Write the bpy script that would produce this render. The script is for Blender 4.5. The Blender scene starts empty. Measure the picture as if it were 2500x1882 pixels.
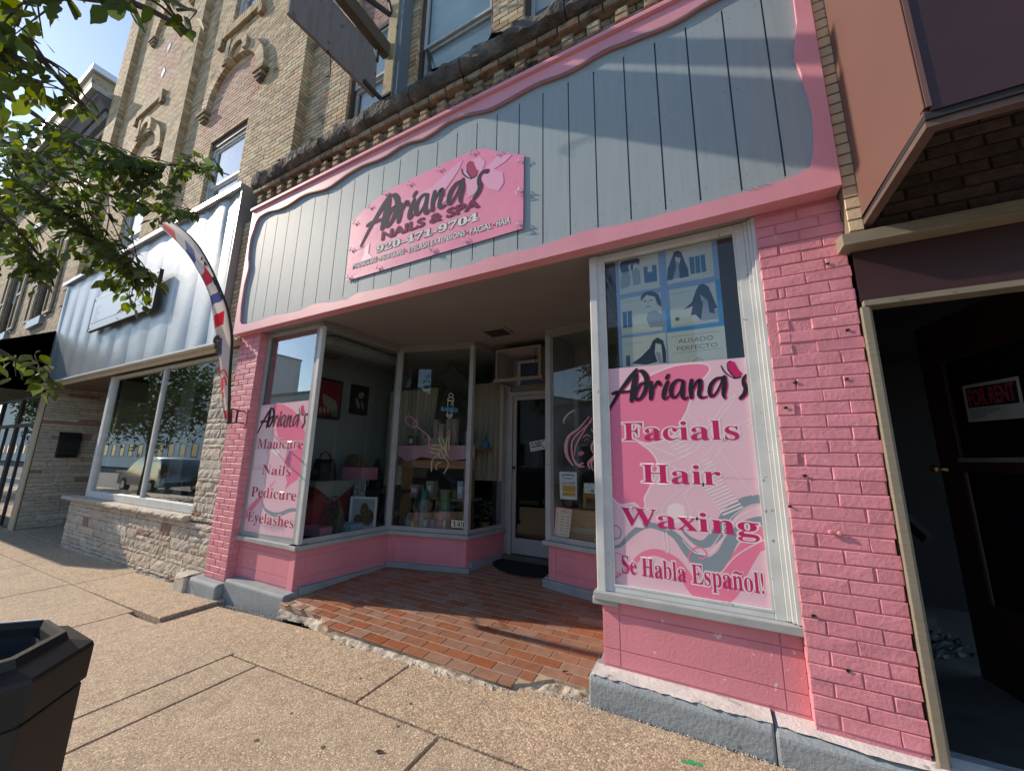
import bpy, bmesh, math, random
from mathutils import Vector, Matrix, noise as mnoise
R=math.radians
scene=bpy.context.scene
COL=scene.collection
# ------------------------------------------------------------------ camera
cam=bpy.data.cameras.new('camera'); co=bpy.data.objects.new('camera',cam); COL.objects.link(co)
cam.sensor_width=36; cam.lens=36*919.02/2500; cam.clip_start=.05; cam.clip_end=900
yaw,pitch,roll=R(27.636),R(10.959),R(0.903)
fwd=Vector((-math.sin(yaw)*math.cos(pitch),math.cos(yaw)*math.cos(pitch),math.sin(pitch)))
rt=Vector((math.cos(yaw),math.sin(yaw),0)); up=rt.cross(fwd)
r2=rt*math.cos(roll)+up*math.sin(roll); u2=-rt*math.sin(roll)+up*math.cos(roll)
co.matrix_world=Matrix(((r2.x,u2.x,-fwd.x,0),(r2.y,u2.y,-fwd.y,0),(r2.z,u2.z,-fwd.z,1.5),(0,0,0,1)))
scene.camera=co
CAM=Vector((0,0,1.5))
# ------------------------------------------------------------------ light
SUN=Vector((1,.245,-.60)).normalized()      # travel direction of the sunlight
elev=math.asin(-SUN.z)
world=bpy.data.worlds.new('World'); scene.world=world; world.use_nodes=True
wn=world.node_tree.nodes; wl=world.node_tree.links
sky=wn.new('ShaderNodeTexSky'); sky.sky_type='NISHITA'; sky.sun_disc=False
sky.sun_elevation=elev; sky.sun_rotation=math.atan2(-SUN.x,-SUN.y)
sky.air_density=1.0; sky.dust_density=.25; sky.ozone_density=1.3
wn['Background'].inputs[1].default_value=.15
wl.new(sky.outputs[0],wn['Background'].inputs[0])
sl=bpy.data.lights.new('sun','SUN'); sl.energy=3.4; sl.angle=R(.6); sl.color=(1,.85,.68)
so=bpy.data.objects.new('sun',sl); COL.objects.link(so)
so.rotation_euler=SUN.to_track_quat('-Z','Y').to_euler()
scene.view_settings.view_transform='Standard'; scene.view_settings.look='None'
scene.view_settings.gamma=1; scene.view_settings.use_curve_mapping=False
scene.view_settings.exposure=.62
random.seed(11)
# ------------------------------------------------------------------ materials
MATS={}
def M(name,col,rough=.7,isl=0.,noise=None,bump=None,metal=0.,spot=None,spot2=None,spec=.5,hsh=0.,trans=0.,coat=0.):
    """noise=(scale,amount,stretchz) bump=(scale,strength,dist) spot=(colour,scale,threshold,soft)"""
    m=bpy.data.materials.new(name); m.use_nodes=True; nt=m.node_tree; N=nt.nodes; L=nt.links
    b=N['Principled BSDF']; b.inputs['Roughness'].default_value=rough; b.inputs['Metallic'].default_value=metal
    b.inputs['Specular IOR Level'].default_value=spec
    if coat: b.inputs['Coat Weight'].default_value=coat; b.inputs['Coat Roughness'].default_value=.15
    pos=N.new('ShaderNodeNewGeometry')
    rgb=N.new('ShaderNodeRGB'); rgb.outputs[0].default_value=(*col,1); cur=rgb.outputs[0]
    def mixf(fac,a,bb,mode='MIX'):
        x=N.new('ShaderNodeMix'); x.data_type='RGBA'; x.blend_type=mode
        if isinstance(fac,(int,float)): x.inputs[0].default_value=fac
        else: L.new(fac,x.inputs[0])
        for s,v in ((6,a),(7,bb)):
            if isinstance(v,tuple): x.inputs[s].default_value=(*v,1)
            else: L.new(v,x.inputs[s])
        return x.outputs[2]
    def mr(src,f0,f1,t0,t1):
        x=N.new('ShaderNodeMapRange'); L.new(src,x.inputs[0])
        for i,v in enumerate((f0,f1,t0,t1)): x.inputs[i+1].default_value=v
        return x.outputs[0]
    def nz(scale,detail=4,st=None):
        x=N.new('ShaderNodeTexNoise'); x.inputs['Scale'].default_value=scale; x.inputs['Detail'].default_value=detail
        if st:
            mp=N.new('ShaderNodeMapping'); mp.inputs['Scale'].default_value=st; L.new(pos.outputs['Position'],mp.inputs[0]); L.new(mp.outputs[0],x.inputs[0])
        else: L.new(pos.outputs['Position'],x.inputs[0])
        return x.outputs[0]
    if isl:
        oi=N.new('ShaderNodeObjectInfo'); ad=N.new('ShaderNodeMath'); ad.operation='ADD'
        L.new(pos.outputs['Random Per Island'],ad.inputs[0]); L.new(oi.outputs['Random'],ad.inputs[1])
        fr=N.new('ShaderNodeMath'); fr.operation='FRACT'; L.new(ad.outputs[0],fr.inputs[0])
        v=mr(fr.outputs[0],0,1,1-isl,1+isl)
        hs=N.new('ShaderNodeHueSaturation'); L.new(cur,hs.inputs['Color']); L.new(v,hs.inputs['Value'])
        if hsh:
            m2=N.new('ShaderNodeMath'); m2.operation='MULTIPLY'; L.new(fr.outputs[0],m2.inputs[0]); m2.inputs[1].default_value=7.31
            f2=N.new('ShaderNodeMath'); f2.operation='FRACT'; L.new(m2.outputs[0],f2.inputs[0])
            L.new(mr(f2.outputs[0],0,1,.5-hsh,.5+hsh),hs.inputs['Hue'])
            L.new(mr(f2.outputs[0],0,1,1.15,.75),hs.inputs['Saturation'])
        cur=hs.outputs[0]
    if noise:
        st=noise[2] if len(noise)>2 else None
        v=mr(nz(noise[0],6,st),.3,.7,1-noise[1],1+noise[1])
        hs=N.new('ShaderNodeHueSaturation'); L.new(cur,hs.inputs['Color']); L.new(v,hs.inputs['Value']); cur=hs.outputs[0]
    for sp in (spot,spot2):
        if sp:
            st=sp[4] if len(sp)>4 else None
            f=mr(nz(sp[1],6,st),sp[2],sp[2]+sp[3],0,1)
            cur=mixf(f,cur,tuple(sp[0]))
    L.new(cur,b.inputs['Base Color'])
    if bump:
        bp=N.new('ShaderNodeBump'); bp.inputs['Strength'].default_value=bump[1]; bp.inputs['Distance'].default_value=bump[2]
        L.new(nz(bump[0],5,bump[3] if len(bump)>3 else None),bp.inputs['Height']); L.new(bp.outputs[0],b.inputs['Normal'])
    if trans:
        tr=N.new('ShaderNodeBsdfTranslucent'); mx=N.new('ShaderNodeMixShader'); mx.inputs[0].default_value=trans
        hs=N.new('ShaderNodeHueSaturation'); hs.inputs['Value'].default_value=2.2; hs.inputs['Saturation'].default_value=1.15; hs.inputs['Hue'].default_value=.485
        L.new(cur,hs.inputs['Color']); L.new(hs.outputs[0],tr.inputs[0])
        L.new(b.outputs[0],mx.inputs[1]); L.new(tr.outputs[0],mx.inputs[2]); L.new(mx.outputs[0],N['Material Output'].inputs[0])
    MATS[name]=m; return m
def glassmat(name,tint=(.9,.93,.92),base=.05,power=4.2,rough=.0):
    m=bpy.data.materials.new(name); m.use_nodes=True; nt=m.node_tree; N=nt.nodes; L=nt.links
    N.remove(N['Principled BSDF'])
    lw=N.new('ShaderNodeLayerWeight'); lw.inputs[0].default_value=.5
    p=N.new('ShaderNodeMath'); p.operation='POWER'; L.new(lw.outputs['Facing'],p.inputs[0]); p.inputs[1].default_value=power
    a=N.new('ShaderNodeMath'); a.operation='MULTIPLY_ADD'; L.new(p.outputs[0],a.inputs[0]); a.inputs[1].default_value=1-base; a.inputs[2].default_value=base; a.use_clamp=True
    t=N.new('ShaderNodeBsdfTransparent'); t.inputs[0].default_value=(*tint,1)
    g=N.new('ShaderNodeBsdfGlossy'); g.inputs['Roughness'].default_value=rough; g.inputs[0].default_value=(.95,.97,1,1)
    mx=N.new('ShaderNodeMixShader'); L.new(a.outputs[0],mx.inputs[0]); L.new(t.outputs[0],mx.inputs[1]); L.new(g.outputs[0],mx.inputs[2])
    L.new(mx.outputs[0],N['Material Output'].inputs[0]); MATS[name]=m; return m
def concrete(name,col,speck=.5,scale=1.):
    m=bpy.data.materials.new(name); m.use_nodes=True; nt=m.node_tree; N=nt.nodes; L=nt.links; b=N['Principled BSDF']; b.inputs['Roughness'].default_value=.85
    pos=N.new('ShaderNodeNewGeometry')
    def nz(s,d=5):
        x=N.new('ShaderNodeTexNoise'); x.inputs['Scale'].default_value=s; x.inputs['Detail'].default_value=d; L.new(pos.outputs['Position'],x.inputs[0]); return x.outputs[0]
    def mr(src,a,c,d,e):
        x=N.new('ShaderNodeMapRange'); L.new(src,x.inputs[0])
        for i,v in enumerate((a,c,d,e)): x.inputs[i+1].default_value=v
        return x.outputs[0]
    def mul(a,c):
        x=N.new('ShaderNodeMath'); x.operation='MULTIPLY'; L.new(a,x.inputs[0]); L.new(c,x.inputs[1]); return x.outputs[0]
    vo=N.new('ShaderNodeTexVoronoi'); vo.inputs['Scale'].default_value=150*scale; L.new(pos.outputs['Position'],vo.inputs[0])
    sep=N.new('ShaderNodeSeparateColor'); L.new(vo.outputs['Color'],sep.inputs[0])
    peb=mr(sep.outputs[0],0,1,1-speck,1+speck)
    big=mr(nz(1.6),.3,.7,.93,1.07); mid=mr(nz(14),.3,.7,.86,1.14)
    v=mul(mul(peb,big),mid)
    hs=N.new('ShaderNodeHueSaturation'); hs.inputs['Color'].default_value=(*col,1); L.new(v,hs.inputs['Value'])
    L.new(mr(sep.outputs[1],0,1,.47,.53),hs.inputs['Hue'])
    # dark stains and rare bright pebbles
    mx=N.new('ShaderNodeMix'); mx.data_type='RGBA'; L.new(mr(nz(3.1,6),.60,.78,0,.30),mx.inputs[0]); L.new(hs.outputs[0],mx.inputs[6]); mx.inputs[7].default_value=(col[0]*.45,col[1]*.43,col[2]*.42,1)
    mx2=N.new('ShaderNodeMix'); mx2.data_type='RGBA'; L.new(mr(sep.outputs[2],.93,.96,0,.8),mx2.inputs[0]); L.new(mx.outputs[2],mx2.inputs[6]); mx2.inputs[7].default_value=(min(1,col[0]*2.1),min(1,col[1]*2.2),min(1,col[2]*2.2),1)
    L.new(mx2.outputs[2],b.inputs['Base Color'])
    bp=N.new('ShaderNodeBump'); bp.inputs['Strength'].default_value=.55; bp.inputs['Distance'].default_value=.004
    ad=N.new('ShaderNodeMath'); ad.operation='SUBTRACT'; L.new(nz(60),ad.inputs[0]); L.new(vo.outputs['Distance'],ad.inputs[1]); L.new(ad.outputs[0],bp.inputs['Height']); L.new(bp.outputs[0],b.inputs['Normal'])
    MATS[name]=m; return m
PINK=(.68,.255,.30)
M('pink_brick',PINK,.55,isl=.05,noise=(9,.10),bump=(55,.5,.006),spot=((.66,.45,.45),24,.66,.05),spot2=((.16,.07,.08),8.,.745,.03))
M('pink_mortar',(.64,.235,.28),.75,noise=(12,.12),bump=(120,.7,.006))
M('pink_render',(.67,.24,.285),.6,noise=(3,.08),bump=(70,.5,.004),spot=((.72,.52,.52),26,.69,.03))
M('pink_trim',(.70,.30,.355),.5,noise=(4,.06),bump=(60,.25,.003),spot=((.5,.3,.3),30,.73,.05))
M('fascia_blue',(.30,.365,.385),.62,noise=(5,.05,(6,1,.5)),bump=(130,.3,.002,(8,8,.6)),spot=((.5,.52,.5),40,.74,.03))
M('fascia_groove',(.13,.17,.20),.7)
M('moulding_grey',(.14,.145,.15),.6)
M('curb_paint',(.27,.305,.32),.75,noise=(5,.12),bump=(55,.8,.006),spot=((.12,.13,.13),13,.71,.05),spot2=((.5,.5,.48),34,.7,.04))
M('curb_white',(.62,.60,.57),.8,noise=(8,.15),bump=(50,.8,.006),spot=((.33,.29,.26),14,.6,.06))
M('frame_paint',(.36,.375,.375),.5,noise=(6,.1),bump=(60,.3,.003),spot=((.18,.17,.15),24,.7,.05))
M('frame_white',(.60,.62,.60),.45,noise=(7,.08),spot=((.3,.29,.26),30,.68,.04))
M('soffit',(.23,.215,.205),.75,noise=(1.3,.08),bump=(20,.2,.004),spot=((.15,.13,.12),6,.7,.08))
M('cream_brick',(.48,.365,.215),.85,isl=.28,hsh=.018,noise=(30,.14),bump=(130,.5,.004),spot=((.16,.12,.08),3.2,.60,.16))
M('cream_mortar',(.20,.155,.105),.9,noise=(20,.2))
M('rose_brick',(.48,.31,.22),.85,isl=.22,hsh=.015,noise=(30,.14),bump=(130,.5,.004))
M('old_brick',(.29,.225,.14),.85,isl=.30,hsh=.02,noise=(25,.25),bump=(80,.8,.008),spot=((.07,.055,.045),7,.54,.14))
M('dark_brick',(.115,.075,.055),.9,isl=.3,noise=(25,.25),bump=(80,.8,.008))
M('cream_paint',(.62,.50,.33),.7,isl=.05,noise=(15,.1),bump=(80,.5,.004))
M('ledge_stone',(.10,.092,.08),.95,noise=(5,.5),bump=(16,1.,.05),spot=((.25,.21,.16),5,.60,.1))
M('dark_fill',(.05,.042,.036),.95)  # flat very dark brown for backing walls and small pits
M('veneer',(.52,.455,.36),.85,isl=.13,hsh=.01,noise=(14,.16),bump=(36,1.,.016),spot=((.055,.05,.045),3.,.72,.1))
M('veneer_red',(.33,.20,.14),.85,noise=(14,.16),bump=(36,1.,.016))
M('veneer_mortar',(.13,.10,.07),.95)
M('metal_clad',(.30,.33,.335),.36,metal=.38,noise=(2.5,.08),bump=(5,.15,.02),spot=((.22,.25,.27),5,.66,.1))
M('metal_trim',(.75,.75,.77),.35,metal=.4)
M('black_canvas',(.014,.016,.019),.7,noise=(4,.2,(8,8,.4)))
M('black_plastic',(.010,.0095,.009),.6,noise=(8,.2),bump=(350,.12,.001))
M('bin_panel',(.026,.019,.015),.7,noise=(40,.15),bump=(300,.3,.002))
M('maroon',(.155,.075,.06),.55,noise=(1.5,.06),spot=((.38,.2,.17),50,.76,.02))
M('maroon_dark',(.045,.014,.015),.5,noise=(4,.15))
M('wood_beige',(.23,.20,.145),.7,noise=(8,.12,(1,1,8)),spot=((.12,.09,.06),20,.70,.05))
M('timber',(.43,.345,.20),.85,noise=(20,.25,(12,12,1)),bump=(60,.6,.006,(12,12,1)),spot=((.1,.08,.06),6,.58,.12))
M('sign_board',(.21,.195,.19),.8,noise=(5,.14,(6,6,.8)),bump=(18,.35,.01),spot=((.07,.055,.05),7,.62,.07),spot2=((.32,.28,.2),5,.70,.05))
M('rust',(.045,.03,.024),.8,noise=(30,.3)); M('dark_iron',(.03,.03,.033),.6)
M('window_brown',(.055,.035,.030),.6,noise=(10,.2)); M('window_light',(.42,.44,.43),.6,noise=(10,.15)); M('window_white',(.62,.64,.66),.5)
M('blind',(.52,.54,.51),.8,noise=(2,.15,(1,1,3))); M('peeling',(.22,.12,.10),.85,noise=(22,.5,(1,4,1)),spot=((.4,.33,.28),12,.55,.06,(1,1,5)))
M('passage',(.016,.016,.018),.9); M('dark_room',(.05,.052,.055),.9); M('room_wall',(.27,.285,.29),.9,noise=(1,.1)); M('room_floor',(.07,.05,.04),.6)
M('tile',(.30,.128,.068),.45,isl=.08,hsh=.006,noise=(16,.14),bump=(60,.2,.002),spot=((.12,.07,.05),4.,.66,.14))
M('grout',(.40,.31,.22),.9,noise=(30,.3)); M('rubble',(.42,.35,.28),.95,isl=.4,hsh=.02,bump=(80,.8,.006)); M('plaster_white',(.50,.44,.355),.95,noise=(14,.3),spot=((.24,.19,.14),9,.50,.14),bump=(50,.9,.01))
M('door_alu',(.34,.33,.32),.45,noise=(6,.08)); M('mat_rubber',(.008,.008,.009),.85,bump=(200,.5,.003))
M('black_ink',(.014,.017,.028),.6,spec=.25); M('magenta_ink',(.52,.018,.13),.55,spec=.3); M('wine_ink',(.42,.03,.095),.4); M('white_ink',(.80,.70,.72),.4)
M('poster_pink',(.76,.50,.58),.32,noise=(1.5,.03)); M('rose_ink',(.78,.20,.33),.33); M('dust_rose',(.62,.36,.44),.33); M('slate_ink',(.225,.29,.33),.35); M('pale_ink',(.80,.66,.68),.33)
M('banner_pink',(.80,.27,.41),.5,noise=(3,.04),bump=(9,.25,.008,(1,1,2)),spec=.3); M('banner_light',(.82,.40,.55),.38); M('banner_ink',(.04,.055,.072),.75,spec=.2); M('banner_white',(.74,.75,.71),.7,spec=.2); M('banner_wine',(.22,.03,.085),.75,spec=.2); M('arm_wood',(.12,.095,.065),.9,noise=(20,.3,(12,1,12)),bump=(50,.7,.008,(12,1,12)))
M('paper_white',(.68,.70,.70),.6); M('paper_cream',(.62,.58,.5),.6); M('paper_blue',(.30,.42,.55),.5); M('photo_white',(.66,.67,.61),.42,noise=(5,.06)); M('photo_dark',(.03,.05,.10),.4); M('photo_blue',(.05,.15,.28),.4); M('photo_mid',(.32,.38,.45),.4); M('photo_edge',(.25,.38,.60),.4); M('cyan_ink',(.05,.30,.60),.4); M('grey_text',(.12,.12,.14),.5)
M('yellow_print',(.55,.33,.05),.5); M('blue_print',(.05,.15,.33),.5)
M('neon_pink',(.85,.28,.45),.35); M('neon_yellow',(.85,.68,.38),.35); M('neon_white',(.85,.8,.66),.35); M('neon_blue',(.18,.52,.9),.35)
M('decal_pink',(.75,.36,.45),.4); M('decal_red',(.62,.14,.26),.4); M('decal_grey',(.5,.5,.48),.5)
M('curtain',(.42,.37,.30),.9,noise=(3,.1)); M('red_cloth',(.25,.022,.028),.9); M('grey_cloth',(.25,.25,.24),.9); M('black_cloth',(.012,.012,.015),.85,noise=(20,.5)); M('snake_bag',(.13,.10,.075),.35,noise=(40,.6),bump=(50,.8,.01)); M('brown_bag',(.14,.08,.045),.35,noise=(20,.5)); M('cream_bag',(.33,.29,.23),.7); M('wood_shelf',(.36,.19,.085),.6,noise=(12,.2,(1,8,8)))
M('bottle_teal',(.05,.22,.22),.3); M('bottle_blue',(.03,.18,.45),.25); M('bottle_silver',(.38,.36,.31),.3,metal=.5); M('cello',(.30,.33,.30),.12,noise=(25,.6),bump=(30,1.,.02)); M('green_jar',(.12,.22,.12),.3); M('pink_box',(.55,.22,.30),.5); M('yellow_box',(.52,.33,.08),.5)
M('asphalt',(.052,.052,.054),.9,noise=(60,.3),bump=(120,.5,.005)); M('pale_wall',(.70,.70,.66),.8,noise=(.5,.05)); M('car_black',(.012,.013,.015),.12,coat=1.); M('car_grey',(.10,.11,.12),.15,coat=1.); M('car_glass',(.02,.022,.025),.05); M('tyre',(.015,.015,.015),.8); M('chrome',(.6,.6,.6),.15,metal=1.); M('lamp_red',(.35,.01,.01),.2)
M('bark',(.10,.075,.055),.95,noise=(14,.3,(3,3,.6)),bump=(30,1.,.02,(4,4,1))); M('leaf',(.062,.098,.022),.6,isl=.45,hsh=.03,noise=(40,.15),trans=.45,spec=.25); M('leaf_far',(.035,.06,.016),.6,isl=.4,hsh=.02,trans=.3)
M('flag_white',(.66,.62,.60),.6,trans=.25); M('flag_red',(.65,.035,.03),.6,trans=.2); M('flag_blue',(.10,.11,.32),.6,trans=.2); M('flag_grey',(.07,.07,.08),.6)
M('diamond_tile',(.62,.68,.72),.35); M('cornice_grey',(.13,.13,.13),.7,noise=(5,.2)); M('lintel',(.42,.38,.32),.85,noise=(5,.15)); M('moss',(.06,.10,.02),.95); M('green_mark',(.03,.35,.12),.8); M('gum',(.115,.09,.07),.9); M('dead_leaf',(.07,.035,.02),.9)
M('sign_face',(.50,.56,.60),.4,noise=(2,.06)); M('faded_ink',(.58,.66,.72),.4); M('dark_concrete',(.09,.085,.075),.9,noise=(4,.3),bump=(40,.5,.006)); M('newsprint',(.07,.069,.066),.9,noise=(40,.4)); M('rent_red',(.42,.04,.055),.5); M('black_pane',(.008,.009,.012),.25,spec=.12); M('rent_paper',(.42,.43,.40),.7,noise=(8,.08)); M('brass',(.5,.33,.12),.35,metal=.9); M('board_black',(.02,.021,.024),.8)
concrete('sidewalk',(.40,.31,.22),.34); concrete('sidewalk_inner',(.40,.302,.205),.42,.8)
glassmat('glass',base=.03,power=4.6); glassmat('glass_strong',(.80,.86,.85),.10,2.8); glassmat('glass_dark',(.45,.5,.5),.03,4.2); M('frame_brown',(.13,.085,.07),.6,noise=(10,.15))
# ------------------------------------------------------------------ objects
WL={}      # world location of each object's origin (nothing here is rotated)
def finish(o,parent,wloc=(0,0,0)):
    wloc=Vector(wloc); WL[o.name]=wloc
    if parent: o.parent=parent; o.location=wloc-WL[parent.name]
    else: o.location=wloc
    COL.objects.link(o); return o
def thing(name,label,cat,loc=(0,0,0),group=None):
    o=bpy.data.objects.new(name,None); o.empty_display_size=.1; o['label']=label; o['category']=cat
    if group: o['group']=group
    return finish(o,None,loc)
class MB:
    def __init__(s): s.v=[]; s.f=[]; s.m=[]; s.mi=0
    def add(s,vs,fs):
        k=len(s.v); s.v+= [tuple(p) for p in vs]; s.f+=[tuple(i+k for i in f) for f in fs]; s.m+=[s.mi]*len(fs); return s
    def box(s,x0,x1,y0,y1,z0,z1):
        return s.add([(x0,y0,z0),(x1,y0,z0),(x1,y1,z0),(x0,y1,z0),(x0,y0,z1),(x1,y0,z1),(x1,y1,z1),(x0,y1,z1)],[(0,3,2,1),(4,5,6,7),(0,1,5,4),(1,2,6,5),(2,3,7,6),(3,0,4,7)])
    def bar(s,a,b,w,h,up=(0,0,1)):
        a,b=Vector(a),Vector(b); d=(b-a).normalized(); u=Vector(up)
        if abs(d.dot(u))>.99: u=Vector((1,0,0))
        x=d.cross(u).normalized(); y=x.cross(d).normalized()
        P=[c+x*(w/2*i)+y*(h/2*j) for c in (a,b) for i,j in ((-1,-1),(1,-1),(1,1),(-1,1))]
        return s.add(P,[(0,1,2,3),(7,6,5,4),(0,4,5,1),(1,5,6,2),(2,6,7,3),(3,7,4,0)])
    def tube(s,pts,r,n=8,caps=True):
        pts=[Vector(p) for p in pts]; rr=r if isinstance(r,(list,tuple)) else [r]*len(pts)
        prev=None; k=len(s.v); F=[]
        for i,p in enumerate(pts):
            d=(pts[min(i+1,len(pts)-1)]-pts[max(i-1,0)]); d=d.normalized() if d.length>1e-9 else Vector((0,0,1))
            if prev is None: a=d.orthogonal().normalized()
            else:
                a=prev-d*prev.dot(d); a=a.normalized() if a.length>1e-6 else d.orthogonal().normalized()
            prev=a; b=d.cross(a)
            for j in range(n):
                t=2*math.pi*j/n; s.v.append(tuple(p+(a*math.cos(t)+b*math.sin(t))*rr[i]))
        for i in range(len(pts)-1):
            for j in range(n): F.append((k+i*n+j,k+i*n+(j+1)%n,k+(i+1)*n+(j+1)%n,k+(i+1)*n+j))
        if caps: F.append(tuple(k+j for j in range(n))[::-1]); F.append(tuple(k+(len(pts)-1)*n+j for j in range(n)))
        s.f+=F; s.m+=[s.mi]*len(F); return s
    def lathe(s,c,prof,n=16,sx=1,sy=1):
        k=len(s.v); F=[]
        for r_,z in prof:
            for j in range(n):
                t=2*math.pi*j/n; s.v.append((c[0]+r_*sx*math.cos(t),c[1]+r_*sy*math.sin(t),c[2]+z))
        for i in range(len(prof)-1):
            for j in range(n): F.append((k+i*n+j,k+i*n+(j+1)%n,k+(i+1)*n+(j+1)%n,k+(i+1)*n+j))
        F.append(tuple(k+j for j in range(n))[::-1]); F.append(tuple(k+(len(prof)-1)*n+j for j in range(n)))
        s.f+=F; s.m+=[s.mi]*len(F); return s
    def prism(s,pts,axis,a,b):
        """closed outline extruded along an axis: 'y' -> pts are (x,z); 'x' -> (y,z); 'z' -> (x,y)"""
        n=len(pts)
        def P(p,t): return {'y':(p[0],t,p[1]),'x':(t,p[0],p[1]),'z':(p[0],p[1],t)}[axis]
        vs=[P(p,a) for p in pts]+[P(p,b) for p in pts]
        return s.add(vs,[tuple(range(n)),tuple(range(2*n-1,n-1,-1))]+[(i,i+n,(i+1)%n+n,(i+1)%n) for i in range(n)])
    def quad(s,*p): return s.add(p,[(0,1,2,3)])
def obj(name,mb,mat,parent=None,label=None,kind=None,cat=None,group=None,smooth=False,recalc=True,bevel=0):
    me=bpy.data.meshes.new(name); me.from_pydata(mb.v,[],mb.f)
    mats=mat if isinstance(mat,(list,tuple)) else [mat]
    for q in mats: me.materials.append(MATS[q])
    if len(mats)>1: me.polygons.foreach_set('material_index',mb.m)
    if recalc:
        b=bmesh.new(); b.from_mesh(me); bmesh.ops.recalc_face_normals(b,faces=b.faces)
        if any(len(f.verts)>4 for f in b.faces): bmesh.ops.triangulate(b,faces=[f for f in b.faces if len(f.verts)>4])
        if bevel: bmesh.ops.bevel(b,geom=b.edges[:],offset=bevel,segments=2,affect='EDGES',profile=.5)
        b.to_mesh(me); b.free()
    if smooth:
        me.polygons.foreach_set('use_smooth',[True]*len(me.polygons)); me.set_sharp_from_angle(angle=R(42))
    me.update(); o=bpy.data.objects.new(name,me)
    if label: o['label']=label
    if kind: o['kind']=kind
    if cat: o['category']=cat
    if group: o['group']=group
    return finish(o,parent)
def box(name,mat,parent,*b,**k): return obj(name,MB().box(*b),mat,parent,**k)
# ---- masonry: pieces set on a wall given by origin O, direction U, upward V, outward normal N
def piece_mesh(w,h,d,bev,jit,rng,grid=0):
    v=[];f=[]
    j=lambda: rng.uniform(-jit,jit)
    if grid:
        nx=max(2,min(8,int(w/grid))); nz=max(2,int(h/grid)); 
        for b in range(nz+1):
            for a in range(nx+1):
                ed=(a in(0,nx)) or (b in (0,nz))
                v.append((w*a/nx+(j() if ed else j()*2),(d-bev*1.2 if ed else d)+(rng.uniform(-1,1)*jit*2.2),h*b/nz+j()))
        for b in range(nz):
            for a in range(nx): q=b*(nx+1)+a; f.append((q,q+1,q+nx+2,q+nx+1))
        ring=[a for a in range(nx+1)]+[b*(nx+1)+nx for b in range(1,nz+1)]+[nz*(nx+1)+a for a in range(nx-1,-1,-1)]+[b*(nx+1) for b in range(nz-1,0,-1)]
        k=len(v)
        for i in ring: v.append((v[i][0],-.004,v[i][2]))
        m=len(ring)
        for i in range(m): f.append((ring[i],k+i,k+(i+1)%m,ring[(i+1)%m]))
        return v,f
    P=[(0,0),(w,0),(w,h),(0,h)]
    if bev:
        for (x,z) in P: v.append((x+(bev if x==0 else -bev)+j(),d+j()*.4,z+(bev if z==0 else -bev)+j()))
        for (x,z) in P: v.append((x+j()*.5,d-bev,z+j()*.5))
    else:
        for (x,z) in P: v.append((x,d,z))
    for (x,z) in P: v.append((x,-.004,z))
    f.append((0,1,2,3)); n=len(v)//4
    for k in range(n-1):
        for i in range(4): a=k*4; f.append((a+i,a+4+i,a+4+(i+1)%4,a+(i+1)%4))
    return v,f
def masonry(parent,name,mat,O,U,V,N,items,d=.01,bev=.003,jit=.001,limit=0,grid=0,seed=1,stuffname=None,alt=None,altp=0,nj=.0015):
    """items: (u,v,w,h). Nearest `limit` become single parts, the rest one stuff part."""
    O,U,V,N=Vector(O),Vector(U).normalized(),Vector(V).normalized(),Vector(N).normalized()
    rng=random.Random(seed); cache={}
    ctr=lambda it:(O+U*(it[0]+it[2]/2)+V*(it[1]+it[3]/2))
    items=sorted(items,key=lambda it:(ctr(it)-CAM).length)
    near,far=items[:limit],items[limit:]
    Mx=Matrix((U,N,V)).transposed()
    for it in near:
        key=(round(it[2]/.012),round(it[3]/.006),rng.randrange(4))
        if key not in cache or grid:
            v,f=piece_mesh(it[2],it[3],d,bev,jit,rng,grid)
            me=bpy.data.meshes.new(name); me.from_pydata([Mx@Vector(p) for p in v],[],f)
            mt=alt if (alt and rng.random()<altp) else mat
            me.materials.append(MATS[mt]); b=bmesh.new(); b.from_mesh(me); bmesh.ops.recalc_face_normals(b,faces=b.faces)
            c=sum((x.co for x in b.verts),Vector())/len(b.verts)
            fr=max(b.faces,key=lambda q:abs(q.normal.dot(N))*q.calc_area())
            if fr.normal.dot(N)<0: bmesh.ops.reverse_faces(b,faces=b.faces)
            b.to_mesh(me); b.free(); cache[key]=(me,it[2],it[3])
        me,w0,h0=cache[key]
        o=bpy.data.objects.new(name,me); finish(o,parent,O+U*it[0]+V*it[1]+N*rng.uniform(-nj,nj))
    if far:
        mb=MB()
        for it in far:
            v,f=piece_mesh(it[2],it[3],d+rng.uniform(-nj,nj),bev,jit,rng,grid)
            mb.add([O+U*(it[0]+p[0])+N*p[1]+V*(it[1]+p[2]) for p in v],f)
        me=bpy.data.meshes.new(name); me.from_pydata(mb.v,[],mb.f); me.materials.append(MATS[mat])
        b=bmesh.new(); b.from_mesh(me); bmesh.ops.recalc_face_normals(b,faces=b.faces); b.to_mesh(me); b.free()
        o=bpy.data.objects.new(stuffname or (name+'work'),me); o['kind']='stuff'; finish(o,parent)
def courses(u0,u1,v0,v1,L=.205,H=.067,j=.009,ex=(),seed=0,hd=False):
    out=[]; rng=random.Random(seed); r=0; v=v0
    while v<v1-.02:
        h=min(H-j,v1-v); u=u0-(0 if r%2==0 else L/2); 
        while u<u1-.01:
            a=max(u,u0); b=min(u+L-j,u1)
            segs=[(a,b)] if b-a>.025 else []
            for (x0,x1,z0,z1) in ex:
                if v+h*.5>z0 and v+h*.5<z1:
                    ns=[]
                    for (p,q) in segs:
                        if q<=x0 or p>=x1: ns.append((p,q))
                        else:
                            if x0-p>.025: ns.append((p,x0))
                            if q-x1>.025: ns.append((x1,q))
                    segs=ns
            for (p,q) in segs: out.append((p,v,q-p,h))
            u+=L
        v+=H; r+=1
    return out
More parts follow.
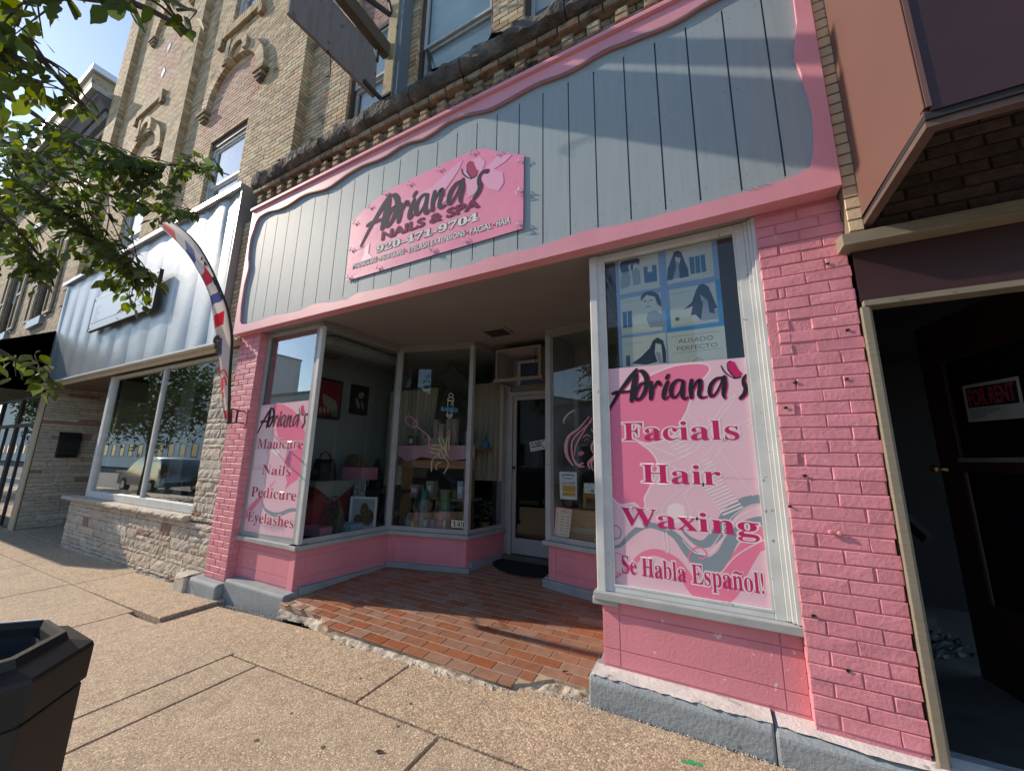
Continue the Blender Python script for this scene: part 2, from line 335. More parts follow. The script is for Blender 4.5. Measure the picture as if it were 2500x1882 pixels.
def ashlar(u0,u1,v0,v1,seed,hs=(.055,.08,.11,.14),Ls=(.2,.62),j=.007,slope=None):
    rng=random.Random(seed); out=[]; v=v0
    while v<v1-.02:
        H=min(rng.choice(hs),v1-v)
        if v1-v-H<.03: H=v1-v
        u=u0
        while u<u1-.02:
            w=min(rng.uniform(*Ls),u1-u)
            if u1-u-w<.07: w=u1-u
            if H>.12 and rng.random()<.35:
                out.append((u,v,w-j,H/2-j)); out.append((u,v+H/2,w-j,H/2-j))
            else: out.append((u,v,w-j,H-j))
            u+=w
        v+=H
    return out
# ---- text
def bold(s):
    o=''
    for ch in s:
        if 'A'<=ch<='Z': o+=chr(0x1D400+ord(ch)-65)
        elif 'a'<=ch<='z': o+=chr(0x1D41A+ord(ch)-97)
        elif '0'<=ch<='9': o+=chr(0x1D7CE+ord(ch)-48)
        else: o+=ch
    return o
def textmesh(body,offset=0.,shear=0.,bolds=False):
    c=bpy.data.curves.new('t','FONT'); c.body=bold(body) if bolds else body; c.offset=offset; c.shear=shear; c.resolution_u=3
    o=bpy.data.objects.new('t',c); COL.objects.link(o); bpy.context.view_layer.update()
    dg=bpy.context.evaluated_depsgraph_get(); me=bpy.data.meshes.new_from_object(o.evaluated_get(dg))
    bpy.data.objects.remove(o); bpy.data.curves.remove(c); return me
def text(name,body,mat,parent,x0,x1,z0,z1,y,offset=0.,shear=0.,bolds=True,P0=None,U=None,V=None,thick=0,base=None,bodyname=None):
    """fit the text's own bounding box (without offset) to x0..x1, z0..z1"""
    me=textmesh(body,offset,shear,bolds); ref=textmesh(body,0,shear,bolds) if offset else me
    xs=[v.co.x for v in ref.vertices]; zs=[v.co.y for v in ref.vertices]
    ax,bx,az,bz=min(xs),max(xs),min(zs),max(zs)
    O=Vector(P0) if P0 is not None else Vector((0,y,0)); Uv=Vector(U) if U is not None else Vector((1,0,0)); Vv=Vector(V) if V is not None else Vector((0,0,1))
    for v in me.vertices:
        a=x0+(v.co.x-ax)/(bx-ax)*(x1-x0); b=z0+(v.co.y-az)/(bz-az)*(z1-z0)
        v.co=O+Uv*a+Vv*b
    me.materials.clear(); me.materials.append(MATS[mat]); o=bpy.data.objects.new(name,me); return finish(o,parent)
def smooth_line(pts,n=5):
    out=[]
    for i in range(len(pts)-1):
        p0=pts[max(i-1,0)];p1=pts[i];p2=pts[i+1];p3=pts[min(i+2,len(pts)-1)]
        for k in range(n):
            t=k/n; out.append(tuple(.5*((2*b)+(-a+c)*t+(2*a-5*b+4*c-d)*t*t+(-a+3*b-3*c+d)*t**3) for a,b,c,d in zip(p0,p1,p2,p3)))
    out.append(tuple(pts[-1])); return out
def ribbon(mb,pts,ws,y,grow=0.,sm=5,tips=True):
    """2D brush stroke in the x-z plane at depth y"""
    q=smooth_line([(*p[:2],w) for p,w in zip(pts,ws)],sm) if len(pts)>2 else [(*p[:2],w) for p,w in zip(pts,ws)]
    L=[];Rr=[]
    for i,(x,z,w) in enumerate(q):
        a=q[max(i-1,0)];b=q[min(i+1,len(q)-1)]; dx,dz=b[0]-a[0],b[1]-a[1]; l=math.hypot(dx,dz) or 1; nx,nz=-dz/l,dx/l; w=max(w,.0005)/2+grow
        L.append((x+nx*w,y,z+nz*w)); Rr.append((x-nx*w,y,z-nz*w))
    n=len(q); mb.add(L+Rr,[(i,i+n,i+n+1,i+1) for i in range(n-1)])
    if tips:
        for e,s_ in ((0,-1),(n-1,1)):
            x,z,w=q[e]; w=max(w,.0005)/2+grow; a=q[max(e-1,0)];b=q[min(e+1,n-1)]; an=math.atan2(b[1]-a[1],b[0]-a[0])
            mb.add([(x+math.cos(an+s_*0+math.pi*(k/6-.5)+(math.pi if e==0 else 0))*w,y-.000012,z+math.sin(an+math.pi*(k/6-.5)+(math.pi if e==0 else 0))*w) for k in range(7)],[tuple(range(7))])
def brushword(parent,x0,z0,sx,sz,y,ink,edge,shearz=0.):
    f=lambda p:(x0+p[0]*sx,z0+p[1]*sz+p[0]*shearz)
    for nm,mat,grow,off,dx in (('lettering_edge',edge,0.004*sx+.0005,.0,.004*sx),('lettering',ink,0,-.0006,0)):
        m=MB(); k=0
        for st in ADRIANA:
            ribbon(m,[(f(p)[0]+dx,f(p)[1]-dx) for p in st],[p[2]*sx*1.3 for p in st],y+off-k*.00003,grow); k+=1
        obj(nm,m,mat,parent)
    m=MB(); m.add([(f(p)[0],y-.0005,f(p)[1]) for p in BUTTERFLY],[tuple(range(len(BUTTERFLY)))]); obj('butterfly',m,'magenta_ink' if ink!='banner_ink' else 'wine_ink',parent)
    m=MB(); ribbon(m,[f(p) for p in BFLY_BODY],[p[2]*sx for p in BFLY_BODY],y-.0007); ribbon(m,[f(BUTTERFLY[-1]),f(BUTTERFLY[0]),f(BUTTERFLY[1])],[.004*sx+.001]*3,y-.0009); ribbon(m,[f(BUTTERFLY[6]),f(BUTTERFLY[7]),f(BUTTERFLY[9])],[.008*sx]*3,y-.00095); obj('butterfly_outline',m,ink,parent)
def flat(pts,y,mb=None):
    mb=mb or MB(); return mb.add([(p[0],y,p[1]) for p in pts],[tuple(range(len(pts)))])
def zg(x,y):
    X=[-60,-9.7,-4.9,-3.75,-.7,.3,3,30]; Z=[-.45,-.105,-.04,.012,.112,.115,.13,.2]
    for i in range(len(X)-1):
        if x<=X[i+1] or i==len(X)-2:
            t=(x-X[i])/(X[i+1]-X[i]); a=Z[i]+(Z[i+1]-Z[i])*t; break
    return a+.01*(max(y,-1.9)-2.5)
# traced outlines of prints, tubes and branches, in metres
ADRIANA=[[[0.236,0.33,0.0119],[0.208,0.292,0.024],[0.173,0.25,0.0266],[0.111,0.172,0.0209],[0.053,0.086,0.0174],[-0.0,-0.0,0.0101]],[[0.236,0.33,0.0119],[0.227,0.264,0.031],[0.209,0.177,0.0357],[0.19,0.085,0.0262]],[[0.042,0.148,0.0125],[0.08,0.155,0.0223],[0.148,0.156,0.0146],[0.208,0.157,0.0095]],[[0.253,0.315,0.0095],[0.28,0.308,0.0235],[0.307,0.264,0.0302],[0.309,0.207,0.0278],[0.292,0.147,0.0255],[0.258,0.097,0.0187],[0.229,0.089,0.0188],[0.22,0.114,0.0189],[0.232,0.157,0.0189],[0.263,0.205,0.0176],[0.299,0.214,0.0116]],[[0.34,0.217,0.0183],[0.341,0.156,0.0297],[0.333,0.092,0.0228]],[[0.342,0.143,0.0091],[0.37,0.188,0.0147],[0.391,0.216,0.0203],[0.407,0.193,0.0157]],[[0.458,0.208,0.0198],[0.435,0.149,0.0266],[0.424,0.099,0.0221],[0.439,0.081,0.011],[0.468,0.108,0.0055]],[[0.466,0.261,0.0177],[0.456,0.242,0.0221]],[[0.567,0.208,0.0128],[0.532,0.219,0.0151],[0.498,0.193,0.0217],[0.479,0.14,0.024],[0.485,0.098,0.0195],[0.508,0.092,0.0118],[0.543,0.136,0.0107],[0.562,0.194,0.017]],[[0.566,0.202,0.0191],[0.557,0.141,0.0255],[0.556,0.091,0.0212],[0.574,0.074,0.0126],[0.591,0.089,0.0052]],[[0.622,0.209,0.0188],[0.614,0.148,0.0261],[0.613,0.083,0.0187]],[[0.62,0.13,0.0083],[0.649,0.183,0.0145],[0.677,0.205,0.0205],[0.675,0.153,0.0245],[0.664,0.104,0.0204],[0.678,0.078,0.0142],[0.711,0.084,0.005]],[[0.821,0.213,0.0117],[0.783,0.207,0.0158],[0.747,0.168,0.02],[0.733,0.117,0.02],[0.741,0.085,0.0159],[0.766,0.096,0.0099],[0.804,0.158,0.0098],[0.825,0.213,0.0137]],[[0.833,0.218,0.0175],[0.83,0.156,0.0233],[0.819,0.097,0.0194],[0.824,0.066,0.0097]],[[1.002,0.211,0.0183],[0.974,0.218,0.0148],[0.951,0.196,0.0149],[0.947,0.163,0.0186],[0.957,0.126,0.0222],[0.944,0.086,0.0204],[0.919,0.06,0.0168]]]
BUTTERFLY=[[0.861,0.311],[0.881,0.329],[0.905,0.318],[0.916,0.285],[0.928,0.255],[0.947,0.231],[0.934,0.209],[0.9,0.204],[0.873,0.232],[0.86,0.267]]
BFLY_BODY=[[0.82,0.3,0.006],[0.836,0.256,0.01],[0.866,0.221,0.008],[0.897,0.198,0.008]]
PR={"blob":[[-0.622,1.778],[-0.567,1.873],[-0.501,1.943],[-0.354,2.036],[-0.195,2.096],[-0.065,2.107],[0.014,2.094],[0.034,2.063],[0.018,2.03],[-0.01,2.0],[-0.046,1.935],[-0.09,1.868],[-0.112,1.81],[-0.142,1.757],[-0.164,1.703],[-0.222,1.645],[-0.346,1.607],[-0.423,1.627],[-0.348,1.567],[-0.305,1.498],[-0.31,1.43],[-0.361,1.327],[-0.392,1.268],[-0.389,1.224],[-0.414,1.195],[-0.456,1.233],[-0.54,1.218],[-0.584,1.25],[-0.616,1.318]],"scis":[[[0.157,1.897],[0.144,1.865],[-0.071,1.577],[-0.112,1.539]],[[0.157,1.897],[0.087,1.83],[0.013,1.728],[-0.138,1.549]],[[0.253,1.766],[0.074,1.661],[-0.054,1.512]],[[0.252,1.753],[0.068,1.587],[-0.116,1.353]],[[-0.112,1.539],[-0.231,1.49],[-0.286,1.499]],[[-0.116,1.353],[-0.163,1.305],[-0.126,1.207],[-0.148,1.134]],[[-0.232,1.471],[-0.163,1.435],[-0.16,1.342],[-0.263,1.253],[-0.294,1.195],[-0.271,1.114]],[[-0.423,1.627],[-0.347,1.597],[-0.193,1.529]],[[-0.113,1.79],[-0.056,1.72]],[[0.042,1.568],[0.194,1.316]]],"oval":[[-0.267,1.197],[-0.251,1.235],[-0.21,1.251],[-0.171,1.24],[-0.159,1.205],[-0.172,1.159],[-0.2,1.134],[-0.252,1.134]],"comb":[[[-0.229,1.611],[-0.149,1.65]],[[-0.214,1.588],[-0.136,1.626]],[[-0.2,1.565],[-0.122,1.603]],[[-0.187,1.542],[-0.109,1.58]],[[-0.173,1.519],[-0.096,1.557]],[[-0.055,1.498],[-0.011,1.52]],[[-0.047,1.476],[-0.001,1.502]],[[-0.038,1.454],[0.009,1.484]],[[-0.03,1.432],[0.019,1.466]],[[-0.065,1.364],[0.038,1.414]],[[-0.054,1.348],[0.048,1.397]],[[-0.044,1.331],[0.058,1.381]],[[-0.033,1.315],[0.068,1.364]],[[-0.023,1.298],[0.078,1.348]],[[-0.013,1.282],[0.087,1.332]],[[-0.003,1.266],[0.097,1.316]],[[0.007,1.25],[0.107,1.3]],[[0.017,1.234],[0.116,1.284]],[[0.027,1.218],[0.125,1.268]],[[0.037,1.202],[0.135,1.252]]],"grey":[[[[-0.621,0.962],[-0.559,0.966],[-0.478,1.048],[-0.4,1.102],[-0.326,1.104],[-0.23,1.064],[-0.159,0.979],[-0.096,0.927],[-0.04,0.921],[0.019,0.979],[0.074,1.078],[0.157,1.161],[0.256,1.194]],[0.012,0.02,0.03,0.035,0.035,0.04,0.06,0.09,0.09,0.07,0.06,0.05,0.045]],[[[-0.185,1.095],[-0.137,1.047],[-0.072,1.032],[-0.003,1.095],[0.061,1.204],[0.152,1.279],[0.253,1.302]],[0.01,0.03,0.045,0.06,0.06,0.055,0.05]]],"pink":[[[[-0.606,0.763],[-0.506,0.841],[-0.427,0.924],[-0.334,0.954],[-0.231,0.913],[-0.169,0.819],[-0.108,0.762],[-0.045,0.756],[0.029,0.808],[0.093,0.939],[0.179,1.072],[0.258,1.137]],[0.012,0.02,0.03,0.04,0.05,0.07,0.09,0.1,0.1,0.1,0.09,0.07]],[[[-0.005,0.868],[0.064,0.952],[0.129,1.009],[0.2,1.058],[0.263,1.081]],[0.01,0.04,0.05,0.06,0.06]]],"white":[[[[-0.189,1.041],[-0.125,0.979],[-0.043,0.989],[0.027,1.073],[0.098,1.181],[0.187,1.239],[0.254,1.256]],[0.004,0.006,0.007,0.007,0.007,0.006,0.005]],[[[-0.17,1.061],[-0.107,1.007],[-0.041,1.019],[0.022,1.106],[0.084,1.197],[0.174,1.263],[0.256,1.277]],[0.003,0.004,0.004,0.004,0.004,0.004,0.004]],[[[-0.274,1.077],[-0.266,0.98],[-0.284,0.969],[-0.293,1.076]],[0.006,0.006,0.006,0.006]],[[[-0.022,0.849],[0.065,0.968],[0.146,1.036],[0.266,1.11]],[0.004,0.006,0.006,0.005]]],"curl":[[[[-0.616,1.073],[-0.575,1.087],[-0.546,1.06],[-0.558,1.016],[-0.593,1.008],[-0.597,1.027]],[0.008,0.008,0.008,0.008,0.008,0.008],"g"],[[[-0.619,0.901],[-0.571,0.921],[-0.528,0.893],[-0.544,0.854]],[0.006,0.006,0.006,0.006],"p"],[[[-0.622,0.825],[-0.605,0.809],[-0.566,0.805],[-0.546,0.817]],[0.006,0.006,0.006,0.006],"p"],[[[-0.147,0.899],[-0.161,0.948],[-0.132,0.999],[-0.09,1.009],[-0.064,0.978],[-0.086,0.949],[-0.106,0.955]],[0.008,0.008,0.008,0.008,0.008,0.008,0.008],"p"]]}
PL={"blob":[[-4.515,2.067],[-4.437,2.085],[-4.309,2.068],[-4.141,2.006],[-4.008,1.927],[-3.907,1.821],[-3.846,1.709],[-3.825,1.6],[-3.823,1.462],[-3.83,1.337],[-3.891,1.248],[-4.022,1.185],[-4.042,1.164],[-4.099,1.123],[-4.075,1.202],[-4.103,1.26],[-4.166,1.397],[-4.147,1.468],[-4.054,1.58],[-4.179,1.621],[-4.331,1.684],[-4.399,1.791],[-4.467,1.933]],"grey":[[[-4.767,2.057],[-4.507,2.034],[-4.469,1.825],[-4.454,1.601],[-4.534,1.558],[-4.749,1.71],[-4.757,1.744]],[[-4.758,1.557],[-4.553,1.558],[-4.476,1.464],[-4.508,1.369],[-4.726,1.354]],[[-4.758,1.331],[-4.498,1.328],[-4.482,1.184],[-4.443,1.095],[-4.71,0.926],[-4.761,0.975]]],"pale":[[-4.426,1.558],[-4.321,1.559],[-4.268,1.518],[-4.305,1.489],[-4.381,1.517]],"lash":[[[[-4.469,0.983],[-4.398,0.908],[-4.252,0.87],[-4.121,0.88],[-3.97,0.93],[-3.847,0.943]],[0.01,0.03,0.045,0.045,0.04,0.03]]],"brush":[[[[-4.288,1.218],[-4.395,1.118],[-4.56,0.987],[-4.739,0.822]],[0.012,0.03,0.05,0.075]],[[[-4.545,1.039],[-4.652,0.951],[-4.741,0.863]],[0.008,0.012,0.01]]],"white":[[[[-4.515,2.067],[-4.438,2.088],[-4.309,2.07],[-4.141,2.008],[-4.009,1.929],[-3.903,1.821],[-3.841,1.709]],[0.005,0.005,0.005,0.005,0.005,0.005,0.005]],[[[-4.467,1.933],[-4.399,1.791],[-4.331,1.684]],[0.005,0.005,0.005]],[[[-4.054,1.58],[-4.147,1.468],[-4.166,1.397],[-4.103,1.26],[-4.075,1.202],[-4.099,1.123],[-4.042,1.164],[-3.957,1.178],[-3.88,1.191],[-3.835,1.279]],[0.005,0.005,0.005,0.005,0.005,0.005,0.005,0.005,0.005,0.005]],[[[-4.553,1.558],[-4.476,1.464],[-4.51,1.38],[-4.723,1.343]],[0.004,0.004,0.004,0.004]],[[[-4.399,1.249],[-4.411,1.187],[-4.408,1.097]],[0.01,0.01,0.01]],[[[-4.766,1.744],[-4.647,1.644],[-4.465,1.495]],[0.004,0.004,0.004]]]}
PA={"hair":[[[-0.479,2.833],[-0.489,2.894],[-0.475,2.934],[-0.442,2.947],[-0.416,2.934],[-0.411,2.897],[-0.432,2.866],[-0.42,2.834],[-0.453,2.827]],[[-0.413,2.861],[-0.413,2.919],[-0.389,2.95],[-0.364,2.94],[-0.347,2.903],[-0.355,2.862],[-0.373,2.881],[-0.393,2.878],[-0.402,2.815]],[[-0.177,2.706],[-0.169,2.79],[-0.138,2.865],[-0.121,2.906],[-0.097,2.91],[-0.076,2.888],[-0.062,2.826],[-0.044,2.761],[-0.042,2.707],[-0.099,2.706],[-0.099,2.787],[-0.084,2.852],[-0.117,2.867],[-0.116,2.791],[-0.142,2.705]],[[-0.355,2.588],[-0.354,2.622],[-0.328,2.652],[-0.279,2.652],[-0.238,2.62],[-0.224,2.563],[-0.226,2.524],[-0.248,2.548],[-0.263,2.605],[-0.316,2.629]],[[-0.091,2.48],[-0.038,2.522],[-0.005,2.607],[0.014,2.635],[0.041,2.636],[0.066,2.612],[0.091,2.517],[0.107,2.458],[0.086,2.455],[0.089,2.423],[0.058,2.435],[0.054,2.524],[0.014,2.564],[0.026,2.498],[0.007,2.393],[-0.022,2.436],[-0.049,2.434],[-0.034,2.496]],[[-0.437,2.15],[-0.374,2.189],[-0.312,2.247],[-0.291,2.296],[-0.261,2.313],[-0.227,2.288],[-0.214,2.215],[-0.215,2.133],[-0.236,2.135],[-0.238,2.205],[-0.24,2.263],[-0.275,2.274],[-0.284,2.211],[-0.27,2.145],[-0.341,2.134]]],"face":[[[-0.469,2.918],[-0.443,2.923],[-0.424,2.9],[-0.429,2.865],[-0.452,2.852],[-0.468,2.874]],[[-0.394,2.907],[-0.378,2.914],[-0.363,2.892],[-0.368,2.865],[-0.384,2.854],[-0.396,2.872]],[[-0.119,2.888],[-0.098,2.893],[-0.082,2.872],[-0.084,2.845],[-0.099,2.834],[-0.116,2.849]],[[-0.352,2.594],[-0.329,2.628],[-0.292,2.627],[-0.258,2.59],[-0.261,2.537],[-0.292,2.508],[-0.322,2.52],[-0.345,2.552]],[[0.014,2.603],[0.035,2.625],[0.055,2.611],[0.066,2.579],[0.059,2.555],[0.035,2.557],[0.018,2.576]],[[-0.287,2.269],[-0.262,2.286],[-0.24,2.27],[-0.239,2.238],[-0.252,2.214],[-0.277,2.226]]],"body":[[[-0.473,2.831],[-0.433,2.851],[-0.416,2.79],[-0.422,2.72],[-0.484,2.704],[-0.492,2.749]],[[-0.405,2.816],[-0.375,2.852],[-0.351,2.818],[-0.349,2.719],[-0.4,2.715]],[[-0.12,2.833],[-0.097,2.828],[-0.079,2.742],[-0.087,2.71],[-0.142,2.709]],[[-0.311,2.498],[-0.262,2.51],[-0.223,2.47],[-0.222,2.384],[-0.304,2.39],[-0.325,2.453]],[[0.029,2.548],[0.056,2.543],[0.071,2.464],[0.106,2.445],[0.104,2.384],[0.002,2.391],[0.014,2.487]],[[-0.278,2.217],[-0.249,2.207],[-0.236,2.135],[-0.265,2.138]]],"prod":[[[-0.325,2.84],[-0.298,2.839],[-0.299,2.792],[-0.268,2.795],[-0.269,2.84],[-0.24,2.838],[-0.241,2.716],[-0.324,2.719]],[[-0.033,2.843],[-0.002,2.84],[-0.005,2.719],[-0.031,2.719]],[[0.003,2.84],[0.031,2.84],[0.028,2.718],[-0.001,2.719]],[[0.035,2.841],[0.061,2.841],[0.062,2.718],[0.034,2.719]],[[-0.482,2.531],[-0.454,2.531],[-0.454,2.411],[-0.483,2.412]],[[-0.448,2.532],[-0.419,2.531],[-0.42,2.411],[-0.449,2.412]],[[-0.472,2.21],[-0.444,2.21],[-0.445,2.131],[-0.473,2.134]],[[-0.143,2.434],[-0.119,2.433],[-0.12,2.41],[-0.143,2.411]]]}
NEON={"pink":[[[-3.563,3.773,1.983],[-3.546,3.777,2.025],[-3.507,3.785,2.03],[-3.404,3.808,1.963],[-3.385,3.813,1.927],[-3.406,3.808,1.891],[-3.45,3.798,1.874],[-3.553,3.775,1.946],[-3.563,3.773,1.983]],[[-3.453,3.797,1.915],[-3.443,3.8,1.951],[-3.41,3.807,1.957],[-3.385,3.813,1.927],[-3.399,3.809,1.891],[-3.431,3.802,1.885],[-3.453,3.797,1.915]],[[-3.42,3.805,1.909],[-3.339,3.823,1.855],[-3.232,3.847,1.778],[-3.205,3.853,1.743],[-3.197,3.855,1.714],[-3.215,3.851,1.709],[-3.22,3.85,1.738],[-3.246,3.844,1.79]],[[-3.213,3.851,1.709],[-3.207,3.852,1.668]],[[-3.084,3.88,1.819],[-3.066,3.884,1.827],[-3.043,3.889,1.802],[-3.044,3.889,1.767],[-3.062,3.885,1.761],[-3.079,3.881,1.79],[-3.084,3.88,1.819]],[[-2.956,3.908,1.813],[-2.946,3.911,1.83],[-2.93,3.914,1.819],[-2.933,3.914,1.767],[-2.951,3.909,1.761],[-2.959,3.908,1.79],[-2.956,3.908,1.813]],[[-3.218,3.85,1.651],[-3.2,3.854,1.662],[-3.162,3.862,1.653],[-3.167,3.861,1.639],[-3.205,3.853,1.639],[-3.218,3.85,1.651]],[[-3.248,3.843,1.593],[-3.228,3.848,1.61],[-3.191,3.856,1.61],[-3.183,3.858,1.593],[-3.207,3.852,1.579],[-3.239,3.845,1.579],[-3.248,3.843,1.593]]],"yellow":[[[-3.074,3.882,1.755],[-3.051,3.887,1.663],[-2.98,3.903,1.595],[-2.932,3.914,1.494]],[[-3.043,3.889,1.755],[-2.988,3.901,1.641],[-2.966,3.906,1.572]],[[-2.957,3.908,1.755],[-2.971,3.905,1.664],[-2.973,3.905,1.595]],[[-2.935,3.913,1.755],[-2.938,3.912,1.664],[-2.934,3.913,1.584]],[[-3.162,3.862,1.653],[-3.062,3.885,1.649],[-3.023,3.893,1.606]],[[-3.185,3.857,1.616],[-3.134,3.869,1.603],[-3.059,3.885,1.594]],[[-3.188,3.857,1.57],[-3.131,3.869,1.554],[-3.063,3.885,1.549]],[[-3.068,3.883,1.537],[-3.139,3.868,1.479],[-3.159,3.863,1.434],[-3.154,3.864,1.321]],[[-3.047,3.888,1.594],[-2.993,3.9,1.504],[-2.935,3.913,1.438],[-2.938,3.912,1.382],[-2.985,3.902,1.305]],[[-3.039,3.89,1.441],[-3.08,3.881,1.418],[-3.097,3.877,1.39],[-3.088,3.879,1.343]],[[-3.065,3.884,1.583],[-3.023,3.893,1.606],[-2.978,3.904,1.561],[-2.993,3.9,1.504],[-3.054,3.887,1.503],[-3.065,3.884,1.583]]],"white":[[[-2.969,3.905,2.29],[-2.96,3.907,2.314],[-2.936,3.913,2.317],[-2.916,3.917,2.301],[-2.915,3.918,2.277],[-2.933,3.914,2.265],[-2.958,3.908,2.269],[-2.969,3.905,2.29]],[[-2.984,3.902,2.231],[-2.976,3.904,2.254],[-2.939,3.912,2.265],[-2.907,3.919,2.247],[-2.901,3.921,2.223],[-2.984,3.902,2.231]],[[-2.981,3.903,2.219],[-2.977,3.904,2.141]],[[-2.91,3.919,2.217],[-2.908,3.919,2.14]],[[-2.983,3.902,2.219],[-2.906,3.92,2.217]],[[-2.941,3.912,2.164],[-2.911,3.918,2.205]],[[-2.976,3.904,2.076],[-2.976,3.904,2.052],[-2.99,3.901,2.041],[-2.983,3.902,2.023],[-2.957,3.908,1.999],[-2.938,3.912,1.997],[-2.915,3.918,2.022],[-2.91,3.919,2.04],[-2.923,3.916,2.052],[-2.92,3.916,2.075]],[[-2.99,3.901,2.041],[-2.91,3.919,2.04]],[[-2.977,3.904,2.023],[-2.919,3.917,2.022]]],"blue":[[[-3.059,3.885,2.093],[-3.062,3.885,2.143],[-3.041,3.89,2.14],[-3.037,3.89,2.13],[-3.058,3.886,2.118],[-3.035,3.891,2.112],[-3.035,3.891,2.095],[-3.059,3.885,2.093]],[[-3.02,3.894,2.089],[-3.009,3.897,2.138],[-2.993,3.9,2.088]],[[-3.015,3.895,2.108],[-3.0,3.899,2.108]],[[-2.981,3.903,2.084],[-2.984,3.902,2.134],[-2.961,3.907,2.131],[-2.96,3.907,2.114],[-2.981,3.903,2.109],[-2.956,3.908,2.084]],[[-2.943,3.911,2.08],[-2.945,3.911,2.13],[-2.924,3.916,2.127],[-2.921,3.916,2.117],[-2.941,3.912,2.105],[-2.918,3.917,2.1],[-2.919,3.917,2.082],[-2.943,3.911,2.08]],[[-2.883,3.925,2.125],[-2.906,3.919,2.126],[-2.904,3.92,2.076],[-2.88,3.925,2.076]],[[-2.905,3.92,2.101],[-2.887,3.924,2.1]],[[-2.866,3.929,2.072],[-2.868,3.928,2.121],[-2.846,3.933,2.118],[-2.845,3.933,2.101],[-2.865,3.929,2.096],[-2.841,3.934,2.071]]],"cord":[[[-2.92,3.916,1.999],[-2.883,3.925,1.87],[-2.819,3.939,1.664],[-2.779,3.948,1.574],[-2.691,3.968,1.448]]]}
PLATE=[[-2.821,3.875,0.767],[-2.646,3.914,0.765],[-2.643,3.915,0.683],[-2.817,3.876,0.684]]
FE={"hair":[[[[-1.097,3.862,1.946],[-1.228,3.89,1.82],[-1.344,3.915,1.745],[-1.382,3.923,1.635],[-1.365,3.92,1.526],[-1.296,3.905,1.434]],[0.01,0.02,0.03,0.045,0.035,0.01]],[[[-1.076,3.857,1.891],[-1.211,3.886,1.788],[-1.3,3.906,1.697],[-1.311,3.908,1.573],[-1.261,3.897,1.45],[-1.176,3.879,1.467]],[0.01,0.015,0.02,0.02,0.02,0.015]],[[[-1.064,3.855,1.929],[-1.159,3.875,1.802],[-1.257,3.896,1.65],[-1.28,3.901,1.534]],[0.01,0.015,0.015,0.01]],[[[-1.278,3.901,1.496],[-1.236,3.892,1.436],[-1.168,3.877,1.43]],[0.01,0.02,0.01]],[[[-1.078,3.858,1.814],[-1.037,3.849,1.722],[-1.083,3.859,1.633],[-1.065,3.855,1.566]],[0.01,0.02,0.02,0.01]],[[[-1.04,3.849,1.618],[-1.05,3.852,1.543],[-1.121,3.867,1.468],[-1.106,3.864,1.41]],[0.01,0.02,0.02,0.01]],[[[-1.03,3.847,1.558],[-1.088,3.86,1.469],[-1.07,3.856,1.389]],[0.01,0.018,0.008]],[[[-1.175,3.879,1.725],[-1.135,3.87,1.755],[-1.091,3.86,1.731]],[0.005,0.008,0.005]]],"lips":[[-1.247,3.894,1.565],[-1.224,3.889,1.588],[-1.203,3.885,1.583],[-1.185,3.881,1.591],[-1.165,3.877,1.565],[-1.191,3.882,1.542],[-1.22,3.888,1.539]],"roses":[[[-1.056,3.853,1.89],[-1.039,3.849,1.907],[-1.02,3.845,1.888],[-1.024,3.846,1.865],[-1.049,3.851,1.874]],[[-1.064,3.855,1.844],[-1.041,3.85,1.859],[-1.019,3.845,1.839],[-1.026,3.846,1.812],[-1.055,3.853,1.817]]],"eye":[[[[-1.165,3.877,1.691],[-1.136,3.87,1.712],[-1.111,3.865,1.697]],[0.003,0.005,0.003]],[[[-1.205,3.885,1.652],[-1.171,3.878,1.646],[-1.138,3.871,1.648]],[0.002,0.004,0.002]]],"comb":[[-1.268,3.899,2.025],[-1.251,3.895,2.003],[-1.256,3.896,1.972],[-1.37,3.921,1.874],[-1.402,3.928,1.883],[-1.406,3.928,1.924],[-1.35,3.916,1.985]],"notice":[[-1.47,3.942,1.369],[-1.261,3.897,1.369],[-1.261,3.897,1.09],[-1.464,3.941,1.085]],"card":[[-1.181,3.88,1.264],[-1.059,3.854,1.267],[-1.058,3.854,1.17],[-1.177,3.879,1.166]],"hours":[[-1.51,3.951,0.998],[-1.32,3.91,0.994],[-1.363,3.919,0.707],[-1.544,3.958,0.702]]}
FLAG=[[[-5.211,1.5,3.958],[-4.943,1.5,3.927]],[[-4.905,1.55,3.734],[-4.705,1.548,3.773]],[[-4.692,1.6,3.546],[-4.503,1.596,3.603]],[[-4.54,1.66,3.353],[-4.358,1.653,3.428]],[[-4.418,1.715,3.185],[-4.227,1.706,3.229]],[[-4.349,1.765,3.042],[-4.181,1.754,3.078]],[[-4.379,1.815,2.918],[-4.175,1.802,2.936]],[[-4.471,1.88,2.761],[-4.215,1.864,2.762]],[[-4.56,1.955,2.569],[-4.291,1.936,2.605]],[[-4.617,2.03,2.367],[-4.36,2.008,2.338]],[[-4.706,2.155,2.016],[-4.495,2.128,2.001]],[[-4.69,2.223,1.818],[-4.574,2.192,1.82]]]
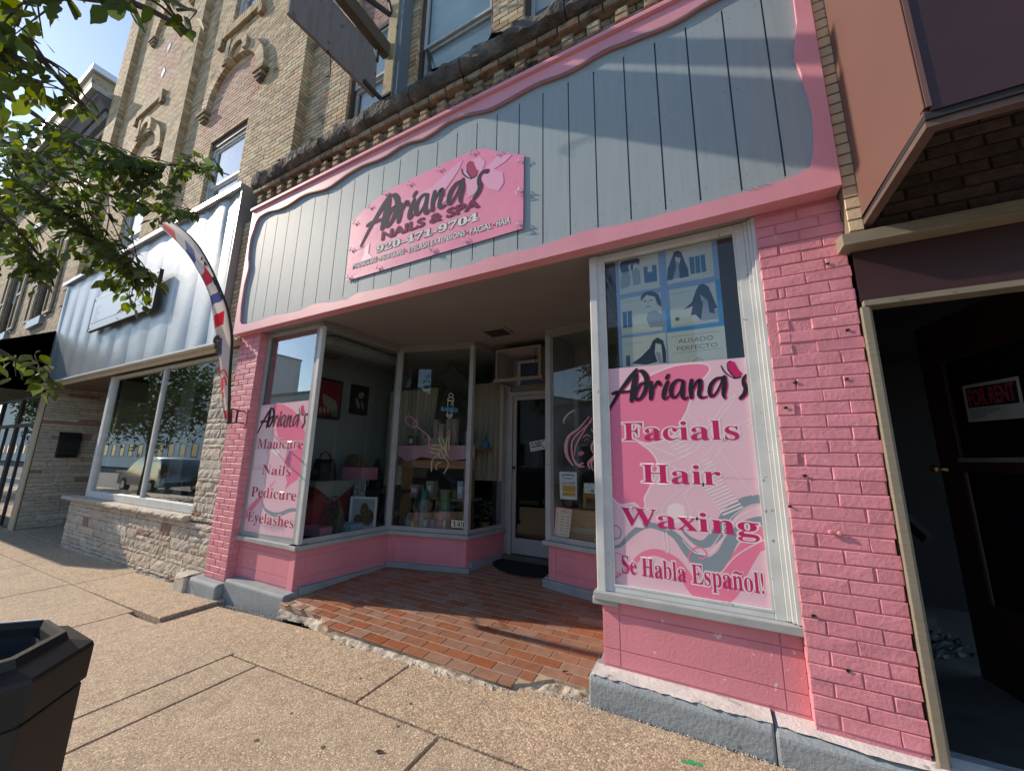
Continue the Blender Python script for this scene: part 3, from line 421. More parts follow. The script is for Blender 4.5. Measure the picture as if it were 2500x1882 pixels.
LIMBS=[[[-2.07,-0.12,3.07],[-2.09,0.06,2.91],[-2.01,0.15,2.89],[-1.97,0.24,2.8],[-1.93,0.33,2.71]],[[-1.8,-0.12,2.93],[-1.72,0.09,2.9],[-1.63,0.17,2.87],[-1.5,0.27,2.88],[-1.41,0.35,2.84],[-1.35,0.37,2.79]],[[-3.85,-0.13,3.63],[-3.71,0.16,3.64],[-3.6,0.33,3.58],[-3.51,0.48,3.47],[-3.41,0.67,3.37],[-3.18,0.88,3.44],[-2.97,1.07,3.46],[-2.84,1.12,3.41]],[[-4.02,-0.06,3.29],[-3.84,0.28,3.18],[-3.64,0.47,3.09],[-3.47,0.65,2.9],[-3.29,0.82,2.71],[-3.08,0.95,2.58]],[[-4.06,-0.04,3.2],[-3.89,0.28,3.05],[-3.74,0.45,2.85],[-3.58,0.57,2.63],[-3.42,0.59,2.47]],[[-3.21,0.1,2.62],[-3.25,0.35,2.11],[-3.18,0.46,1.98],[-3.1,0.55,1.92],[-3.02,0.61,1.85]],[[-4.1,-0.11,3.57],[-3.96,0.31,3.49],[-3.81,0.58,3.36],[-3.62,0.83,3.28],[-3.4,1.04,3.24],[-3.18,1.15,3.24]]]
TWIGS=[[-2.2,0.17,2.99,-2.08,0.17,2.87],[-1.63,0.17,2.87,-1.59,0.1,2.61],[-2.04,0.08,2.91,-1.92,0.08,2.79],[-1.63,0.17,2.87,-1.55,0.1,2.73],[-1.82,0.09,2.98,-1.7,0.09,2.86],[-2.05,0.1,2.9,-2.04,0.1,2.74],[-1.93,0.05,2.95,-1.81,0.05,2.83],[-1.94,0.31,2.73,-1.8,0.11,2.62],[-1.99,0.19,2.84,-1.85,0.07,2.79],[-1.65,0.15,2.88,-1.63,0.06,2.51],[-1.72,0.09,2.9,-1.75,0.1,2.7],[-1.68,0.13,2.89,-1.68,0.15,2.71],[-1.71,0.08,2.9,-1.59,0.08,2.78],[-1.36,0.36,2.8,-1.36,0.21,2.7],[-1.36,0.36,2.8,-1.24,0.26,2.75],[-1.4,0.34,2.88,-1.28,0.34,2.76],[-1.61,0.27,2.96,-1.49,0.27,2.84],[-1.69,0.18,2.99,-1.57,0.18,2.87],[-1.52,0.31,3.01,-1.4,0.31,2.89],[-1.44,0.3,2.95,-1.32,0.3,2.83],[-1.98,0.22,2.82,-1.91,0.1,2.73],[-2.14,0.11,2.97,-2.02,0.11,2.85],[-2.09,0.06,2.91,-2.22,0.21,2.9],[-1.98,0.22,2.82,-1.81,0.11,2.79],[-2.08,0.13,2.88,-1.96,0.13,2.76],[-2.11,0.12,3.03,-1.99,0.12,2.91],[-2.07,0.08,2.9,-2.09,0.15,2.76],[-2.03,0.13,2.89,-2.04,0.12,2.72],[-2.01,0.29,2.8,-1.89,0.29,2.68],[-1.94,0.31,2.73,-1.87,0.17,2.66],[-2.0,0.17,2.87,-2.13,0.33,2.89],[-2.0,0.17,2.87,-2.13,0.33,2.89],[-2.23,0.25,3.02,-2.11,0.25,2.9],[-2.09,0.06,2.91,-2.23,0.21,2.84],[-2.12,0.2,2.84,-2.0,0.2,2.72],[-2.09,0.06,2.91,-2.14,0.14,2.63],[-2.23,0.1,2.9,-2.11,0.1,2.78],[-2.09,0.06,2.91,-2.23,0.1,2.79],[-2.07,0.08,2.9,-2.08,0.09,2.69],[-2.09,0.06,2.91,-2.4,0.16,2.75],[-2.09,0.06,2.91,-2.41,0.23,2.98],[-2.09,0.06,2.91,-2.23,0.12,2.65],[-2.24,0.16,2.93,-2.12,0.16,2.81],[-3.66,0.51,2.74,-3.74,0.48,2.61],[-3.43,0.62,3.4,-3.29,0.4,3.19],[-3.85,0.52,3.39,-3.99,0.76,3.47],[-3.77,0.6,2.81,-3.65,0.6,2.69],[-3.46,0.58,2.51,-3.18,0.38,2.58],[-3.35,0.72,3.39,-3.21,0.52,3.37],[-3.41,0.67,3.37,-3.35,0.53,3.19],[-3.51,0.48,3.47,-3.37,0.39,3.44],[-3.43,0.69,2.85,-2.92,0.26,2.99],[-3.74,0.63,3.15,-3.62,0.63,3.03],[-3.72,0.41,3.06,-3.6,0.41,2.94],[-4.04,0.42,3.5,-3.92,0.42,3.38],[-3.85,0.52,2.9,-3.73,0.52,2.78],[-3.56,0.56,3.0,-3.38,0.46,3.11],[-3.73,0.61,3.21,-3.61,0.61,3.09],[-3.46,0.58,2.51,-3.4,0.41,2.49],[-3.29,0.77,3.41,-3.06,0.6,3.16],[-3.9,0.34,3.38,-3.78,0.34,3.26],[-3.62,0.54,2.68,-3.63,0.41,2.54],[-3.81,0.58,3.36,-3.95,0.79,3.28],[-3.92,0.38,3.46,-4.15,0.59,3.27],[-3.47,0.65,2.9,-2.98,0.31,3.04],[-3.54,0.57,2.59,-3.4,0.38,2.68],[-4.04,0.53,3.6,-3.92,0.53,3.48],[-3.38,0.74,2.8,-2.84,0.42,3.04],[-3.85,0.52,3.39,-3.69,0.47,3.52],[-3.92,0.38,3.46,-4.08,0.54,3.53],[-3.98,0.12,3.12,-4.37,0.39,2.84],[-3.34,0.78,2.76,-3.16,0.54,2.72],[-3.43,0.69,2.85,-2.91,0.35,3.02],[-3.66,0.51,2.74,-3.42,0.34,2.82],[-3.56,0.56,3.0,-3.2,0.24,2.97],[-3.69,0.42,3.12,-3.52,0.3,3.17],[-3.46,0.58,2.51,-2.99,0.25,2.64],[-3.56,0.56,3.0,-3.32,0.37,2.99],[-3.51,0.48,3.47,-3.42,0.35,3.29],[-4.17,0.23,3.67,-4.05,0.23,3.55],[-3.19,0.88,2.64,-2.83,0.56,2.93],[-4.0,0.35,3.37,-3.88,0.35,3.25],[-3.83,0.31,2.92,-3.71,0.31,2.8],[-3.38,0.74,2.8,-2.97,0.21,2.77],[-3.56,0.41,3.53,-3.58,0.35,3.38],[-3.53,0.44,3.5,-3.53,0.34,3.34],[-4.01,0.71,3.48,-3.89,0.71,3.36],[-3.74,0.45,2.85,-3.89,0.59,2.68],[-3.93,0.2,3.09,-4.29,0.47,3.04],[-3.49,0.53,3.45,-3.49,0.51,3.26],[-3.47,0.65,2.9,-3.31,0.47,2.9],[-3.43,0.69,2.85,-3.04,0.5,3.03],[-4.05,0.23,3.67,-3.93,0.23,3.55],[-3.29,0.77,3.41,-2.83,0.38,3.12],[-4.05,0.26,3.32,-3.93,0.26,3.2],[-3.43,0.69,2.85,-3.11,0.25,2.8],[-3.77,0.39,3.06,-3.65,0.39,2.94],[-3.43,0.69,2.85,-3.21,0.47,2.86],[-3.38,0.74,2.8,-3.15,0.46,2.77],[-3.93,0.2,3.09,-4.18,0.47,3.05],[-3.88,0.45,3.43,-3.86,0.51,3.69],[-3.85,0.54,2.93,-3.73,0.54,2.81],[-3.89,0.28,3.05,-4.05,0.34,2.97],[-3.72,0.46,3.08,-3.6,0.46,2.96],[-3.79,0.33,3.16,-3.77,0.38,3.31],[-3.38,0.74,2.8,-3.16,0.51,2.81],[-3.53,0.44,3.5,-3.62,0.62,3.57],[-3.69,0.57,3.08,-3.57,0.57,2.96],[-3.89,0.28,3.05,-4.19,0.67,3.03],[-3.93,0.2,3.09,-4.21,0.5,3.19],[-3.78,0.4,2.9,-3.92,0.43,2.75],[-3.5,0.58,2.55,-3.41,0.4,2.62],[-3.6,0.51,3.05,-3.52,0.31,2.96],[-3.24,0.85,2.68,-2.88,0.55,2.89],[-3.46,0.58,3.42,-3.17,0.28,3.23],[-3.43,0.69,2.85,-3.37,0.56,2.75],[-3.64,0.47,3.09,-3.58,0.36,3.0],[-3.72,0.49,2.68,-3.6,0.49,2.56],[-3.72,0.49,2.91,-3.6,0.49,2.79],[-3.63,0.63,2.98,-3.51,0.63,2.86],[-3.53,0.44,3.5,-3.53,0.34,3.36],[-3.43,0.69,2.85,-3.17,0.57,3.0],[-3.98,0.4,3.17,-3.86,0.4,3.05],[-3.51,0.61,2.95,-3.06,0.2,2.9],[-3.88,0.45,3.43,-3.99,0.47,3.22],[-3.38,0.74,2.8,-3.0,0.59,3.05],[-3.92,0.38,3.46,-3.74,0.34,3.52],[-3.34,0.78,2.76,-3.25,0.59,2.66],[-3.5,0.46,2.64,-3.38,0.46,2.52],[-3.19,0.88,2.64,-3.02,0.51,2.56],[-3.62,0.52,3.16,-3.5,0.52,3.04],[-3.24,0.83,3.43,-2.77,0.44,3.1],[-3.65,0.24,3.61,-3.67,0.28,3.4],[-3.78,0.4,2.9,-3.82,0.41,2.75],[-3.24,0.85,2.68,-2.92,0.48,2.82],[-3.47,0.65,2.9,-3.31,0.63,3.07],[-3.74,0.38,3.14,-3.62,0.27,3.3],[-4.05,0.58,3.58,-3.93,0.58,3.46],[-3.77,0.54,3.02,-3.65,0.54,2.9],[-3.47,0.65,2.9,-3.28,0.42,2.85],[-3.51,0.61,2.95,-3.33,0.43,2.97],[-3.85,0.32,3.0,-3.98,0.38,2.79],[-4.04,0.46,3.55,-3.92,0.46,3.43],[-3.57,0.62,3.38,-3.45,0.62,3.26],[-3.81,0.36,2.95,-3.98,0.43,2.75],[-3.5,0.58,2.55,-3.29,0.27,2.69],[-3.76,0.65,3.34,-3.63,0.6,3.49],[-3.85,0.32,3.0,-3.96,0.36,2.89],[-3.85,0.32,3.0,-4.09,0.41,2.78],[-3.43,0.69,2.85,-2.89,0.22,2.95],[-3.74,0.45,2.89,-3.62,0.45,2.77],[-3.99,0.38,3.03,-3.87,0.38,2.91],[-3.51,0.48,3.47,-3.46,0.33,3.34],[-3.29,0.77,3.41,-3.06,0.58,3.21],[-3.23,1.12,3.24,-2.89,0.91,3.0],[-3.23,1.12,3.24,-2.97,0.82,2.92],[-3.49,0.62,3.46,-3.37,0.62,3.34],[-3.07,0.97,3.45,-3.03,0.9,3.18],[-3.29,0.77,3.41,-3.22,0.69,3.28],[-3.41,0.67,3.37,-3.4,0.69,3.17],[-3.35,0.72,3.39,-3.14,0.58,3.15],[-3.35,0.72,3.39,-3.23,0.61,3.17],[-3.67,0.77,3.3,-3.6,0.8,3.5],[-3.67,0.77,3.3,-3.58,0.8,3.47],[-3.24,0.83,3.43,-3.11,0.71,3.28],[-3.35,0.72,3.39,-3.17,0.62,3.13],[-3.35,0.72,3.39,-3.24,0.65,3.2],[-3.29,0.77,3.41,-3.13,0.69,3.07],[-3.18,0.88,3.44,-3.0,0.76,3.14],[-3.64,0.93,3.48,-3.52,0.93,3.36],[-3.29,0.74,3.46,-3.17,0.74,3.34],[-3.24,0.83,3.43,-3.05,0.71,3.04],[-3.24,0.83,3.43,-2.92,0.54,3.09],[-3.24,0.83,3.43,-3.14,0.77,3.23],[-3.37,0.79,3.39,-3.25,0.79,3.27],[-3.47,0.68,3.38,-3.35,0.68,3.26],[-3.24,0.83,3.43,-2.9,0.58,3.05],[-3.4,1.09,3.38,-3.28,1.09,3.26],[-3.51,0.93,3.26,-3.39,0.81,3.14],[-3.59,0.69,3.59,-3.47,0.69,3.47],[-3.29,0.77,3.41,-3.1,0.62,3.21],[-3.44,0.96,3.37,-3.32,0.96,3.25],[-3.51,0.64,3.38,-3.39,0.64,3.26],[-3.24,0.83,3.43,-3.13,0.79,3.26],[-3.57,0.88,3.27,-3.47,0.74,3.26],[-3.76,0.86,3.39,-3.64,0.86,3.27],[-3.13,0.92,3.45,-3.13,0.93,3.3],[-3.35,0.72,3.39,-3.31,0.74,3.23],[-3.24,0.83,3.43,-3.17,0.84,3.2],[-3.52,0.76,3.57,-3.4,0.76,3.45],[-3.24,0.83,3.43,-3.18,0.89,3.23],[-3.57,0.88,3.27,-3.49,0.84,3.45],[-3.13,0.92,3.45,-2.85,0.63,3.14],[-3.49,0.63,3.44,-3.37,0.63,3.32],[-3.67,0.76,3.43,-3.55,0.76,3.31],[-3.52,0.76,3.56,-3.4,0.76,3.44],[-3.61,0.82,3.38,-3.49,0.82,3.26],[-3.24,0.83,3.43,-3.03,0.7,3.04],[-3.29,0.77,3.41,-3.0,0.6,3.15],[-3.46,0.99,3.25,-3.44,1.05,3.38],[-3.56,0.77,3.51,-3.44,0.77,3.39],[-3.24,0.83,3.43,-2.87,0.56,3.08],[-3.35,1.06,3.24,-3.21,0.8,3.06],[-3.23,1.12,3.24,-2.92,0.84,2.93],[-3.24,0.83,3.43,-3.15,0.78,3.19],[-3.23,1.12,3.24,-2.98,0.74,2.97],[-3.64,1.02,3.39,-3.52,1.02,3.27],[-3.24,0.83,3.43,-2.98,0.63,3.13],[-3.24,0.83,3.43,-3.06,0.73,3.28],[-3.51,0.93,3.26,-3.39,0.78,3.16],[-3.18,0.88,3.44,-2.84,0.58,3.09],[-3.35,1.06,3.24,-3.21,0.83,3.08],[-3.07,0.97,3.45,-2.89,0.82,3.0],[-3.08,0.92,3.52,-2.96,0.92,3.4],[-3.02,1.02,3.46,-2.89,0.84,3.33],[-3.11,1.06,3.54,-2.99,1.06,3.42],[-3.07,0.97,3.45,-2.89,0.82,3.28],[-3.13,1.03,3.63,-3.01,1.03,3.51],[-3.02,1.06,3.59,-2.9,1.06,3.47],[-2.89,1.04,3.49,-2.77,1.04,3.37],[-3.21,0.96,3.59,-3.09,0.96,3.47],[-3.11,1.06,3.52,-2.99,1.06,3.4],[-3.16,0.99,3.6,-3.04,0.99,3.48],[-2.9,1.09,3.43,-2.89,0.94,3.34],[-3.33,0.76,2.73,-3.21,0.76,2.61],[-3.34,0.78,2.76,-3.53,0.96,2.52],[-3.19,0.88,2.64,-3.22,0.87,2.42],[-3.29,0.82,2.71,-3.31,0.98,2.68],[-3.13,0.92,2.61,-2.88,0.51,2.63],[-3.35,0.71,2.91,-3.23,0.71,2.79],[-3.34,0.78,2.76,-3.55,1.05,2.62],[-3.13,0.92,2.61,-3.09,0.79,2.54],[-3.13,0.92,2.61,-2.87,0.86,2.49],[-3.53,0.75,2.9,-3.41,0.75,2.78],[-3.47,0.65,2.9,-3.54,0.75,2.77],[-3.44,0.77,2.87,-3.32,0.77,2.75],[-3.58,0.73,2.96,-3.46,0.73,2.84],[-3.34,0.78,2.76,-3.5,0.9,2.6],[-3.45,0.77,2.85,-3.33,0.77,2.73],[-3.24,0.85,2.68,-3.27,0.88,2.47],[-3.41,0.86,2.78,-3.29,0.86,2.66],[-3.47,0.65,2.9,-3.54,0.8,2.91],[-3.19,0.88,2.64,-2.99,0.52,2.66],[-3.13,0.92,2.61,-2.9,0.75,2.5],[-3.13,0.92,2.61,-2.91,0.65,2.68],[-3.38,0.74,2.8,-3.51,0.99,2.78],[-3.29,0.82,2.71,-3.22,0.69,2.71],[-3.13,0.92,2.61,-3.08,0.72,2.5],[-3.13,0.92,2.61,-3.01,0.65,2.58],[-3.37,0.96,2.75,-3.25,0.96,2.63],[-3.34,0.78,2.76,-3.2,0.68,2.8],[-3.13,0.92,2.61,-2.92,0.81,2.33],[-3.24,0.85,2.68,-3.19,0.67,2.56],[-3.13,0.92,2.61,-3.13,0.8,2.47],[-3.38,0.74,2.8,-3.52,0.85,2.62],[-3.41,0.76,2.87,-3.29,0.76,2.75],[-3.13,0.92,2.61,-2.94,0.67,2.44],[-3.13,0.92,2.61,-3.05,0.88,2.41],[-3.36,0.85,2.84,-3.24,0.85,2.72],[-3.13,0.92,2.61,-2.82,0.82,2.52],[-3.65,0.71,3.02,-3.53,0.71,2.9],[-3.19,0.88,2.64,-3.09,0.76,2.63],[-3.24,0.85,2.68,-3.08,0.71,2.74],[-3.38,0.74,2.8,-3.45,0.87,2.69],[-3.34,0.78,2.76,-3.38,0.96,2.74],[-3.13,0.92,2.61,-2.96,0.59,2.56],[-3.49,0.55,2.66,-3.37,0.55,2.54],[-3.67,0.46,2.71,-3.55,0.46,2.59],[-3.52,0.55,2.58,-3.4,0.55,2.46],[-3.67,0.59,2.73,-3.55,0.59,2.61],[-3.53,0.52,2.68,-3.41,0.52,2.56],[-3.73,0.51,2.74,-3.61,0.51,2.62],[-3.63,0.54,2.66,-3.51,0.54,2.54],[-3.73,0.55,2.66,-3.61,0.55,2.54],[-3.49,0.53,2.54,-3.37,0.53,2.42],[-3.61,0.58,2.74,-3.49,0.58,2.62],[-3.21,0.49,1.99,-3.09,0.49,1.87],[-3.04,0.59,1.87,-2.86,0.46,1.94],[-3.04,0.59,1.87,-2.9,0.52,1.9],[-3.12,0.53,1.94,-3.19,0.59,1.82],[-3.19,0.41,2.01,-3.07,0.41,1.89],[-3.04,0.59,1.87,-2.84,0.55,1.81],[-3.12,0.55,2.02,-3.0,0.55,1.9],[-3.31,0.46,2.0,-3.19,0.46,1.88]]
# ================================================================= SETTING
def slab(name,x0,x1,y0,y1,mat,parent,dz=lambda x,y:0,th=.12,n=(10,6),r=.006):
    nx=max(2,int((x1-x0)/.25)); ny=max(2,int((y1-y0)/.25)); m=MB(); g=.006
    xs=[x0+g,x0+g+r]+[x0+(x1-x0)*i/nx for i in range(1,nx)]+[x1-g-r,x1-g]; ys=[y0+g,y0+g+r]+[y0+(y1-y0)*i/ny for i in range(1,ny)]+[y1-g-r,y1-g]
    rr=random.Random(int(x0*97+y0*13)); W=len(xs); H=len(ys)
    for j,y in enumerate(ys):
        for i,x in enumerate(xs):
            e=(i in(0,W-1)) or (j in(0,H-1)); m.v.append((x+(rr.uniform(-.002,.002) if e else 0),y+(rr.uniform(-.002,.002) if e else 0),zg(x,y)+dz(x,y)-(r*.9 if e else 0)+rr.uniform(-.0008,.0008)))
    for j in range(H-1):
        for i in range(W-1): m.f.append((j*W+i,j*W+i+1,(j+1)*W+i+1,(j+1)*W+i))
    k=len(m.v); ring=[i for i in range(W)]+[j*W+W-1 for j in range(1,H)]+[(H-1)*W+i for i in range(W-2,-1,-1)]+[j*W for j in range(H-2,0,-1)]
    for i in ring: v=m.v[i]; m.v.append((v[0],v[1],v[2]-th))
    n_=len(ring)
    for i in range(n_): m.f.append((ring[i],k+i,k+(i+1)%n_,ring[(i+1)%n_]))
    m.m=[0]*len(m.f); return obj(name,m,mat,parent)
gm=MB()
for i in range(40):
    for j in range(20):
        pass
X=[-300,-60,-9.7,-4.9,-3.75,-.7,.3,3,30,300]; Y=[-300,-14.6,-14.5,-3.1,-3.0,3,300]
def gz(x,y): return zg(max(-60,min(30,x)),max(-3,min(3,y)))-(.10 if -1.9<y<9 else .32)
gm.v=[(x,y,gz(x,y)) for y in Y for x in X]; gm.f=[(j*len(X)+i,j*len(X)+i+1,(j+1)*len(X)+i+1,(j+1)*len(X)+i) for j in range(len(Y)-1) for i in range(len(X)-1)]; gm.m=[0]*len(gm.f)
obj('ground',gm,'dark_concrete',kind='structure')
rd=MB(); XR=[-60,-30,-9.7,-4.9,-.7,3,30]
rd.v=[(x,y,zg(x,-3)-.17+(.0 if y<-4 else 0)) for y in (-12.9,-8,-2.9) for x in XR]; rd.f=[(j*7+i,j*7+i+1,(j+1)*7+i+1,(j+1)*7+i) for j in range(2) for i in range(6)]; rd.m=[0]*len(rd.f)
obj('road',rd,'asphalt',kind='structure')
for y0,y1,nm in ((-2.9,-2.75,'kerb'),(-13.05,-12.9,'kerb')):
    m=MB()
    for i in range(len(XR)-1):
        a,b=XR[i],XR[i+1]; za,zb=zg(a,-3),zg(b,-3)
        m.add([(a,y0,za-.3),(b,y0,zb-.3),(b,y1,zb-.3),(a,y1,za-.3),(a,y0,za-.02),(b,y0,zb-.02),(b,y1,zb-.02),(a,y1,za-.02)],[(4,5,6,7),(0,1,5,4),(2,3,7,6)])
    obj(nm,m,'curb_white',kind='structure')
m=MB(); m.v=[(x,y,zg(x,-3)-.03) for y in (-18,-13.05) for x in XR]; m.f=[(i,i+1,i+8,i+7) for i in range(6)]; m.m=[0]*6
obj('far_pavement',m,'sidewalk',kind='structure')
sw=bpy.data.objects.new('sidewalk',None); sw['kind']='structure'; finish(sw,None)
OX=[-32,-28,-24,-20,-17.8,-16,-14.2,-12.4,-10.6,-8.79,-6.985,-5.213,-3.315,-2.965,-1.355,.45,2.25,4.1,6]
for i in range(len(OX)-1):
    a,b=OX[i],OX[i+1]; y1=1.93 if b<-4.7 else (1.89 if b<-3.3 else 1.845)
    if b==-3.315: y1=1.88
    slab('slab',a,b,.35,y1,'sidewalk',sw); slab('slab',a,b,-1.25,.35,'sidewalk',sw); slab('slab',a,b,-2.75,-1.25,'sidewalk',sw)
IX=[-32,-24,-18,-13.4,-9.2,-6.955,-4.70,-1.983,.20,2.3,4.5,6]
def inner_dz(a,b):
    if b==-4.70: return lambda x,y: .016*max(0,(x+6.9)/2.2)
    if a==-4.70: return lambda x,y: -.022*max(0,1-(x+4.7)/1.6)
    return lambda x,y:0
for i in range(len(IX)-1):
    a,b=IX[i],IX[i+1]; y0=1.93 if b<=-4.7 else 1.85
    y1={-4.70:2.50,-1.983:2.40,.20:2.42}.get(b,2.56)
    slab('slab',a,b,y0,y1 if b>-13.5 else 2.56,'sidewalk_inner',sw,inner_dz(a,b))
slab('slab',-13.0,-9.9,2.56,4.6,'sidewalk',sw)
slab('slab',.745,3.2,2.42,6.0,'dark_concrete',sw,lambda x,y:.03)
# debris along the walls
rub=MB(); rr=random.Random(4)
def pebble(mb,x,y,z,s):
    k=rr.uniform(.6,1.3); a=rr.uniform(0,6.28); pts=[]
    for t in range(5):
        q=a+t*1.2566; pts.append((x+math.cos(q)*s*rr.uniform(.7,1.2),y+math.sin(q)*s*k*rr.uniform(.7,1.2),z))
    top=(x+rr.uniform(-.3,.3)*s,y+rr.uniform(-.3,.3)*s,z+s*rr.uniform(.6,1.1))
    mb.add(pts+[top],[(i,(i+1)%5,5) for i in range(5)])
RO=[(-3.74,2.47),(-3.36,2.49),(-2.9,2.37),(-2.5,2.33),(-2.02,2.33),(-1.76,2.31),(-1.42,2.31),(-1.2,2.30),(-1.02,2.35),(-.86,2.41),(-.70,2.41)]
TE=[(-3.72,2.46),(-3.44,2.47),(-3.16,2.46),(-3.02,2.40),(-2.84,2.35),(-2.33,2.365),(-2.03,2.355),(-1.66,2.345),(-1.46,2.35),(-1.27,2.365),(-1.21,2.38),(-1.13,2.42),(-1.02,2.535),(-.73,2.545),(-.60,2.545)]
def ip(P,x):
    for i in range(len(P)-1):
        if x<=P[i+1][0]: t=(x-P[i][0])/(P[i+1][0]-P[i][0]); return P[i][1]+(P[i+1][1]-P[i][1])*max(0,t)
    return P[-1][1]
zt=lambda y:.128+.052*(y-2.5)
# rough edge strip between tiles and paving
st=MB(); n=320
for i in range(n+1):
    x=-3.74+3.1*i/n; a=ip(RO,x)-.03; b=ip(TE,x)+.02
    for k in range(5):
        t=k/4; y=a+(b-a)*t; z=(zg(x,y)-.014)*(1-t)+ (zt(y)-.024)*t; st.v.append((x,y+.010*mnoise.noise(Vector((x*14,k*.7,2))),z+.012*mnoise.noise(Vector((x*22,k*1.3,5)))*(0<k)))
for i in range(n):
    for k in range(4): q=i*5+k; st.f.append((q,q+5,q+6,q+1))
st.m=[0]*len(st.f); obj('broken_edge',st,'plaster_white',sw,kind='stuff')
for i in range(2600):
    u=rr.random()
    if u<.40: x=rr.uniform(-3.72,-.66); y=ip(RO,x)+rr.gauss(.02,.03); z=zg(x,y)-.004; s=rr.uniform(.003,.010)
    elif u<.62: x=rr.uniform(-.70,.9); y=2.43-abs(rr.gauss(0,.045)); z=zg(x,y)-.003; s=rr.uniform(.002,.008)
    elif u<.80: x=rr.uniform(-4.8,-3.6); y=2.46-abs(rr.gauss(0,.06)); z=zg(x,y)-.022*max(0,1-(x+4.7)/1.6)-.003 if x>-4.7 else zg(x,y)+.012; s=rr.uniform(.002,.009)
    elif u<.9: x=rr.uniform(-2.2,-.1); y=1.85+rr.gauss(-.02,.02)-(.12*max(0,x+1.35)); z=zg(x,y)-.003; s=rr.uniform(.002,.006)
    else: x=rr.uniform(-4,.5); y=rr.uniform(.8,2.4); z=zg(x,y)-.003; s=rr.uniform(.0015,.004)
    pebble(rub,x,y,z,s)
obj('gravel',rub,'rubble',kind='stuff')
cr=MB()
for i in range(46):
    x=rr.uniform(-3.1,-.75); y=ip(TE,x)-rr.uniform(.0,.05); pebble(cr,x,y,zg(x,y)-.006,rr.uniform(.012,.026))
obj('mortar_chunk',cr,'plaster_white',sw,kind='stuff')
# old chewing gum, a green survey mark and moss in a joint
for nm,mt,pts in (('gum_spots','gum',[(rr.uniform(-5,0.2),rr.uniform(.9,2.3),rr.uniform(.006,.013)) for _ in range(15)]),('paint_mark','green_mark',[(-.19,2.24,.020),(-.155,2.245,.013),(-.22,2.23,.012)]),('joint_moss','moss',[(-2.98+rr.uniform(-.35,.0)*0-.33,.95+.9*i/26,rr.uniform(.004,.010)) for i in range(26)])):
    m=MB()
    for (x,y,r_) in pts: m.add([(x+math.cos(a*.7854)*r_*rr.uniform(.8,1.2),y+math.sin(a*.7854)*r_*rr.uniform(.8,1.2),zg(x,y)+(.0022 if nm!='joint_moss' else .004)) for a in range(8)],[tuple(range(8))])
    obj(nm,m,mt,sw,kind='stuff')
# little dead leaves
for k,(x,y) in enumerate([(-5.1,2.30),(-2.42,1.0),(-1.55,1.62),(-.95,1.75),(-1.7,2.9),(-.95,2.62)]):
    z=(zg(x,y)+.003) if y<2.4 else zt(y)+.006; s=.022; a=rr.uniform(0,3); c_,s_=math.cos(a),math.sin(a)
    m=MB().add([(x+c_*s*p-s_*s*q,y+s_*s*p+c_*s*q,z+h) for p,q,h in ((-1,0,.004),(-.3,-.4,.001),(.8,-.25,.003),(1.3,0,.009),(.8,.3,.004),(-.3,.4,.007),(0,0,0))],[(0,1,6),(1,2,6),(2,3,6),(3,4,6),(4,5,6),(5,0,6)])
    t=obj('fallen_leaf',m,'dead_leaf',label=('dry leaf on the raised slab beside the left curb block','dry leaf on the outer paving right of the litter bin','dry leaf on the paving below the broken tile edge','dry leaf on the paving nearest the right window curb','dry leaf lying farthest in on the red entry tiles','dry leaf on the red tiles beside the right curb end')[k],cat='leaf',group='dry leaves scattered on the ground')
# entry floor with tiles
ef=MB(); poly=[(-3.72,2.47),(-.66,2.47),(-.70,2.6),(-1.60,3.92),(-1.45,4.7),(-2.6,4.7),(-2.62,3.98),(-3.68,3.72)]
poly=[(p[0],p[1]) for p in poly]
fl=MB()
edge=[(x,ip(TE,x)+.004) for x in [-3.76+.06*i for i in range(54)] if x<-.6]
outl=edge+[(-.62,2.62),(-.68,3.84),(-1.56,4.02),(-1.48,4.7),(-2.6,4.7),(-2.60,4.0),(-3.62,3.78),(-3.76,2.56)]
fl.add([(x,y,zt(y)-.006) for x,y in outl]+[(x,y,zt(y)-.06) for x,y in outl],[tuple(range(len(outl)))]+[(i,len(outl)+i,len(outl)+(i+1)%len(outl),(i+1)%len(outl)) for i in range(len(outl))])
efl=obj('entry_floor',fl,'grout',kind='structure')
def inside(x,y,P=outl):
    c=False;j=len(P)-1
    for i in range(len(P)):
        if (P[i][1]>y)!=(P[j][1]>y) and x<(P[j][0]-P[i][0])*(y-P[i][1])/(P[j][1]-P[i][1])+P[i][0]: c=not c
        j=i
    return c
items=[]; r_=0; y=2.352
while y<4.62:
    x=-3.9+(.1 if r_%2 else 0)
    while x<-.5:
        w,h=.2-.009,.1-.009
        if inside(x+w/2,y+h/2) and inside(x+w*.15,y+h*.2) and inside(x+w*.85,y+h*.2): items.append((x,y,w,h))
        elif inside(x+w*.75,y+h/2) and inside(x+w*.9,y+h*.5) : items.append((x+w*.5,y,w*.5,h))
        elif inside(x+w*.25,y+h/2) and inside(x+w*.1,y+h*.5): items.append((x,y,w*.5,h))
        x+=.2
    y+=.1; r_+=1
O=Vector((0,0,zt(0)-.006)); V=Vector((0,1,.052)).normalized(); Nn=Vector((0,-.052,1)).normalized()
masonry(efl,'tile','tile',O,(1,0,0),V,Nn,items,d=.0035,bev=.0015,jit=.0006,limit=300,seed=8,nj=.0003)
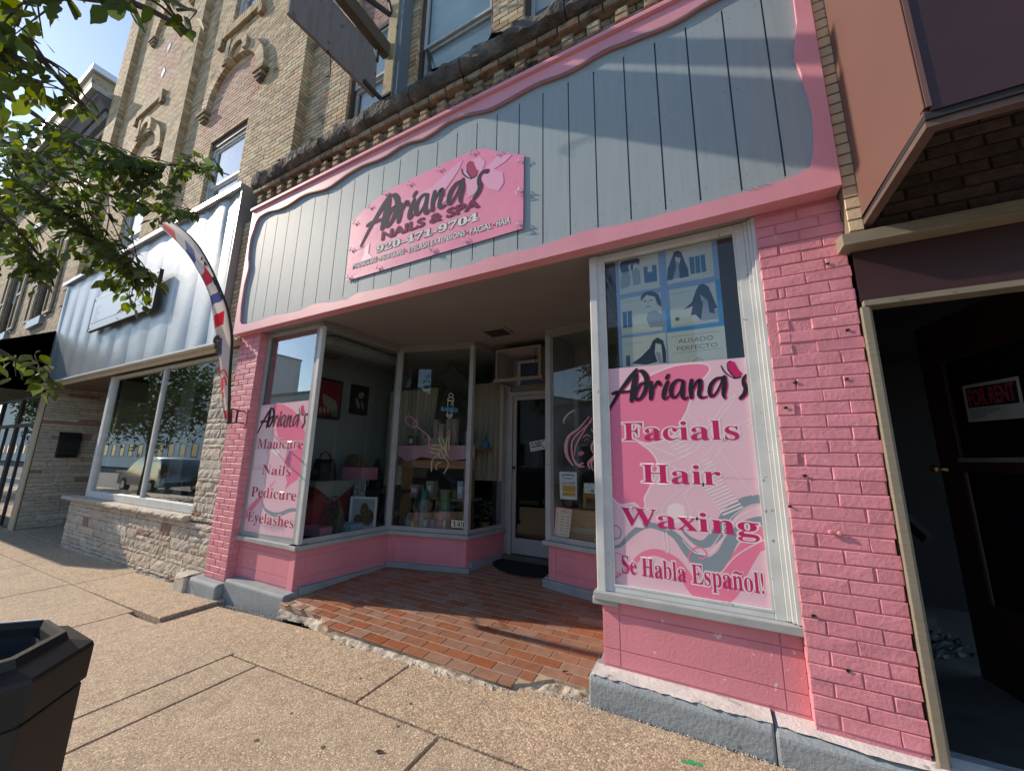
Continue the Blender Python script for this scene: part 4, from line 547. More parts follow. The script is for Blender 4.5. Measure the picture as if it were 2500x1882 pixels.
# ================================================================= SALON BUILDING
def holed(x0,x1,y0,y1,z0,z1,ex):
    m=MB(); xs=sorted({x0,x1}|{min(max(v,x0),x1) for e in ex for v in e[:2]})
    for a,b in zip(xs[:-1],xs[1:]):
        c=(a+b)/2; hs=sorted((max(e[2],z0),min(e[3],z1)) for e in ex if e[0]<c<e[1]); z=z0
        for p,q in hs:
            if p>z+1e-6: m.box(a,b,y0,y1,z,p)
            z=max(z,q)
        if z1>z+1e-6: m.box(a,b,y0,y1,z,z1)
    return m
SB=thing('salon_building','two storey cream brick shop with pink piers, blue grey board fascia and recessed entrance','shop',(-2.25,2.6,.1))
def ob(mb,P,U,N,u0,u1,n0,n1,z0,z1):
    P,U,N=Vector((*P[:2],0)),Vector((*U,0)),Vector((*N,0)); q=[P+U*u+N*n for u,n in ((u0,n0),(u1,n0),(u1,n1),(u0,n1))]
    return mb.add([(v.x,v.y,z0) for v in q]+[(v.x,v.y,z1) for v in q],[(0,3,2,1),(4,5,6,7),(0,1,5,4),(1,2,6,5),(2,3,7,6),(3,0,4,7)])
def UN(P,Q):
    d=Vector((Q[0]-P[0],Q[1]-P[1])); L=d.length; d/=L; return (d.x,d.y),(d.y,-d.x),L
# piers
pr=box('pier','pink_mortar',SB,.348,.738,2.504,3.0,.20,2.99)
rng=random.Random(3)
def pier_courses(x0,x1,z0,z1,seed,H=.0668):
    out=[];r=random.Random(seed); z=z0;k=0; W=x1-x0
    while z<z1-.03:
        h=min(H-.0055,z1-z); ph=k%2
        cuts=[x0]+([x0+.10,x0+.305] if ph==0 else [x0+.205])+[x1]
        if r.random()<.12: cuts.insert(1,x0+r.uniform(.06,.09)) if ph==0 else None
        cuts=sorted(set(round(c+(r.uniform(-.006,.006) if 0<i<len(cuts)-1 else 0),4) for i,c in enumerate(cuts)))
        for a,b in zip(cuts[:-1],cuts[1:]):
            if b-a>.03: out.append((a,z,b-a-(.006 if b<x1-.001 else 0),h))
        z+=H;k+=1
    return out
it=[i for i in pier_courses(.343,.745,.285,2.98,5) if not (i[0]<.36 and 2.07<i[1]<2.33 )]
it+= [(.39,v,.055,.055) for v in (2.09,2.16,2.23,2.29)]
masonry(pr,'brick','pink_brick',(0,2.504,0),(1,0,0),(0,0,1),(0,-1,0),it,d=.0055,bev=.0035,jit=.0034,limit=200,seed=6)
# pier returns
masonry(pr,'brick','pink_brick',(.348,2.56,0),(0,-1,0),(0,0,1),(-1,0,0),courses(0,.052,.28,2.98,L=.1,H=.0668,j=.008),d=.005,bev=.002,limit=0,seed=9,stuffname='brick_return')
m=MB()
for k,(x,z) in enumerate([(0.382, 1.794), (0.689, 2.192), (0.65, 2.581), (0.439, 1.928), (0.654, 1.928), (0.425, 1.435), (0.391, 0.763), (0.497, 0.549), (0.347, 1.276)]):
    m.add([(x+math.cos(a*.7854)*rng.uniform(.007,.014),2.4925,z+math.sin(a*.7854)*rng.uniform(.006,.012)) for a in range(8)]+[(x,2.4985,z)],[(a,(a+1)%8,8) for a in range(8)])
obj('paint_chip',m,'dark_fill',pr,kind='stuff')
m=MB(); m.lathe((0,0,0),[(0.001,0),(.012,.002),(.012,.010),(.006,.014)],8); 
for x,z in ((.50,1.165),(.535,1.162)):
    b_=MB(); b_.v=[(v[0]+x,2.494-v[2],v[1]+z) for v in m.v]; b_.f=m.f; b_.m=m.m; obj('bolt',b_,'pink_brick',pr)
pl=box('pier','pink_mortar',SB,-5.245,-4.822,2.504,3.0,-.02,2.99)
out=[];z=.135;k=0
while z<2.96:
    cuts=[-5.25]+([-5.045] if k%2==0 else [-5.15,-4.945])+[-4.818]
    for a,b in zip(cuts[:-1],cuts[1:]): out.append((a,z,b-a-(.009 if b<-4.82 else 0),.058))
    z+=.0668;k+=1
masonry(pl,'brick','pink_brick',(0,2.504,0),(1,0,0),(0,0,1),(0,-1,0),out,d=.0055,bev=.0035,jit=.0022,limit=200,seed=16)
masonry(pl,'brick','pink_brick',(-4.822,2.5,0),(0,1,0),(0,0,1),(1,0,0),courses(0,.11,.135,2.98,L=.11,H=.0668,j=.008),d=.004,bev=.002,limit=0,seed=19,stuffname='brick_return')
# curbs (painted stone base)
cb=MB(); cb.prism([(2.43,.0),(2.43,.235),(2.45,.262),(2.64,.268),(2.64,.0)],'x',-.735,.172); obj('curb',cb,'curb_paint',SB,bevel=.012)
cb=MB(); cb.prism([(2.425,.0),(2.425,.228),(2.455,.25),(2.64,.262),(2.64,.0)],'x',.1735,3.0); obj('curb',cb,'curb_paint',SB,bevel=.014)
m=MB()
for a,b,z in ((-.72,.17,.2665),(.19,1.6,.262)):
    n=40; P=[]
    for i in range(n+1):
        x=a+(b-a)*i/n; y0=2.44+rr.uniform(-.006,.012)+(.0 if a<0 else .012*math.sin(x*9)); P.append((x,y0))
    vs=[(x,y,(.2645 if a<0 else .2565)+.0) for x,y in P]+[(x,2.57,.2705 if a<0 else .265) for x,y in P]; m.add(vs,[(i,i+1,i+n+2,i+n+1) for i in range(n)])
obj('curb_top',m,'curb_white',SB)
cb=MB(); cb.prism([(2.40,-.12),(2.40,.10),(2.42,.125),(2.6,.132),(2.6,-.12)],'x',-5.36,-4.775); obj('curb',cb,'curb_paint',SB,bevel=.012)
cb=MB(); cb.prism([(2.37,-.12),(2.37,.11),(2.40,.14),(2.6,.14),(2.6,-.12)],'x',-5.62,-5.37); obj('curb',cb,'veneer',SB,bevel=.02)
cb=MB(); cb.prism([(2.475,-.1),(2.475,.15),(2.49,.17),(2.64,.175),(2.64,-.1)],'x',-4.77,-3.735); obj('curb',cb,'curb_paint',SB,bevel=.01)
PA_,PB_,PC_,PD_=(-3.775,2.585),(-3.66,3.70),(-2.63,3.93),(-2.50,4.60)
PE_,PG_,PF_=(-1.60,3.95),(-.72,3.76),(-.672,2.565)
LEFT=[PA_,PB_,PC_,PD_]; 
def seg(P,Q,sillz,headz,left,zc,grooves=True):
    U,N,L=UN(P,Q)
    m=MB(); ob(m,P,U,N,-.0,L,-.12,0,.0,sillz-.02)
    bk=obj('bulkhead',m,'pink_render',SB)
    m=MB(); a=.10 if L>.5 else .04; n=.0045
    for u0,u1 in ((.003,a-.003),(a+.003,L-a-.003),(L-a+.003,L-.003)):
        for z0,z1 in ((zc,zc+.085),(zc+.091,sillz-.125),(sillz-.119,sillz-.045)): ob(m,P,U,N,u0,u1,0,n,z0,z1)
    obj('render_panel',m,'pink_render',bk,bevel=.0015)
    m=MB(); ob(m,P,U,N,-.045,L+.045,-.1,.055,sillz-.045,sillz); obj('sill',m,'frame_paint',SB,bevel=.005)
    return U,N,L
def frame(P,Q,z0,z1,glass='glass',fw=.045,bot=.04,label=None,mat='frame_paint'):
    U,N,L=UN(P,Q); m=MB()
    ob(m,P,U,N,0,fw,-.05,.012,z0,z1); ob(m,P,U,N,L-fw,L,-.05,.012,z0,z1)
    ob(m,P,U,N,fw,L-fw,-.05,.010,z0,z0+bot); ob(m,P,U,N,fw,L-fw,-.05,.010,z1-.05,z1)
    f=obj('shop_window',m,mat,SB,bevel=.004)
    m=MB(); ob(m,P,U,N,fw,L-fw,-.004,.012,z0+bot,z0+bot+.012); ob(m,P,U,N,fw,fw+.012,-.004,.0105,z0+bot+.012,z1-.05); ob(m,P,U,N,L-fw-.012,L-fw,-.004,.0105,z0+bot+.012,z1-.05); obj('glazing_bead',m,'frame_white' if mat=='frame_white' else mat,f)
    m=MB(); ob(m,P,U,N,fw-.004,L-fw+.004,-.018,-.012,z0+bot-.004,z1-.046); obj('pane',m,glass,f)
    return f
P0=(-4.818,2.60); A=(-3.775,2.60)
seg(P0,A,.605,2.98,True,.19); frame(P0,(A[0]-.02,A[1]),.605,2.98,fw=.055,glass='glass_strong')
m=MB(); m.box(-3.80,-3.745,2.575,2.625,.61,2.98); obj('corner_post',m,'frame_white',SB,bevel=.006)
for P,Q in ((PA_,PB_),(PB_,PC_),(PC_,PD_)): seg(P,Q,.605,2.98,True,.20); frame(P,Q,.605,2.98,fw=.03)
for p in (PB_,PC_): m=MB(); m.box(p[0]-.028,p[0]+.028,p[1]-.03,p[1]+.03,.6,2.98); obj('corner_post',m,'frame_paint',SB,bevel=.006)
seg(PF_,(.345,2.565),.695,2.98,False,.285); frame((PF_[0]+.02,2.565),(.285,2.565),.695,2.98,fw=.05,bot=.035,mat='frame_white',glass='glass')
m=MB()
for x0,x1,y in ((.285,.305,2.545),(.305,.322,2.53),(.322,.346,2.515)): m.box(x0,x1,y,2.62,.70,2.98)
obj('window_architrave',m,'frame_white',SB,bevel=.003)
m=MB(); m.box(PF_[0]-.028,PF_[0]+.028,2.54,2.60,.69,2.98); obj('corner_post',m,'frame_white',SB,bevel=.006)
seg(PE_,PG_,.655,2.98,False,.27); frame(PE_,PG_,.655,2.98,fw=.035,glass='glass'); seg(PG_,PF_,.665,2.98,False,.25); frame(PG_,PF_,.665,2.98,fw=.035,glass='glass')
m=MB(); ob(m,PE_,*UN(PE_,PG_)[:2],-.03,.04,-.05,.02,.655,2.98); obj('corner_post',m,'frame_paint',SB,bevel=.005)
# low painted base round the bays
def base(P,Q,z1,d=.05,e0=0,e1=0):
    U,N,L=UN(P,Q); m=MB(); ob(m,P,U,N,-e0,L+e1,-.05,d,-.05,z1); obj('curb',m,'curb_paint',SB,bevel=.008)
base(PA_,PB_,.205,.05,-.06,.0); base(PB_,PC_,.245,.05,-.04,.06); base(PC_,PD_,.30,.045,-.05,0)
base(PE_,PG_,.275,.05,.05,-.06); base(PG_,PF_,.25,.05,-.06,-.1); base((PE_[0]-.03,4.6),PE_,.285,.05)
m=MB(); U,N,L=UN((PE_[0]+.05,4.6),PE_); ob(m,(PE_[0]+.05,4.6),U,N,0,L,-.06,0,.0,2.98); obj('entry_side_wall',m,'frame_paint',SB)
# trim under the ceiling around the bays
for P,Q in ((PA_,PB_),(PB_,PC_),(PC_,PD_),(PE_,PG_),(PG_,PF_)):
    U,N,L=UN(P,Q); m=MB(); ob(m,P,U,N,-.02,L+.02,-.02,.035,2.925,2.982); ob(m,P,U,N,-.01,L+.01,-.02,.02,2.895,2.925); obj('cornice_trim',m,'soffit',SB,bevel=.003)
# ceiling of the entry, with its front edge behind the fascia
m=MB(); m.box(-5.2,.73,2.43,4.7,2.984,3.02); obj('entry_ceiling',m,'soffit',SB)
m=MB(); m.box(-2.315,-1.995,3.58,3.86,2.968,2.983); vt=obj('ceiling_vent',m,'soffit',SB,bevel=.004)
m=MB(); m.box(-2.285,-2.025,3.61,3.83,2.962,2.967); obj('vent_grille',m,'dark_iron',vt)
m=MB()
for k in range(9): m.box(-2.283,-2.027,3.618+k*.024,3.624+k*.024,2.958,2.9615)
obj('louvre',m,'rust',vt,kind='stuff')
# door wall
m=MB(); m.box(-2.62,-2.42,4.60,4.72,.1,2.98); m.box(-2.42,-1.30,4.62,4.72,2.40,2.98); obj('door_wall',m,'door_alu',SB)
m=MB(); m.box(-2.42,-2.37,4.55,4.66,.2,2.40); m.box(-1.50,-1.44,4.55,4.66,.2,2.40); m.box(-2.37,-1.50,4.55,4.66,2.345,2.40); m.box(-2.46,-2.42,4.58,4.60,.2,2.44); obj('door_frame',m,'frame_paint',SB,bevel=.004)
m=MB(); m.box(-2.365,-2.315,4.57,4.61,.31,2.34); m.box(-1.56,-1.505,4.57,4.61,.31,2.34); m.box(-2.315,-1.56,4.57,4.61,2.285,2.34); m.box(-2.315,-1.56,4.57,4.61,.31,.50); dr=obj('door',m,'door_alu',SB,bevel=.003)
m=MB(); m.box(-2.318,-1.557,4.588,4.594,.497,2.288); obj('pane',m,'glass_dark',dr)
m=MB(); m.box(-2.352,-2.325,4.545,4.57,1.36,1.40); obj('handle',m,'dark_iron',dr)
m=MB(); m.box(-2.46,-1.42,4.50,4.62,.19,.30); obj('door_step',m,'dark_concrete',SB,bevel=.01)
# rooms behind the glass
m=MB()
m.add([(-4.9,4.70,2.949),(.42,4.70,2.949),(.42,9.5,2.949),(-4.9,9.5,2.949)],[(0,1,2,3)])
m.add([(-4.9,2.66,2.95),(-3.84,2.66,2.95),(-3.73,3.76,2.95),(-2.70,3.99,2.95),(-2.56,4.72,2.95),(-4.9,4.72,2.95)],[tuple(range(6))])
m.add([(-.60,2.66,2.95),(.42,2.66,2.95),(.42,4.72,2.95),(-1.5,4.72,2.95),(-1.52,4.02,2.95),(-.64,3.83,2.95)],[tuple(range(6))])
m.add([(-4.9,2.66,.0),(-4.9,9.5,0),(-4.9,9.5,2.95),(-4.9,2.66,2.95)],[(0,1,2,3)]); m.add([(.42,2.66,.0),(.42,9.5,0),(.42,9.5,2.95),(.42,2.66,2.95)],[(0,1,2,3)])
m.add([(-4.9,9.5,0),(.42,9.5,0),(.42,9.5,2.95),(-4.9,9.5,2.95)],[(0,1,2,3)])
obj('interior_wall',m,'room_wall',SB,recalc=False)
m=MB(); m.box(-4.95,.46,3.42,9.7,3.03,3.2); m.box(-4.95,-4.91,4.0,9.7,-.2,3.03); m.box(.425,.46,3.4,9.7,-.2,3.03); m.box(-4.91,.425,9.55,9.7,-.2,3.03); obj('light_stop_shell',m,'cream_mortar',SB)  # unseen boxes added so no sky light leaks into the rooms
m=MB(); m.box(-4.9,.42,4.75,9.5,.1,.24); obj('interior_floor',m,'room_floor',SB)
m=MB(); m.prism([(-4.9,2.66),(-3.84,2.66),(-3.73,3.76),(-2.70,3.99),(-2.56,4.72),(-4.9,4.72)],'z',.1,.60); obj('display_platform',m,'room_floor',SB)
m=MB(); m.prism([(-.60,2.66),(.42,2.66),(.42,4.72),(-1.5,4.72),(-1.52,4.02),(-.64,3.83)],'z',.1,.66); obj('display_platform',m,'room_floor',SB)
m=MB(); m.box(-1.46,-.2,4.70,4.78,.1,2.95); obj('interior_partition',m,'dark_room',SB)
for k,(a,b) in enumerate(((-4.62,-3.62),(-2.96,-2.5))):
    m=MB(); n=int((b-a)*60); 
    for i in range(n+1):
        x=a+(b-a)*i/n; y=4.52+.028*math.sin(x*75)+.01*math.sin(x*31)
        s=.0 if k else .35*max(0,(i/n-.55)); m.v+=[(x-s*.9,y,1.2),(x,y,2.55)]
    m.f=[(2*i,2*i+2,2*i+3,2*i+1) for i in range(n)]; m.m=[0]*n; obj('curtain',m,'curtain',SB,smooth=True)
# ---- fascia
fa=box('fascia','fascia_groove',SB,-5.235,.725,2.446,2.50,2.99,4.75)
GX=[-5.2,-4.92,-4.68,-4.44,-4.20,-3.945,-3.71,-3.48,-3.27,-3.055,-2.83,-2.60,-2.365,-2.12,-1.89,-1.67,-1.46,-1.24,-1.022,-.802,-.595,-.365,-.144,.062,.286,.505,.71]
for a,b in zip(GX[:-1],GX[1:]):
    m=MB(); m.box(a+.005,b-.005,2.4255,2.4458,3.0,4.74); m.box(b-.0053,b+.0053,2.4262,2.4458,3.0,3.128+rr.uniform(-.01,.01)); m.box(b-.0053,b+.0053,2.4262,2.4458,4.49+rr.uniform(-.01,.01),4.74); obj('board',m,'fascia_blue',fa)
TOP=[(-5.12,4.545),(-5.05,4.598),(-4.863,4.607),(-4.66,4.57),(-4.451,4.565),(-4.238,4.597),(-4.1,4.6),(-3.976,4.582),(-3.80,4.55),(-3.645,4.548),(-3.396,4.60),(-3.154,4.622),(-2.934,4.60),(-2.767,4.60),(-2.603,4.632),(-2.45,4.625),(-2.301,4.59),(-2.14,4.61),(-2.0,4.645),(-1.8,4.632),(-1.63,4.585),(-1.51,4.562),(-1.33,4.572),(-1.158,4.59),(-1.02,4.592),(-.9,4.573),(-.758,4.565),(-.574,4.594),(-.46,4.6),(-.347,4.584),(-.226,4.575),(-.056,4.557),(.076,4.567),(.183,4.591),(.35,4.60),(.50,4.575),(.585,4.53)]
RGT=[(.64,4.44),(.662,4.326),(.658,4.123),(.63,3.98),(.622,3.88),(.636,3.79),(.656,3.622),(.664,3.455),(.645,3.245),(.617,3.134)]
BOT=[(.552,3.106),(.438,3.092),(.237,3.086),(0,3.083),(-.268,3.077),(-.352,3.081),(-.528,3.095),(-.63,3.112),(-.715,3.112),(-.95,3.09),(-1.107,3.082),(-1.30,3.095),(-1.453,3.105),(-1.624,3.085),(-1.9,3.085),(-2.216,3.105),(-2.33,3.095),(-2.46,3.072),(-2.726,3.081),(-2.9,3.09),(-3.013,3.10),(-3.164,3.06),(-3.4,3.068),(-3.6,3.10),(-3.73,3.10),(-3.942,3.067),(-4.2,3.075),(-4.434,3.095),(-4.6,3.085),(-4.789,3.072),(-5.0,3.08),(-5.09,3.095)]
LFT=[(-5.13,3.14),(-5.165,3.335),(-5.172,3.5),(-5.172,3.656),(-5.14,3.838),(-5.15,3.92),(-5.177,4.003),(-5.198,4.15),(-5.20,4.309),(-5.16,4.43),(-5.143,4.492)]
inner=[tuple(p) for p in (TOP+RGT+BOT+LFT)]
XL,XR_,ZB,ZT=-5.25,.735,2.978,4.715
def outpt(p,sec):
    x,z=p
    if sec==0: return (x,ZT)
    if sec==1: return (XR_,z)
    if sec==2: return (x,ZB)
    return (XL,z)
secs=[0]*len(TOP)+[1]*len(RGT)+[2]*len(BOT)+[3]*len(LFT)
outer=[outpt(p,s) for p,s in zip(inner,secs)]
corn={0:(XR_,ZT),1:(XR_,ZB),2:(XL,ZB),3:(XL,ZT)}
m=MB(); yf,yb=2.398,2.4245; n=len(inner)
for i in range(n):
    j=(i+1)%n; a,b,c,d=inner[i],inner[j],outer[j],outer[i]
    loop=[a,b,c]+([corn[secs[i]]] if secs[i]!=secs[j] else [])+[d]
    m.add([(p[0],yf,p[1]) for p in loop],[tuple(range(len(loop)))]); m.add([(a[0],yf,a[1]),(b[0],yf,b[1]),(b[0],yb,b[1]),(a[0],yb,a[1])],[(0,1,2,3)])
m.quad((XL,yf,ZB),(XR_,yf,ZB),(XR_,2.50,ZB),(XL,2.50,ZB)); m.quad((XL,yf,ZB),(XL,2.5,ZB),(XL,2.5,ZT),(XL,yf,ZT)); m.quad((XR_,yf,ZB),(XR_,2.5,ZB),(XR_,2.5,ZT),(XR_,yf,ZT))
obj('fascia_frame',m,'pink_trim',fa)
m=MB()
mo=[(x,z) for x,z in LFT[6:]+TOP+RGT[:1]]
ribbon(m,[(x,z-.004) for x,z in mo],[.016]*len(mo),2.3965,sm=2,tips=False); ribbon(m,[(x,z-.010) for x,z in mo],[.006]*len(mo),2.3955,sm=2,tips=False)
mo=LFT; ribbon(m,mo,[.014]*len(mo),2.3967,sm=2,tips=False)
obj('moulding_shadow',m,'moulding_grey',fa)  # grey strip draws the moulded edge together with the frame's shadow line
m=MB(); m.prism([(2.372,4.712),(2.372,4.738),(2.385,4.765),(2.51,4.775),(2.51,4.706),(2.39,4.706)],'x',XL-.01,XR_+.01); obj('cap_trim',m,'pink_trim',fa,bevel=.002)
m=MB()
for x,z,w in ((-4.9,3.0945,.06),(-3.62,3.115,.09),(-3.2,3.07,.05),(-2.33,3.11,.04),(-1.45,3.113,.05),(-.62,3.13,.07),(.30,3.10,.12)):
    for k in range(4): ribbon(m,[(x+k*w/4,z),(x+k*w/4+w*.2,z-.012+rr.uniform(-.01,.015)),(x+k*w/4+w*.35,z-.02+rr.uniform(-.012,.01))],[.003,.002,.001],2.3960-.0002*k,sm=2)
obj('cracked_paint',m,'moulding_grey',fa,kind='stuff')
m=MB()
for a,b in zip(GX[:-1],GX[1:]):
    for z in (3.20,3.85,4.42):
        for x in (a+.035,b-.035):
            zz=z+rr.uniform(-.02,.02); m.add([(x+math.cos(k*1.0472)*.0042,2.4251,zz+math.sin(k*1.0472)*.0042) for k in range(6)],[tuple(range(6))])
obj('nail_heads',m,'moulding_grey',fa,kind='stuff')
# ---- upper wall of the salon building
ex=[(-3.87,-3.02,5.3,7.9),(-2.70,-1.66,5.3,8.4),(-1.32,-.25,5.3,8.4)]
uw=obj('upper_wall',holed(-4.76,1.2,2.632,3.4,4.7,9.2,ex),'cream_mortar',SB)
cut=MB()
masonry(uw,'brick','cream_brick',(0,2.632,0),(1,0,0),(0,0,1),(0,-1,0),[i for i in courses(-4.755,.9,5.36,8.6,ex=ex,seed=1)],d=.009,bev=.002,jit=.001,limit=60,seed=21)
for (x0,x1,z0,z1) in ex:      # window openings: dark reveal box + window
    for xs,nx in ((x0,1),(x1,-1)):
        masonry(uw,'brick','cream_brick',(xs,2.624 if nx>0 else 2.74,0),(0,1 if nx>0 else -1,0),(0,0,1),(nx,0,0),courses(0,.115,5.36,z1,L=.115,H=.067),d=.008,bev=.002,limit=0,seed=4,stuffname='brick_reveal')
def sash(parent,x0,x1,z0,z1,y,mat,light,mid=None,blind=True,pane='glass',fw=.05):
    m=MB(); m.box(x0,x0+fw,y,y+.09,z0,z1); m.box(x1-fw,x1,y,y+.09,z0,z1); m.box(x0+fw,x1-fw,y,y+.09,z1-fw,z1); m.box(x0+fw,x1-fw,y,y+.09,z0,z0+fw)
    w=obj('window',m,mat,parent,bevel=.004); a,b=x0+fw,x1-fw; mid=mid or (z0+z1)/2
    m=MB()
    for (q0,q1,yy) in ((mid,z1-fw,y+.02),(z0+fw,mid,y+.05)):
        m.box(a,a+.035,yy,yy+.03,q0,q1); m.box(b-.035,b,yy,yy+.03,q0,q1); m.box(a+.035,b-.035,yy,yy+.03,q0,q0+.035); m.box(a+.035,b-.035,yy,yy+.03,q1-.035,q1)
    obj('sash',m,light,w)
    m=MB(); m.box(a+.03,b-.03,y+.033,y+.038,mid+.03,z1-fw-.03); m.box(a+.03,b-.03,y+.063,y+.068,z0+fw+.03,mid-.03); obj('pane',m,pane,w)
    if blind: m=MB(); m.box(a,b,y+.11,y+.115,mid-.1 if blind is True else blind,z1-.02); obj('blind',m,'blind',w)
    m=MB(); m.box(x0-.1,x1+.1,y+.6,y+.62,z0,z1); obj('room_backing',m,'dark_room',w)
    return w
sash(uw,-3.87,-3.02,5.42,7.02,2.665,'window_brown','window_light',mid=6.23,blind=5.9,pane='glass')
m=MB(); m.box(-3.86,-3.03,2.69,2.74,7.03,7.9); obj('peeling_board',m,'peeling',uw)
m=MB(); m.box(-3.86,-3.03,2.675,2.70,7.02,7.06); obj('rail',m,'window_brown',uw)
sash(uw,-2.70,-1.66,5.42,8.3,2.665,'window_brown','window_light',mid=6.20,blind=5.95,pane='glass')
sash(uw,-1.32,-.25,5.42,8.3,2.665,'window_brown','window_light',mid=6.20,blind=5.95,pane='glass')
m=MB(); m.bar((-2.60,2.70,6.18),(-2.42,2.62,5.55),.03,.02); obj('window_prop',m,'dark_iron',uw)
# ledge: rough stone in blocks, one part each
rl=random.Random(12); x=-5.42; 
m0=MB()
while x<1.4:
    w=rl.uniform(.5,1.1); x1=min(x+w,1.4); m=MB(); nx=max(6,int((x1-x)/.025)); prof=[(2.50,5.12),(2.41,5.13),(2.372,5.17),(2.362,5.25),(2.385,5.33),(2.45,5.375),(2.56,5.395),(2.66,5.40)]
    for i in range(nx+1):
        xx=x+(x1-x)*i/nx; cj=rl.uniform(-.01,.01)
        for k,(yy,zz) in enumerate(prof):
            q1=mnoise.noise(Vector((xx*5,k*.9,3.1))); q2=mnoise.noise(Vector((xx*17,k*2.1,7.7))); q3=mnoise.noise(Vector((xx*2.1,.3,1.9)))
            a=0 if k in(0,) else 1
            m.v.append((xx,yy-a*(.038*q1+.018*q2)*(1 if k<5 else .4)+.05*max(0,-4.9-xx)*(k<5),zz+a*(.020*q1*(-1)**k*.5+.014*q2)+(.03*q3 if k>3 else 0)))
    P=len(prof)
    for i in range(nx):
        for k in range(P-1): q=i*P+k; m.f.append((q,q+P,q+P+1,q+1))
    m.f.append(tuple(range(P))); m.f.append(tuple(nx*P+k for k in range(P))); m.m=[0]*len(m.f)
    obj('ledge_stone',m,'ledge_stone',uw,smooth=True); x=x1+.012
m=MB(); m.box(-5.4,1.4,2.475,2.66,5.058,5.125); obj('ledge_course',m,'old_brick',uw,bevel=.01)
items=[];x=-5.4
while x<1.3: w=rl.uniform(.19,.22); items.append((x,5.055,w-.012,.062)); x+=w
masonry(uw,'brick','old_brick',(0,2.476,0),(1,0,0),(0,0,1),(0,-1,0),items,d=.045,bev=.008,jit=.006,limit=40,seed=31)
m=MB(); m.box(-5.3,1.3,2.52,2.64,4.7,5.06); obj('frieze',m,'dark_fill',uw)
items=[i for i in courses(-5.28,1.2,4.78,5.05,L=.205,H=.067,seed=3)]
masonry(uw,'brick','old_brick',(0,2.522,0),(1,0,0),(0,0,1),(0,-1,0),items,d=.012,bev=.004,jit=.003,limit=0,seed=33,stuffname='frieze_brick')
DX=[-5.232+.2212*k for k in range(30)]
dents=[]
for k,x in enumerate(DX):
    for z in (4.868,4.932): dents.append((x-.052+rl.uniform(-.004,.004),z,.102,.060))
masonry(uw,'dentil','old_brick',(0,2.53,0),(1,0,0),(0,0,1),(0,-1,0),dents,d=.088,bev=.010,jit=.006,limit=80,seed=35)
m=MB(); 
for i,(x,w) in enumerate(((-4.85,.12),(-4.78,.1),(-4.2,.12),(-3.3,.14),(-2.2,.2),(-1.5,.3))): pebble(m,x,2.47,5.37,w*.45)
obj('ledge_rubble',m,'ledge_stone',uw,kind='stuff')
# ================================================================= PROJECTING SIGN
PS=thing('projecting_sign','blank weathered grey board sign hanging from a timber arm above the shop','sign',(-2.95,2.5,5.4))
m=MB(); m.prism([(1.40,5.325),(2.372,5.41),(2.350,5.87),(2.27,5.985),(1.40,5.93)],'x',-3.05,-3.012); obj('board',m,'sign_board',PS,bevel=.004)
m=MB(); m.box(-3.05,-2.95,1.42,2.46,6.03,6.21); obj('arm',m,'arm_wood',PS,bevel=.008)
m=MB(); m.box(-3.01,-2.87,2.455,2.56,5.38,7.6); obj('post',m,'timber',PS,bevel=.006)
m=MB(); m.box(-2.866,-2.80,2.47,2.62,5.36,7.6); obj('post_shaded_side',m,'fascia_groove',PS,bevel=.004)  # shaded side of the post, set as a strip in a darker colour
m=MB(); m.box(-3.03,-3.0,2.33,2.36,5.86,6.04); obj('strap',m,'dark_iron',PS)
m=MB(); m.bar((-3.0,2.20,5.44),(-2.98,2.50,5.42),.03,.04); m.bar((-3.02,2.44,5.46),(-2.86,2.44,5.46),.02,.03); obj('lower_bracket',m,'dark_iron',PS)
m=MB(); m.bar((-3.0,2.46,6.66),(-3.0,1.5,6.10),.035,.045); m.tube([(-2.98,2.46,6.66),(-3.0,2.43,6.8),(-3.03,2.33,6.9),(-3.05,2.2,6.93)],.018); obj('brace',m,'dark_iron',PS)
m=MB(); m.tube([(-3.03,1.82,5.37),(-3.06,1.86,5.28),(-3.08,1.88,5.20),(-3.12,1.86,5.19)],.006,5); obj('loose_wire',m,'rust',PS)
m=MB(); m.bar((-3.03,1.42,5.93),(-3.03,1.42,6.04),.02,.02); obj('hanger',m,'dark_iron',PS)
# ================================================================= TALL NEIGHBOUR WITH METAL CLAD SHOPFRONT
NB=thing('brick_building','tall cream brick building with arched brick hoods above a bulging blue metal shopfront','building',(-9,2.6,-.1))
WX=[(-7.56,-6.36,5.3,6.97),(-7.62,-6.55,9.62,11.6),(-11.15,-9.98,5.3,6.97)]
nw=obj('wall',holed(-12.9,-4.76,2.632,3.6,2.9,17.5,WX),'cream_mortar',NB)
m=MB(); m.box(-13.62,-12.9,2.64,9,2.95,17.5); obj('side_wall',m,'cream_mortar',NB)
PIL=[(-13.62,-12.86),(-9.32,-8.72),(-5.38,-4.765)]
ex=[(a,b,0,30) for a,b in PIL]+WX
rose=lambda i:(-7.95<i[0]+i[2]/2<-6.15 and 6.97<i[1]<8.35) or (-11.6<i[0]+i[2]/2<-9.9 and 9.7<i[1]<11.4)
al=courses(-12.86,-5.38,5.36,13.9,ex=ex,seed=2)
al=[i for i in al if not (i[1]>11.8 and i[0]>-9)]
masonry(nw,'brick','cream_brick',(0,2.632,0),(1,0,0),(0,0,1),(0,-1,0),[i for i in al if not rose(i)],d=.009,bev=.002,jit=.001,limit=120,seed=41)
masonry(nw,'brick','rose_brick',(0,2.632,0),(1,0,0),(0,0,1),(0,-1,0),[i for i in al if rose(i)],d=.009,bev=.002,jit=.001,limit=60,seed=42)
